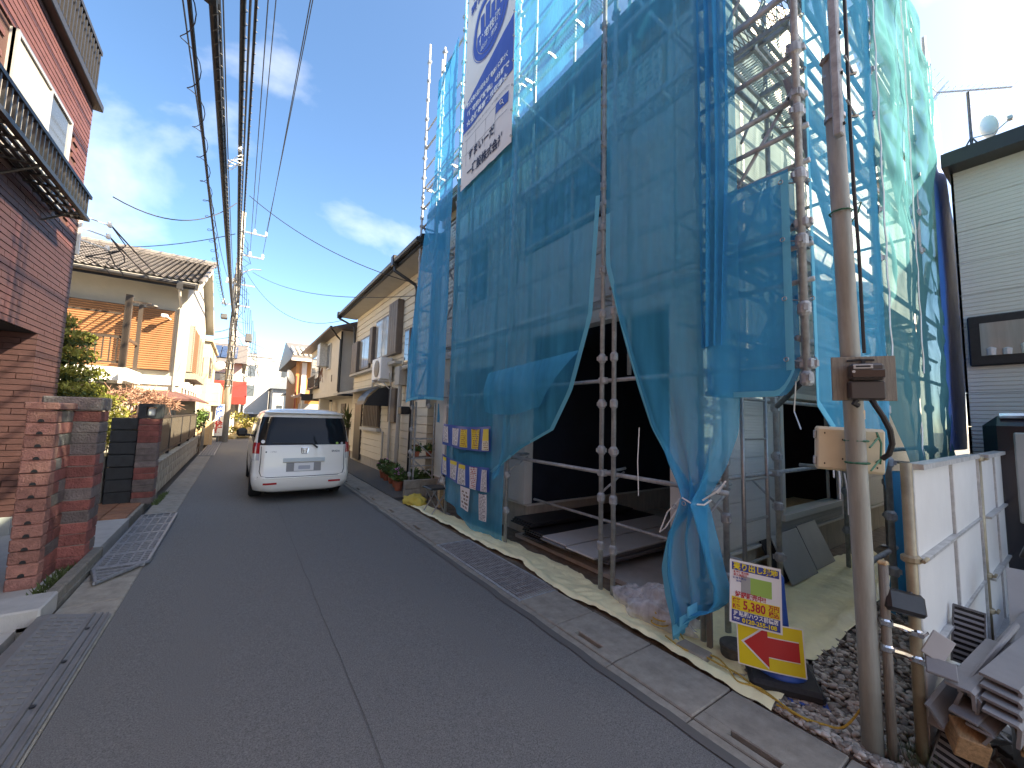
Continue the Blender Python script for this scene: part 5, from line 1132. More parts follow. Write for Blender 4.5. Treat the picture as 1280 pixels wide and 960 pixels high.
for s_, body, zc, sz in ((0, '国土交通大臣が定める住宅基準に基づく', 1.50, .10), (1, '「住宅性能評価」4分野で', 1.32, .105), (2, '☆全棟最高等級取得☆', 1.15, .125)):
    lettering(body, sz, 'white_paint', bmap(WB/2, zc+.02, .012), bn, bold=.004, width=WB*.82)
lettering('※一部対象外の商品があります。詳しくはスタッフまでお問い合わせください', .05, 'ink', bmap(WB/2, .98, .008), bn, width=WB*.86)
m = MB()
for k in range(2): m.grid(lambda u, v, k=k: f(.12+1.36*u, .60+.27*k+.006*v), 24, 1)
for k in range(4): m.grid(lambda u, v, k=k: f(.18+.32*k+.006*v, .38+.5*u), 12, 1)
m.build('search_box', 'ink', bn)
lettering('すまいーだ', .19, 'ink', bmap(.70, .50), bn, bold=.006, width=.85)
lettering('一建設株式会社', .20, 'ink', bmap(WB/2+.02, .20), bn, bold=.006, width=1.15)
m = MB(); m.grid(lambda u, v: f(1.15+.34*u, .72+.18*v), 6, 4); m.build('search_button', 'banner_blue', bn)
m = MB(); m.ptube([bmap(1.32, .82, .014)(.035*math.cos(t*.52), .035*math.sin(t*.52)) for t in range(13)], .006, 4); m.ptube([bmap(1.32, .82, .014)(.025, -.025), bmap(1.32, .82, .014)(.06, -.06)], .008, 4); m.build('magnifier_mark', 'white_paint', bn)
# round emblem
EC = (WB*.53, 2.60); RX_, RZ_ = .56, .60
fe = bmap(*EC, .008)
def ring(r0, r1, n=48): 
    mb = MB(); mb.grid(lambda u, v: fe((r0+(r1-r0)*v)*RX_*math.cos(u*6.2832), (r0+(r1-r0)*v)*RZ_*math.sin(u*6.2832)), n, 1); return mb
ring(.82, 1.0).build('emblem_ring', 'banner_blue', bn); ring(1.03, 1.05).build('emblem_outline', 'banner_blue', bn)
fe = bmap(*EC, .0085); mb = MB()
pp = [(.80*RX_*math.cos(t), .80*RZ_*math.sin(t)) for t in [R(150)+R(155)*k/14-0 for k in range(15)]]
mb.grid(lambda u, v: fe(.80*RX_*math.cos(R(-5-155*u))*(1-.0*v), .80*RZ_*(math.sin(R(-5-155*u))*(1-v)+v*(.05))), 24, 6); mb.build('emblem_fill', 'banner_blue', bn)
for k, (w0, w1, h0, h1) in enumerate(((-.30, -.18, -.02, .30), (-.14, .0, -.02, .40), (.04, .16, -.02, .26), (.2, .32, -.02, .34))):
    mb = MB(); mb.grid(lambda u, v: fe(w0+(w1-w0)*u, h0+(h1-h0)*v), 3, 6); mb.build('emblem_house', 'banner_blue', bn)
lettering('住宅性能', .17, 'white_paint', bmap(EC[0], EC[1]-.14, .014), bn, bold=.004); lettering('設計・建設', .11, 'white_paint', bmap(EC[0], EC[1]-.32, .014), bn)
lettering('人生100年の', .14, 'ink', bmap(WB*.40, 3.56), bn, width=.8); lettering('家は品質。', .23, 'banner_blue', bmap(WB*.50, 3.34), bn, bold=.008, width=1.15)
lettering('いい家、', .3, 'banner_blue', bmap(WB*.35, 4.0), bn, bold=.008)
m = MB()
for k in range(11):
    z = BZ0+.1+.4*k
    for y in (BY_-.01, BYR+.01): m.ptube([(XB-.012, y+.016*math.cos(t*.8), z+.016*math.sin(t*.8)) for t in range(9)], .005, 4); m.ptube([(XB, y, z), (FXO, y+(.1 if y > 5 else .02), z+.03)], .005, 4)
m.build('eyelet', 'galv', bn)

# ================================================================ NOTICES ON BLUE STRIPS
P = {'w1': print_mat('notice_white', (.78, .78, .78), (.12, .12, .16), 18), 'w2': print_mat('notice_white_yellow', (.78, .78, .76), (.14, .12, .12), 16, 3, ((.75, .62, .08), .80)),
     'y1': print_mat('notice_yellow', (.75, .60, .05), (.35, .12, .03), 9, 2), 'y2': print_mat('notice_yellow_white', (.78, .76, .6), (.3, .18, .03), 12, 2, ((.75, .60, .05), .45)),
     'r1': print_mat('notice_red_print', (.78, .77, .76), (.5, .08, .04), 12, 2), 'p1': print_mat('notice_photo', (.76, .76, .76), (.16, .10, .07), 6, 1, ((.78, .78, .78), .82))}
M.update(P)
def strip(name, label, za, zb, sag, papers, seed, drop_=0):
    t = thing('notice_strip', label, 'notice strip', (2.98, 5.6, zb), 0, 'blue notice strips on the net')
    f = lambda u, v: Vector((2.965-.02*math.sin(u*14+v*2)*.6, 6.39-1.58*u, (za+(zb-za)*v)-sag*math.sin(u*3.14)-drop_*u))
    MB().grid(f, 30, 4).build('backing', 'blue_plastic', t, True)
    for i, (u0, w, v0, v1, k) in enumerate(papers):
        g = lambda u, v, u0=u0, w=w, v0=v0, v1=v1: f(u0+w*u, v0+(v1-v0)*v)+Vector((-.012-.012*math.sin(u*3.1+i), 0, 0))
        MB().grid(g, 4, 4, True).build('notice', P[k], t, True)
strip('s', 'upper blue strip with five notices, two of them yellow', 1.58, 1.22, .03, [(.03, .11, .10, .85, 'w1'), (.24, .11, .12, .88, 'w1'), (.44, .12, .12, .9, 'y1'), (.65, .14, .10, .92, 'y1'), (.86, .13, .10, .95, 'y2')], 1)
strip('s', 'lower blue strip with creased notices and a hanging photo sheet', 1.06, .72, .06, [(.04, .09, .05, .9, 'w2'), (.22, .12, .05, .9, 'w2'), (.42, .13, .05, .95, 'w2'), (.64, .13, .05, 1.0, 'r1'), (.86, .12, .1, 1.0, 'w1'), (.46, .2, 1.02, 2.0, 'p1'), (.84, .13, 1.1, 2.2, 'w1')], 2, .06)
# ================================================================ WHITE VAN
dm('van_paint', (.86, .83, .76), .28, spec=.5); M['van_paint'].node_tree.nodes['Principled BSDF'].inputs['Coat Weight'].default_value = .6
dm('van_glass', (.010, .011, .013), .03, spec=.22); dm('panel_garnish', (.45, .52, .55), .3); dm('lamp_red', (.45, .015, .02), .12, spec=.8); dm('lamp_clear', (.55, .55, .56), .1, spec=.9); dm('tyre', (.016, .016, .017), .8); dm('chrome', (.75, .76, .78), .12, metal=1)
vn = thing('white_van', 'pearl white minivan driving away with a large dark rear window', 'van', (1.12, 8.6, 0))
VX, VY = 1.12, 8.62
lev = [(.20, .70, .10, .35), (.24, .80, .03, .30), (.36, .835, .0, .22), (.50, .845, .005, .2), (.58, .843, .04, .2), (.80, .845, .06, .2), (1.02, .84, .085, .2), (1.10, .835, .10, .2), (1.40, .785, .185, .2), (1.60, .735, .25, .22), (1.68, .70, .26, .26), (1.735, .62, .32, .32), (1.765, .48, .5, .35), (1.775, .2, .9, .2)]
LEN = 4.69
def vlev(z):
    t = interp(lev, z); return t
def front_y(z):
    return interp([(.2, .15), (.4, 0), (.7, .02), (.95, .15), (1.05, .75), (1.6, 1.65), (1.775, 2.4)], z)[0]
def outline(z):
    hw, ry, r = vlev(z); fy = LEN-front_y(z); pts = []; N_ = 8
    for cx, cy, a0 in ((hw-r, ry+r, -90), (hw-r, fy-r, 0), (-hw+r, fy-r, 90), (-hw+r, ry+r, 180)):
        for k in range(N_+1): a = R(a0+90*k/N_); pts.append((VX+cx+r*math.cos(a), VY+cy+r*math.sin(a), z))
    return pts
zs = [.20, .24, .30, .36, .43, .50, .54, .58, .7, .8, .92, 1.02, 1.1, 1.2, 1.3, 1.4, 1.5, 1.6, 1.64, 1.68, 1.71, 1.735, 1.755, 1.765, 1.775]
m = MB(); outs = [outline(z) for z in zs]; n = len(outs[0])
m.add([p for o_ in outs for p in o_], [(i*n+j, i*n+(j+1) % n, (i+1)*n+(j+1) % n, (i+1)*n+j) for i in range(len(zs)-1) for j in range(n)]+[tuple(range(n))[::-1], tuple((len(zs)-1)*n+j for j in range(n))])
body = m.build('body', 'van_paint', vn, True)
def rear(s, z, off):
    """point on the rear surface: s = signed arc position from the centre, wrapping round the corners"""
    hw, ry, r = vlev(z); flat = hw-r; sg = 1 if s >= 0 else -1; a = abs(s)
    if a <= flat: return Vector((VX+s, VY+ry-off, z))
    t = (a-flat)/r
    if t <= math.pi/2: return Vector((VX+sg*(flat+(r+off)*math.sin(t)), VY+ry+r-(r+off)*math.cos(t), z))
    return Vector((VX+sg*(hw+off), VY+ry+r+(a-flat-r*math.pi/2), z))
def rpatch(s0, s1, z0, z1, off, m_, name, nu=10, nv=6, corner=0, parent=vn, sh=None):
    mb = MB()
    def fn(u, v):
        z = z0+(z1-z0)*v; k = 1.0
        if corner: e = min(v, 1-v)*(z1-z0); k = 1-(corner-min(corner, e))/(abs(s1-s0))*.6
        c = (s0+s1)/2; return rear(c+(s0+(s1-s0)*u-c)*k, z, off)
    return mb.grid(fn, nu, nv).build(name, m_, parent, True)
rpatch(-.80, .80, 1.075, 1.60, .006, 'van_glass', 'rear_window', 30, 12, .03)
for s in (-1, 1):
    # quarter and door glass, wrapping from behind the rear pillar forward
    rpatch(s*1.02, s*2.6, 1.10, 1.56, .006, 'van_glass', 'side_window', 24, 6, .03); rpatch(s*2.66, s*3.3, 1.10, 1.54, .006, 'van_glass', 'side_window', 10, 6, .03)
    for z0, z1, m_ in ((.92, 1.12, 'lamp_red'), (.80, .92, 'lamp_clear')): rpatch(s*.745, s*(.99 if z1 > 1 else .95), z0, z1, .012, m_, 'tail_lamp', 8, 5)
    rpatch(s*.44, s*.66, .355, .39, .008, 'lamp_red', 'reflector', 4, 2)
m = MB()
def seam(pts, w=.006): m.ptube([rear(s, z, .001) for s, z in pts], w, 4)
seam([(-.72, 1.05), (-.72, .80), (-.73, .60), (-.70, .52), (-.6, .49), (0, .485), (.6, .49), (.70, .52), (.73, .60), (.72, .80), (.72, 1.05)]); seam([(-1.0, .52), (-.75, .50)]); seam([(1.0, .52), (.75, .50)]); m.build('panel_gap', 'black_matte', vn)
m = MB(); m.ptube([rear(-.8+.16*k, .462, .0) for k in range(11)], .012, 6); m.build('bumper_crease', 'van_paint', vn)
g_ = rpatch(-.36, .36, .76, .83, .03, 'panel_garnish', 'plate_garnish', 12, 3); m = MB(); m.grid(lambda u, v: rear(-.36+.72*u, .74+.09*v, .004+.026*math.sin(v*3.14)), 12, 6); m.build('handle_recess', 'van_paint', vn)
rpatch(-.30, .30, .575, .75, .004, 'wall_grey', 'plate_recess', 8, 4)
pl = rpatch(-.17, .17, .585, .735, .014, 'paper', 'number_plate', 4, 2)
dm('plate_blur', (.45, .47, .52), .6); rpatch(-.10, .11, .615, .685, .016, 'plate_blur', 'plate_characters', 2, 2, .02, pl)
# emblem: an H in a rounded frame, and badges
m = MB(); fr_ = [(-.062, .05), (-.055, .058), (.055, .058), (.062, .05), (.050, -.05), (.042, -.057), (-.042, -.057), (-.050, -.05), (-.062, .05)]
m.ptube([rear(a, .965+b, .008) for a, b in fr_], .006, 5); m.ptube([rear(-.038, 1.01, .01), rear(-.024, .92, .01)], .008, 5); m.ptube([rear(.038, 1.01, .01), rear(.024, .92, .01)], .008, 5); m.ptube([rear(-.03, .962, .01), rear(.03, .962, .01)], .007, 5); m.build('emblem', 'chrome', vn)
dm('badge_dark', (.15, .15, .16), .3, metal=.8)
lettering('SPADA', .05, 'badge_dark', lambda a, b: rear(.56+a, .945+b, .009), vn, bold=.002, name='badge'); lettering('i-VTEC', .035, 'badge_dark', lambda a, b: rear(-.52+a, .95+b, .009), vn, name='badge')
m = MB(); m.lathe([(.014, 0), (.014, .006)], (0, 0, 0), 10, TR(rear(-.64, .95, .006), (R(90), 0, 0))); m.build('tailgate_sensor', 'black', vn)
def dot(s, z, r, m_, nm): 
    mb = MB(); mb.add([rear(s+r*math.cos(t*.5236), z+r*math.sin(t*.5236), .010) for t in range(12)], [tuple(range(12))]); mb.build(nm, m_, vn)
dot(-.70, 1.14, .032, 'paper', 'sticker'); dot(.58, 1.10, .024, 'photo_green', 'sticker'); dot(.67, 1.10, .024, 'lamp_clear', 'sticker')
m = MB(); p = rear(.16, 1.055, .03); m.ptube([rear(-.02, 1.10, .03), rear(.12, 1.10, .035), rear(.22, 1.02, .035)], [.006, .012, .02], 6); m.ptube([rear(-.55, 1.115, .02), rear(-.02, 1.10, .025)], .007, 5); m.build('wiper', 'black', vn)
m = MB(); m.grid(lambda u, v: rear(-.66+1.32*u, 1.66+.05*v, .10*math.sin(v*3.1)+.02), 16, 4); m.build('roof_spoiler', 'van_paint', vn, True); 
for sx in (-1, 1):
    for yy in (.98, 3.75):
        w = MB().lathe([(.20, -.105), (.29, -.11), (.325, -.08), (.33, 0), (.325, .08), (.29, .105), (.20, .09)], (0, 0, 0), 26, TR((VX+sx*.735, VY+yy, .33), (0, R(90), 0))).build('tyre', 'tyre', vn, True)
        MB().lathe([(.04, .02), (.20, .03), (.205, .08), (.2, .09)], (0, 0, 0), 20, TR((VX+sx*.735, VY+yy, .33), (0, R(90*sx), 0))).build('rim', 'chrome', w, True)
        m = MB(); m.add([(VX+sx*.848, VY+yy+.37*math.cos(t*math.pi/14), max(.2, .33+.37*math.sin(t*math.pi/14))) for t in range(15)], [tuple(range(15))]); m.build('wheel_arch', 'black_matte', vn)
    mi = MB(); mi.bbox(VX+sx*1.01-.11, VX+sx*1.01+.11, VY+3.25, VY+3.37, 1.08, 1.27, .045); mi.tube((VX+sx*.82, VY+3.3, 1.1), (VX+sx*.92, VY+3.3, 1.12), .03, 6); mi.build('wing_mirror', 'black', vn)
m = MB(); m.box(VX-.6, VX+.6, VY+.3, VY+4.2, .16, .22); m.tube((VX+.45, VY+.1, .2), (VX+.45, VY+.5, .2), .03, 8); m.build('underbody', 'black_matte', vn)
rpatch(-2.6, -1.05, .74, .76, .004, 'black_matte', 'slide_rail', 16, 1)

# ================================================================ SITE FOREGROUND
structure(box('site_soil', 'soil', 2.762, 9.5, .2, 8.0, -.13, -.012)); structure(box('yard', 'gravel_base', 2.762, 14, -8, .197, -.13, -.014))
gb_ = MB(); gb_.grid(lambda u, v: (2.765+4.4*u, .1+1.35*v, -.008+.012*fbm((u*30, v*12, 1))), 60, 24); structure(gb_.build('gravel_bed', 'gravel_base'))
q = random.Random(77)
for mi_ in range(4):
    mb = MB()
    for _ in range(950):
        x = 2.78+3.6*q.random()**1.7; y = q.uniform(.35, 1.45)
        if x < 3.3 and y > 1.25 and False: continue
        if y > 1.18+.12*q.random() and x > 3.2: continue
        s = q.uniform(.010, .024); a = q.uniform(0, 3.14); z = q.uniform(.0, .02)
        Mx = TR((x, y, z), (q.uniform(-.5, .5), q.uniform(-.5, .5), a)) @ Matrix.Diagonal((s*1.5, s, s*.7, 1))
        vs = [(1, 0, 0), (-1, 0, 0), (0, 1, 0), (0, -1, 0), (0, 0, 1), (0, 0, -1), (.62, .62, .5), (-.62, .6, .52), (-.6, -.64, .5), (.62, -.6, .55), (.6, .6, -.5), (-.6, .6, -.5), (-.6, -.6, -.5), (.6, -.6, -.5)]
        vs = [Mx @ (Vector(p)*q.uniform(.85, 1.12)) for p in vs]
        fs = []
        for ax, sgn, i in ((0, 1, 0), (0, -1, 1), (1, 1, 2), (1, -1, 3), (2, 1, 4), (2, -1, 5)):
            cor = {0: (6, 9, 13, 10), 1: (7, 11, 12, 8), 2: (6, 10, 11, 7), 3: (8, 12, 13, 9), 4: (6, 7, 8, 9), 5: (10, 13, 12, 11)}[i]
            for k in range(4): fs.append((i, cor[k], cor[(k+1) % 4]))
        mb.add(vs, fs)
    mb.build('gravel', 'pebble%d' % mi_, smooth=True, kind='stuff')
# yellow ground sheets
def sheet(name, label, Lp, Rp, nu, nv, seed, amp=.03):
    k = len(Lp)-1
    def at(P_, t): i = min(int(t*k), k-1); a, b = P_[i], P_[i+1]; f = t*k-i; return a[0]+(b[0]-a[0])*f, a[1]+(b[1]-a[1])*f
    def fn(u, v):
        a = at(Lp, v); b = at(Rp, v); x = a[0]+(b[0]-a[0])*u; y = a[1]+(b[1]-a[1])*u
        z = .012+amp*max(0, noise.noise(Vector((x*3.5, y*3.5, seed)))+.3)+amp*.8*abs(noise.noise(Vector((x*9+y*4, y*7, seed+2))))+.025*math.exp(-((u-.12)/.08)**2)
        return (x+.02*noise.noise(Vector((x*6, y*6, seed+5))), y+.02*noise.noise(Vector((x*6, y*6, seed+8))), z)
    return tag(MB().grid(fn, nu, nv).build(name, 'plastic_sheet', smooth=True), label, 'ground sheet')
sheet('ground_sheet', 'crumpled yellow plastic sheet along the gutter in front of the scaffold',
      [(2.79, 7.5), (2.77, 6.53), (2.78, 5.8), (2.80, 4.9), (2.80, 4.44), (2.88, 3.96), (2.80, 3.59), (2.72, 3.12), (2.74, 2.84), (2.80, 2.63), (2.76, 2.13), (2.74, 1.82), (2.72, 1.55), (2.73, 1.16)],
      [(3.04, 7.4), (3.09, 6.34), (3.14, 5.8), (3.17, 5.35), (3.24, 4.75), (3.2, 4.2), (3.24, 3.4), (3.14, 3.0), (3.15, 2.67), (3.05, 2.3), (3.02, 2.06), (3.1, 1.85), (3.3, 1.65), (3.25, 1.2)], 16, 190, 1)
sheet('ground_sheet', 'pale yellow plastic sheet spread under the leaning boards and the meter pole',
      [(3.05, 1.95), (3.3, 1.42), (3.55, 1.22), (3.9, 1.20), (4.5, 1.23), (5.2, 1.26), (6.0, 1.32), (6.6, 1.4)], [(3.35, 2.0), (3.9, 2.02), (4.4, 2.02), (5.0, 2.02), (5.6, 2.02), (6.2, 2.02), (6.8, 1.95), (7.4, 1.8)], 22, 60, 3, .022)
# siding boards stored in the carport
st = thing('board_stack', 'stack of dark and grey siding boards stored on the carport floor', 'board stack', (4.2, 3.6, .03)); q = random.Random(3)
dm('board_black', (.02, .02, .022), .5, var=.2); dm('board_grey', (.5, .5, .49), .5, var=.06); dm('board_dark', (.18, .18, .185), .5, var=.1)
for i in range(3): tag if False else box('bearer', 'wood_grey', 3.55+1.0*i, 3.63+1.0*i, 3.25, 4.45, .032, .11, st)
for k in range(5):
    for j in range(3):
        y0 = 3.12+.46*j+q.uniform(-.02, .02); x0 = 3.36+q.uniform(-.05, .12)-.03*k+.12*(2-j)*.3; z = .115+.022*k
        MB().bbox(x0, x0+2.3, y0, y0+.445, z, z+.018, .003, TR((0, 0, 0))).build('board', 'board_grey' if (k == 4 and j < 2) else ('board_black' if j == 2 else 'board_dark'), st)
for k in range(3): MB().bbox(3.30+.03*k, 5.4, 4.33-.02*k, 4.75, .24+.022*k, .258+.022*k, .003).build('board', 'board_black', st)
# clear plastic bag
def fbag(u, v):
    a = u*6.2832; ph = v*math.pi*.5; p = Vector((math.cos(a)*math.cos(ph), math.sin(a)*math.cos(ph), math.sin(ph)))
    r_b = 1+.35*noise.noise(p*1.7)+.28*abs(noise.noise(p*4.5))+.12*abs(noise.noise(p*11))
    return (3.15+.19*p.x*r_b, 2.28+.36*p.y*r_b, .02+.20*p.z*r_b)
bg_ = thing('plastic_bag', 'crumpled clear plastic bag lying beside the knotted net', 'plastic bag', (3.17, 2.28, .02)); MB().grid(fbag, 64, 30).build('film', 'clear_plastic', bg_, True)
MB().grid(lambda u, v: Vector((3.17, 2.28, .01)).lerp(Vector(fbag(u, v)), .8)+Vector((0, 0, .01)), 26, 10).build('inner_film', 'clear_plastic', bg_, True)
m = MB(); q = random.Random(6)
for k in range(8): p = Vector((3.17+q.uniform(-.1, .1), 2.28+q.uniform(-.2, .2), .05)); m.bbox(-.06, .06, -.09, .09, -.004, .004, .002, TR(p+Vector((0, 0, q.uniform(0, .08))), (q.uniform(-.6, .6), q.uniform(-.6, .6), q.uniform(0, 3))))
m.build('wrapped_scrap', 'wall_offwhite', bg_)
# manhole / black drum
dr = thing('round_cap', 'round dark grey plastic drain cap standing in the soil by the knotted net', 'drain cap', (3.12, 1.58, 0)); MB().lathe([(.10, -.02), (.10, .07), (.105, .075), (.105, .10), (.098, .105), (.0, .107)], (3.12, 1.56, 0), 24).build('cap', 'steel_dark', dr)
m = MB(); m.grid(lambda u, v: (2.98+.28*u, 1.42+.3*v, .008+.02*fbm((u*9, v*9, 4))), 14, 14); m.build('soil_patch', 'soil', kind='structure')
tag(box('paving_brick', 'concrete', 2.80, 2.92, 1.62, 1.84, .01, .07, b=.008), 'loose concrete brick holding down the yellow sheet under the knotted net', 'brick')
tag(box('timber_peg', 'wood_grey', 3.04, 3.075, 1.70, 1.735, 0, .30, b=.004), 'weathered timber peg under the tail of the knotted net', 'peg')
# rope
dm('rope_yellow', (.48, .30, .05), .8, var=.4, vs=90)
def rope(label, pts, r=.006):
    P_ = [Vector(p) for p in pts]; out = []
    for i in range(len(P_)-1):
        p0, p1, p2, p3 = P_[max(i-1, 0)], P_[i], P_[i+1], P_[min(i+2, len(P_)-1)]
        for k in range(8):
            t = k/8; out.append(.5*((2*p1)+(-p0+p2)*t+(2*p0-5*p1+4*p2-p3)*t*t+(-p0+3*p1-3*p2+p3)*t**3))
    out.append(P_[-1]); tag(MB().ptube(out, r, 6).build('rope', 'rope_yellow'), label, 'rope')
rope('yellow black rope running from the knotted net along the gutter edge', [(3.0, 1.95, .12), (2.92, 1.86, .07), (2.86, 1.70, .06), (2.84, 1.55, .06), (2.86, 1.42, .05), (2.82, 1.3, .05), (2.80, 1.18, .05)])
rope('second yellow rope lying on the sheet toward the sign', [(2.84, 1.95, .06), (2.80, 1.75, .06), (2.90, 1.60, .06), (2.85, 1.48, .06), (2.78, 1.38, .05), (2.83, 1.27, .05), (2.78, 1.1, .05), (2.80, 1.0, .03)])
rope('coil of yellow rope on the sheet below the plastic bag', [(2.95+.06*math.cos(t*.8)+.01*t*.3, 2.08+.07*math.sin(t*.8), .055+.004*t) for t in range(20)])
rope('yellow rope hanging from the lower fence clamp down to the gravel', [(2.86, .73, .52), (2.84, .72, .35), (2.86, .78, .2), (2.86, .86, .06), (2.84, .95, .03), (2.80, 1.05, .03), (2.79, 1.16, .03)])
# ---- sales sign on a cone base
sg = thing('sales_sign', 'house sale sign with red arrow standing on a blue and black cone base', 'sales sign', (3.08, 1.27, 0))
Mb = TR((3.10, 1.26, 0), (0, 0, R(32)))
MB().bbox(-.20, .20, -.20, .20, .012, .085, .022, Mb).build('weight_ring', 'rubber', sg); MB().bbox(-.215, .215, -.215, .215, .0, .018, .006, Mb).build('cone_foot', 'blue_plastic', sg)
MB().lathe([(.15, .07), (.145, .10), (.12, .13), (.09, .16), (.06, .30), (.045, .5), (.035, .68), (.02, .70)], (0, 0, 0), 24, Mb).build('cone', 'blue_plastic', sg, True)
# sign planes: built from measured world corners, leaning back a little
SB = Vector((2.985, 1.30, .10))
er = Vector((.60, -.80, 0)).normalized(); eu = Vector((.10, .14, 1)).normalized()
en = er.cross(eu).normalized()
if en.dot(Vector((-1, -1, 0))) < 0: en = -en
def sgn(cx, cy, off, curl=.02, tilt=0.0):
    ca, sa = math.cos(tilt), math.sin(tilt)
    def f(a, b):
        a2, b2 = a*ca-b*sa, a*sa+b*ca
        return SB+er*(cx+a2)+eu*(cy+b2)+en*(off+curl*math.cos((a2+.02)*9))
    return f
def plate(f, w, h, m_, name, off=0, nu=10, nv=6):
    return MB().grid(lambda u, v: Vector(f(-w/2+w*u, -h/2+h*v))+en*off, nu, nv).build(name, m_, sg, True)
fa = sgn(.03, .155, .06, tilt=-.05)
plate(fa, .385, .285, 'paper', 'arrow_board'); plate(fa, .37, .27, 'yellow', 'arrow_face', .002)
mb = MB(); arrow = [(-.155, .0), (-.02, .115), (-.02, .058), (.16, .058), (.16, -.055), (-.02, -.055), (-.02, -.115)]
def densify(poly): return poly
f2 = lambda a, b, o: tuple(Vector(fa(a, b))+en*o)
def arrow_mesh(sc_, o):
    m = MB(); m.grid(lambda u, v: f2((-.02+.18*u)*1, (-.056+.112*v)*sc_, o), 8, 2)
    m.grid(lambda u, v: f2(-.155*sc_+(.136*sc_)*u, (-.118*sc_+.236*sc_*v)*u, o), 6, 4); return m
arrow_mesh(1.10, .004).build('arrow_outline', 'paper', sg); arrow_mesh(1.0, .006).build('arrow', 'red', sg)
fp = sgn(-.03, .455, .085, .012, tilt=-.10)
plate(fp, .305, .40, 'paper', 'poster_board', 0, 8, 8)
def pl_(a0, a1, b0, b1, m_, name, o=.002): return MB().grid(lambda u, v: Vector(fp(a0+(a1-a0)*u, b0+(b1-b0)*v))+en*o, 8, 3).build(name, m_, sg)
pl_(-.14, .14, .135, .185, 'navy', 'title_band'); pl_(-.14, .14, -.115, -.035, 'yellow', 'price_band'); pl_(-.14, .14, -.19, -.117, 'navy', 'dealer_band')
pl_(-.03, .095, -.0, .105, 'photo_green', 'plan_picture'); pl_(-.085, -.03, .0, .105, 'photo_grey', 'plan_picture')
def tx(b_, s_, m_, a, b, w=None, o=.005, bold=.002): return lettering(b_, s_, m_, lambda x, y: Vector(fp(a+x, b+y))+en*o, sg, bold=bold*.45, width=w)
tx('売り出し現地', .05, 'yellow', 0, .160, .265, bold=.003); tx('好評販売中!!', .04, 'ink_red', -.03, -.018, .18)
tx('5,380', .075, 'ink_red', -.01, -.078, .13, bold=.004); tx('万円', .036, 'ink_red', .103, -.058, .06); tx('税込', .036, 'ink_red', .103, -.095, .06); tx('価格', .03, 'ink_red', -.112, -.058, .045); tx('新築', .03, 'ink_red', -.112, -.095, .045)
tx('JP 昭和ハウス前橋店', .034, 'paper', 0, -.136, .26); tx('0120-255-108', .036, 'yellow', .02, -.171, .20, bold=.003); tx('電話', .022, 'paper', -.112, -.171, .035)
tx('新築住宅分譲', .018, 'ink_red', -.085, .122, .09, bold=.001); tx('即入居可能', .016, 'ink_red', -.09, .104, .08, bold=.001); tx('全1棟 駐車2台', .014, 'navy', -.095, .086, .08, bold=.0005); tx('角地', .014, 'navy', -.10, .068, .03, bold=.0005)

# ---- meter pole: inclined service pole with meter board and switch box
mp_ = thing('meter_pole', 'brownish steel service pole with strapped square bar in front of the netting', 'pole', (2.9, .72, 0))
MB().ptube([(2.875, .74, 0), (2.87, .74, .6), (2.78, .74, 2.6), (2.69, .737, 3.84)], [.047, .046, .044, .042], 20).build('pole', 'pole_paint', mp_, True)
m = MB(); m.bbox(2.643, 2.737, .69, .785, 3.79, 3.88, .03, None, .012, random.Random(2)); m.build('taped_top', 'wood_grey', mp_)
m = MB(); m.bbox(2.59, 2.64, .675, .715, 3.30, 5.6, .006); sb = m.build('square_bar', 'steel_dirty', mp_)
for z in (3.36, 3.66, 3.9, 4.2): MB().lathe([(.009, 0), (.009, .008)], (0, 0, 0), 8, TR((2.615, .673, z), (R(90), 0, 0))).build('bolt_hole', 'black_matte', sb)
for z in (3.46, 3.72):
    m = MB(); m.lathe([(.044, 0), (.049, .004), (.049, .026), (.044, .03)], (2.705+.03*(3.72-z), .737, z), 18); m.tube((2.60, .65, z+.015), (2.77, .66, z+.015), .006, 6); m.tube((2.755, .68, z+.015), (2.785, .65, z+.015), .01, 6); m.build('strap_band', 'galv', mp_)
m = MB(); m.ptube([(2.645, .66, 5.5), (2.66, .655, 4.2), (2.655, .655, 3.4), (2.68, .66, 3.0), (2.715, .66, 2.7), (2.725, .66, 2.1)], .008, 6); m.ptube([(2.66, .66, 5.4), (2.675, .655, 4.0), (2.66, .655, 3.3), (2.70, .66, 2.95), (2.725, .66, 2.6), (2.73, .66, 2.1)], .007, 6); m.build('supply_cable', 'cable', mp_)
dm('wire_green', (.02, .14, .08), .6); m = MB(); m.ptube([(2.70, .66, 2.92), (2.76, .65, 2.95), (2.82, .68, 2.92), (2.9, .76, 2.87), (3.05, .86, 2.93)], .004, 4); m.ptube([(2.755+.052*math.cos(t*.7), .74-.052*math.sin(t*.7), 2.925) for t in range(10)], .005, 4)
for z in (1.62, 1.50): m.ptube([(2.74, .66, z-.02), (2.82, .65, z+.02), (2.90, .66, z+.03), (2.96, .7, z), (3.08, .78, z-.06)], .005, 4); m.ptube([(2.835+.052*math.cos(t*.7), .74-.052*math.sin(t*.7), z+.01) for t in range(10)], .006, 4)
m.ptube([(2.87, .66, 1.68), (2.9, .65, 1.62), (2.88, .65, 1.55), (2.95, .67, 1.5), (3.06, .74, 1.52)], .005, 4); m.build('binding_wire', 'wire_green', mp_)
m = MB(); m.lathe([(.046, 0), (.047, .04), (.046, .05)], (2.826, .74, 1.75), 16); m.build('reflective_tape', 'wood_pale', mp_)
mbd = thing('meter_board', 'dark electricity meter on a weathered plywood board fixed to the pole', 'electricity meter', (2.7, .6, 1.95))
Mm = TR((2.745, .675, 1.965), (0, 0, R(-58))) @ Matrix.Scale(.68, 4)
MB().bbox(-.20, .20, -.008, .008, -.175, .175, .003, Mm).build('plywood', 'wood_grey', mbd)
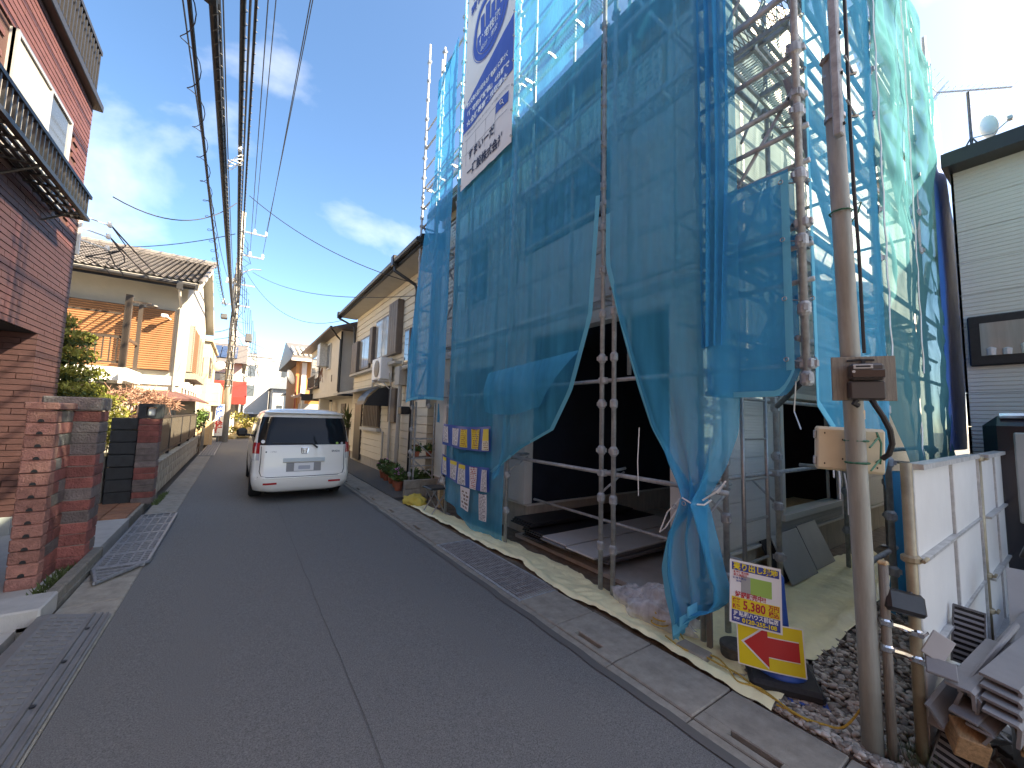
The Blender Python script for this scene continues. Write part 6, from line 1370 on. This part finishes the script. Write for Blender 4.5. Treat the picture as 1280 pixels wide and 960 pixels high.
dm('meter_case', (.045, .038, .035), .35); m = MB(); m.bbox(-.105, .105, -.10, -.01, -.02, .11, .018, Mm); m.build('meter_head', 'meter_case', mbd)
m = MB(); m.bbox(-.11, .11, -.085, -.01, -.17, -.025, .012, Mm); m.build('terminal_cover', 'meter_case', mbd); m = MB(); m.bbox(-.10, .10, -.108, -.10, .0, .06, .003, Mm); m.build('meter_glass', 'glass_dark', mbd)
m = MB(); m.bbox(-.09, .03, -.106, -.10, .068, .10, .002, Mm); m.build('name_plate', 'wall_offwhite', mbd); m = MB(); m.bbox(-.075, .015, -.108, -.105, .078, .092, .001, Mm); m.build('register', 'black_matte', mbd); MB().lathe([(.011, 0), (.011, .004)], (0, 0, 0), 10, Mm @ TR((-.09, -.108, .045), (R(90), 0, 0))).build('seal', 'wall_offwhite', mbd)
m = MB(); m.ptube([Mm @ Vector(p) for p in ((-.06, -.05, -.17), (-.08, -.05, -.20), (-.05, -.04, -.215))], .014, 6); m.ptube([Mm @ Vector(p) for p in ((.03, -.05, -.17), (.05, -.06, -.22), (.09, -.06, -.30), (.13, -.05, -.40), (.145, -.03, -.50), (.13, -.01, -.58), (.10, .02, -.62))], .013, 8); m.build('meter_cable', 'cable', mbd); m = MB(); m.ptube([Mm @ Vector(p) for p in ((-.1, -.012, .14), (-.02, -.016, .148), (.07, -.012, .145))], .006, 5); m.lathe([(.014, 0), (.014, .01)], (0, 0, 0), 10, Mm @ TR((-.0, -.012, .13), (R(90), 0, 0))); m.build('meter_cable', 'cable', mbd)
sb_ = thing('switch_box', 'cream plastic switch box tied behind the pole under the meter', 'switch box', (2.75, .85, 1.55))
Ms = TR((2.93, .80, 1.575), (0, R(2), R(-66))) @ Matrix.Diagonal((.68, .9, 1.1, 1)) 
MB().bbox(-.225, .225, -.02, .07, -.115, .115, .012, Ms).build('box_body', 'cream_plastic', sb_); MB().bbox(-.22, .22, -.05, -.022, -.11, .11, .01, Ms).build('cover', 'cream_plastic', sb_)
for a, b in ((-.17, .08), (-.17, -.08), (.17, .08), (.17, -.08), (-.05, .05), (-.05, -.05)): MB().lathe([(.005, 0), (.005, .004)], (0, 0, 0), 8, Ms @ TR((a, -.05, b), (R(90), 0, 0))).build('screw', 'black_matte', sb_)
for b in (.07, -.07): MB().bbox(-.24, -.222, -.03, .03, b-.022, b+.022, .004, Ms).build('latch', 'steel_dirty', sb_)

# ---- hoarding: tube posts, white panels
dm('panel_white', (.66, .66, .64), .45, var=.04, vs=5, bump=.05, bs=90); dm('post_khaki', (.33, .28, .19), .55, metal=.3, var=.25, vs=8, bump=.1)
fp_ = thing('hoarding_fence', 'white panel site fence held by khaki tube posts right of the gravel', 'fence', (4, .55, 0))
def fpost(x, y, z0, z1, r=.023, m_='post_khaki'): return MB().tube((x, y, z0), (x, y, z1), r, 14).build('post', m_, fp_, True)
fpost(2.99, .575, 0, 1.52, .024); fpost(4.98, .535, 0, 1.50); fpost(7.15, .50, 0, 1.50); fpost(2.885, .665, .02, .98, .021, 'wood_grey')
box('post_cap', 'wood_pale', 2.865, 2.905, .645, .685, .98, 1.0, fp_, .006)
def fpan(x0, x1, ncol):
    yy = lambda x: .57-.018*(x-3.0)*1.0
    cw_ = (x1-x0)/ncol; rows_ = [(.06, .42), (.42, .92), (.92, 1.48)] if False else [(.05, .53), (.53, 1.01), (1.01, 1.49)]
    for c in range(ncol):
        for a, b in rows_:
            xa, xb = x0+cw_*c+.012, x0+cw_*(c+1)-.012
            m = MB(); y0 = yy((xa+xb)/2); m.bbox(xa, xb, y0-.006, y0+.006, a+.008, b-.008, .003); m.build('panel', 'panel_white', fp_)
    m = MB()
    for c in range(ncol+1): xx = x0+cw_*c; y0 = yy(xx); m.box(xx-.009, xx+.009, y0-.012, y0+.012, .04, 1.5)
    for z in (.05, .53, 1.01): m.box(x0+.012, x1-.012, yy(x1)-.011, yy(x0)-.006, z-.008, z+.008)
    m.box(x0, x1, yy(x1)-.02, yy(x0)+.016, 1.485, 1.515); m.build('panel_frame', 'steel', fp_)
fpan(3.04, 4.94, 2); fpan(5.02, 7.12, 3)
for z, x1 in ((.53, 2.99), (.66, 2.99)):
    m = MB(); m.ptube([(2.875, .67, z+.06*.5), (2.93, .62, z+.015), (2.985, .575, z-.01)], .018, 8); m.lathe([(.026, 0), (.034, .008), (.034, .03), (.026, .038)], (2.99, .575, z-.03), 14); m.lathe([(.022, 0), (.030, .008), (.030, .03), (.022, .038)], (2.885, .665, z+.01), 14); m.tube((2.95, .545, z-.01), (3.02, .54, z-.01), .012, 6); m.build('tube_clamp', 'chrome', fp_)
for x, y, z in ((4.98, .535, .55), (4.98, .535, .28), (2.99, .575, 1.0), (4.98, .535, 1.46)): m = MB(); m.lathe([(.034, 0), (.042, .008), (.042, .03), (.034, .038)], (x, y, z), 12); m.tube((x-.02, y-.05, z+.02), (x+.07, y-.05, z+.02), .010, 6); m.build('tube_clamp', 'post_khaki', fp_)
fl = thing('site_lamp', 'small black floodlight clamped to the first khaki fence post', 'floodlight', (2.93, .55, .78))
Mf = TR((2.93, .60, .80), (R(-25), R(10), R(-50))); MB().bbox(-.085, .085, -.03, .03, -.055, .055, .015, Mf).build('housing', 'black', fl); m = MB(); m.ptube([(2.95, .585, .84), (3.0, .57, .86), (3.02, .57, .80)], .009, 6); m.build('bracket', 'steel_dark', fl)
# netting weeds at the foot of the first post
m = MB(); q = random.Random(12)
for _ in range(160): x, y = q.uniform(2.86, 3.06), q.uniform(.50, .68); m.add([(x-.004, y, .01), (x+.004, y, .01), (x+q.uniform(-.04, .04), y+q.uniform(-.04, .04), q.uniform(.05, .17))], [(0, 1, 2)])
m.build('weeds', 'leaf_dark', kind='stuff')
# leaning boards by the window
dm('board_leaning', (.34, .34, .335), .5, var=.08, vs=3)
for lab, x0, x1, y0, m_ in (('front grey board leaning on the house foundation below the window', 4.93, 5.62, 1.86, 'board_leaning'), ('right grey board leaning on the house foundation below the window', 5.72, 6.30, 1.90, 'board_leaning'), ('dark board leaning behind the front grey one', 4.80, 5.45, 1.93, 'board_black')):
    Mx = TR((x0, y0, .03), (R(-24), 0, 0)); tag(MB().bbox(0, x1-x0, 0, .014, 0, .50, .003, Mx).build('leaning_board', m_), lab, 'board')
# ---- offcut pile behind the fence
dm('offcut_grey', (.205, .205, .21), .55, var=.1, vs=6, bump=.12, bs=90, rand=.12)
pile = [  # base, length dir yaw, pitch, kind, length
]
def angle_piece(label, P_, Q_, w=.13, h=.08, th=.013, roll=0.0, m_='offcut_grey'):
    P_, Q_ = Vector(P_), Vector(Q_); d = (Q_-P_).normalized(); sd_ = d.cross(Vector((0, 0, 1))).normalized(); u_ = sd_.cross(d)
    c_, s_ = math.cos(roll), math.sin(roll); sd_, u_ = sd_*c_+u_*s_, u_*c_-sd_*s_
    prof = [(0, 0), (w-.012, 0), (w, -.012), (w, -h), (w-th, -h), (w-th, -th), (0, -th)]
    m = MB(); m.prism(prof, lambda a, b, t: tuple(P_+sd_*a+u_*b+d*t), 0, (Q_-P_).length); tag(m.build('siding_offcut', m_), label, 'offcut', 'siding offcuts piled behind the fence')
angle_piece('long grey corner offcut nearest the white fence panel', (2.95, .474, .475), (3.6, .40, .53), .10, .085)
angle_piece('deep dark sided offcut standing on edge in the middle of the pile', (2.95, .43, .462), (3.75, .30, .62), .02, .14, .013, -.35)
angle_piece('narrow grooved offcut right of the one standing on edge', (2.96, .40, .455), (3.65, .335, .53), .045, .10, .012, -.2)
for i, lab in enumerate(('topmost nested grey corner offcut at the right of the pile', 'second nested grey corner offcut from the top at the right', 'third nested grey corner offcut from the top at the right', 'lowest nested grey corner offcut at the right')):
    angle_piece(lab, (3.06-.045*i, .372-.006*i, .535-.036*i), (3.7-.02*i, .275, .575-.03*i), .135-.006*i, .10, .013, -.12)
angle_piece('short grey offcut with a broken end below the nested ones', (2.93, .385, .36), (3.2, .33, .40), .075, .10, .012, -.5)
angle_piece('grey trough shaped offcut leaning low against the fence panel', (2.92, .545, .34), (3.35, .49, .42), .015, .10, .012, .5)
def slab(label, p, rot, s, m_='offcut_grey', cat='offcut', name='siding_offcut', grp='siding offcuts piled behind the fence'):
    m = MB(); m.bbox(-s[0]/2, s[0]/2, -s[1]/2, s[1]/2, -s[2]/2, s[2]/2, min(.004, s[2]/3), TR(p, rot)); return tag(m.build(name, m_), label, cat, grp)
slab('pale pointed printed offcut standing at the top left of the pile', (3.02, .50, .60), (R(70), R(30), R(-70)), (.09, .13, .010), 'wall_offwhite')
slab('short grooved grey offcut just below the printed one', (2.97, .485, .52), (R(35), R(5), R(-75)), (.11, .09, .016))
slab('flat dark grey offcut lying low against the fence', (3.08, .50, .24), (R(10), R(-50), R(-8)), (.13, .14, .012), 'board_leaning')
slab('flat white edged offcut under the standing dark one', (2.99, .40, .37), (R(5), R(-12), R(-12)), (.16, .10, .014)); slab('small grey offcut lying under the nested ones', (3.0, .355, .33), (R(4), R(-8), R(-10)), (.15, .09, .014))
slab('long flat grey offcut pointing to the far end of the fence', (3.95, .30, .52), (R(6), R(-4), R(-98)), (.10, .8, .012)); slab('bluish plastic sheet offcut at the right end of the pile', (4.3, .22, .58), (R(50), 0, R(-85)), (.3, .5, .008), 'wall_grey')
for i, (lab, p, rot) in enumerate((('perforated grey vent strip standing at the back of the pile', (3.62, .47, .50), (R(62), R(8), R(-75))), ('perforated grey vent strip at the lower left of the pile', (3.06, .47, .12), (R(62), R(25), R(-70))))):
    t = thing('vent_strip', lab, 'vent strip', p); Mx = TR(p, rot); m = MB(); m.box(-.06, .06, -.16, -.15, -.006, .006, Mx); m.box(-.06, .06, .15, .16, -.006, .006, Mx); m.box(-.066, -.06, -.16, .16, -.02, .006, Mx); m.box(.06, .066, -.16, .16, -.02, .006, Mx); m.build('frame', 'steel_dark', t)
    for k in range(9): MB().box(-.06, .06, -.14+.032*k, -.125+.032*k, -.004, .004, Mx).build('slat', 'board_dark', t)
    MB().box(-.06, .06, -.15, .15, -.012, -.008, Mx).build('backing', 'black_matte', t)
slab('square timber block under the grey offcuts', (2.99, .415, .225), (R(8), R(-14), R(22)), (.13, .11, .11), 'wood', 'timber', 'timber_block', None)
TG = 'timber boards at the right edge'
slab('top orange brown board at the right edge of the yard', (3.22, .165, .345), (R(3), R(-3), R(-80)), (.22, .42, .018), 'wood', 'board', 'timber_board', TG); slab('second orange brown board under the top one at the right edge', (3.17, .17, .318), (R(2), R(-2), R(-77)), (.24, .46, .022), 'wood_pale', 'board', 'timber_board', TG); slab('lowest orange brown board at the right edge of the yard', (3.2, .17, .29), (R(2), R(-2), R(-82)), (.23, .44, .02), 'wood', 'board', 'timber_board', TG); slab('bundle of pale grey planks under the orange boards', (3.2, .17, .14), (0, 0, R(-80)), (.22, .42, .26), 'offcut_grey', 'plank bundle', 'plank_bundle', None)
slab('dark brown plank leaning on the far white fence panels', (5.6, .28, .85), (R(-38), R(8), R(-80)), (.10, .9, .03), 'meter_case', 'board', 'timber_board', None)
bgk = thing('rubble_bag', 'dark crumpled rubbish sacks behind the grey offcuts', 'sacks', (4.4, .3, 0))
for k in range(4):
    c = Vector((4.1+.45*k, .22-.08*(k % 2), .12)); MB().grid(lambda u, v, c=c, k=k: c+Vector((.26*math.cos(u*6.283)*math.sin(v*3.14), .2*math.sin(u*6.283)*math.sin(v*3.14), .16*math.cos(v*3.14)))*(1+.35*noise.noise(Vector((u*5, v*5, k)))), 18, 10).build('sack', 'rubber', bgk, True)
# litter under the pile: small broken pieces
mb = MB(); q = random.Random(14)
for k in range(60):
    mb.bbox(-.05, .05, -.02, .02, -.005, .005, .002, TR((q.uniform(3.04, 3.7), q.uniform(.12, .48), q.uniform(.01, .14)), (q.uniform(-1, 1), q.uniform(-1, 1), q.uniform(0, 3))))
mb.build('rubble', 'offcut_grey', kind='stuff')
# folding chair, yellow cloth, bottle at the far end of the site
ch = thing('folding_chair', 'black folding stool chair with papers by the scaffold foot', 'chair', (2.95, 6.6, 0))
m = MB()
for y in (6.45, 6.80): m.tube((2.82, y, 0), (3.12, y, .44), .012, 6); m.tube((3.1, y, 0), (2.84, y, .44), .012, 6); m.tube((3.05, y, .40), (3.2, y, .72), .012, 6)
m.tube((2.82, 6.45, .01), (2.82, 6.8, .01), .012, 6); m.tube((3.1, 6.45, .01), (3.1, 6.8, .01), .012, 6); m.build('frame', 'galv', ch); box('seat', 'black', 2.80, 3.14, 6.43, 6.82, .43, .465, ch, .015); box('backrest', 'black', 3.17, 3.2, 6.45, 6.8, .60, .74, ch, .012)
tag(MB().bbox(-.09, .09, -.002, .002, -.12, .12, .001, TR((3.05, 6.5, .56), (R(-20), 0, R(70)))).build('paper_sheet', 'paper'), 'white sheet of paper propped on the black folding chair', 'paper')
def fcl(u, v): a = u*6.2832; ph = v*1.57; k = 1+.4*noise.noise(Vector((math.cos(a)*2.5, math.sin(a)*2.5, v*4))); return (2.92+.2*math.cos(a)*math.cos(ph)*k, 7.45+.3*math.sin(a)*math.cos(ph)*k, .02+.16*math.sin(ph)*k)
dm('cloth_yellow', (.62, .47, .09), .8, bump=.3, bs=25); tag(MB().grid(fcl, 30, 10).build('crumpled_cloth', 'cloth_yellow', smooth=True), 'crumpled bright yellow cloth beside the low block wall', 'cloth')
tag(MB().lathe([(.035, 0), (.037, .15), (.015, .2), (.015, .24)], (3.12, 7.35, 0), 12).build('bottle', 'steel_dark', smooth=True), 'dark bottle standing beside the yellow cloth', 'bottle')
tag(box('timber_post', 'wood_pale', 3.2, 3.28, 6.95, 7.03, 0, .42, b=.004), 'short pale timber post behind the folding chair', 'post')
dn = thing('downpipe', 'grey white drainpipe and column at the end of the new house', 'pipe', (3.3, 6.9, 0)); MB().bbox(3.28, 3.42, 6.98, 7.12, .5, 2.4, .01).build('column', 'trim_white', dn); MB().bbox(3.25, 3.45, 6.95, 7.15, .44, .5, .01).build('foot', 'trim_white', dn)

# ================================================================ NEIGHBOUR HOUSE, BLACK VAN, ANTENNA (right)
dm('stucco_grey', (.62, .62, .57), .8, var=.04, vs=3, bump=.25, bs=14, stretch=(1, .5, 8), rand=.02); groove(M['stucco_grey'], 'Z', .05, .6, .3, .012)
nh = thing('neighbour_house', 'pale grey sided house with a dark eave at the right edge', 'house', (7.5, -3, 0))
NX, NY = 7.5, .86
box('wall', 'concrete_dark', NX+.03, 14, -2.57, NY-.03, 0, 5.05, nh)
for k in range(12):
    z0 = .1+.415*k; MB().bbox(NX, NX+.029, -2.6, NY, z0+.002, z0+.413, .003).build('siding_panel', 'stucco_grey', nh); MB().bbox(NX, 14, NY-.029, NY-.0005, z0+.002, z0+.413, .003).build('siding_panel', 'stucco_grey', nh)
m = MB(); m.prism([(NX-.28, 5.06), (14.2, 5.06), (14.2, 5.2), (10.8, 6.0), (NX-.28, 5.24)], lambda a, b, d: (a, d, b), -2.65, NY+.04); m.build('roof', 'gutter_black', nh)
wd = box('window', 'black', NX-.07, NX+.02, -1.2, .80, 2.50, 3.12, nh, .015); box('pane', 'curtain_glass', NX-.078, NX-.06, -1.1, .70, 2.62, 3.02, wd); 
for i, (y, m_, h) in enumerate(((.62, 'lamp_clear', .12), (.5, 'lamp_clear', .10), (.36, 'flower_white', .15), (.20, 'flower_white', .17), (.05, 'lamp_clear', .1))): MB().lathe([(.04, 0), (.045, h*.7), (.018, h*.85), (.018, h)], (NX-.06, y, 2.62), 10).build('bottle', m_, wd)
an = thing('antenna', 'television aerial and satellite dish on the roof of the grey neighbour house', 'antenna', (8.0, .70, 5.4))
m = MB(); m.tube((8.0, .70, 5.2), (8.0, .70, 6.38), .018, 6)
for a in (0, 2.1, 4.2): m.tube((8.0+.2*math.cos(a), .70+.2*math.sin(a), 5.3), (8.0, .70, 5.72), .01, 5)
m.build('mast', 'steel_dark', an); m = MB(); b0 = Vector((7.75, .95, 6.42)); b1 = Vector((8.25, .34, 6.33)); m.tube(b0, b1, .012, 5); dvec = (b1-b0).normalized(); nv = Vector((-dvec.y, dvec.x, 0)).normalized()
for k in range(12): p = b0.lerp(b1, k/11); m.tube(p-nv*.09, p+nv*.09, .005, 4)
for k in (-1, 1): m.tube(b0+Vector((0, 0, 0)), b0+Vector((-.10, .14, .28*k)), .008, 4); 
for k in range(5):
    for s in (-1, 1): p = b0+Vector((-.10, .14, .28*s))*(k/4); m.tube(p-nv*.2, p+nv*.2, .005, 4)
m.build('yagi', 'steel', an)
MB().lathe([(.01, -.035), (.09, -.02), (.14, .015), (.15, .02), (.135, .02), (.07, -.008), (.01, -.02)], (0, 0, 0), 20, TR((7.98, .56, 5.76), (R(70), R(10), R(30)))).build('dish', 'flower_white', an, True); m = MB(); m.ptube([(8.0, .7, 5.7), (7.92, .5, 5.62), (7.9, .36, 5.72)], .008, 5); m.bbox(7.87, 7.93, .33, .39, 5.70, 5.76, .01); m.build('dish_arm', 'steel', an)
bv = thing('black_van', 'black van parked between the white fence and the grey neighbour house', 'van', (6.7, -1.2, 0))
dm('paint_black', (.012, .014, .022), .15, spec=.6); dm('glass_grey_reflection', (.36, .38, .37), .25, spec=.6)  # grey of the reflected house wall is put into the glass colour
m = MB(); m.bbox(6.15, 7.35, -2.6, .62, .3, 1.86, .10); m.build('body', 'paint_black', bv); m = MB(); m.bbox(6.13, 6.16, -1.1, .42, .85, 1.70, .012); m.build('side_window', 'glass_grey_reflection', bv); m = MB(); m.bbox(6.13, 6.16, -2.4, -1.25, 1.02, 1.68, .012); m.build('side_window', 'glass_grey_reflection', bv)
m = MB(); m.ptube([(6.22, .50, 1.86), (6.22, -2.5, 1.88)], .03, 6); m.build('roof_rail', 'chrome', bv)
for y in (-2.0, -.35): MB().lathe([(.2, -.1), (.33, -.1), (.34, 0), (.33, .1), (.2, .1)], (0, 0, 0), 20, TR((6.28, y, .34), (0, R(90), 0))).build('wheel', 'rubber', bv)
# unseen tower added out of frame to shade the lane, narrow to spare skylight
th = thing('lane_shade_tower', 'unseen slender tower added behind the grey neighbour house to shade the lane', 'shade tower', (13, -8, 0))
box('wall', 'wall_offwhite', 11.3, 14.5, -10.1, -6.58, 0, 17.2, th); box('parapet', 'wall_grey', 11.25, 14.52, -10.15, -6.56, 17.2, 17.5, th)
for k in range(6):
    for j in range(2): w = box('window', 'alu', 11.26, 11.3, -8.2-1.5*j, -7.1-1.5*j, 1.0+2.9*k, 2.3+2.9*k, th); box('pane', 'glass_sky', 11.25, 11.27, -8.1-1.5*j, -7.2-1.5*j, 1.1+2.9*k, 2.2+2.9*k, w)
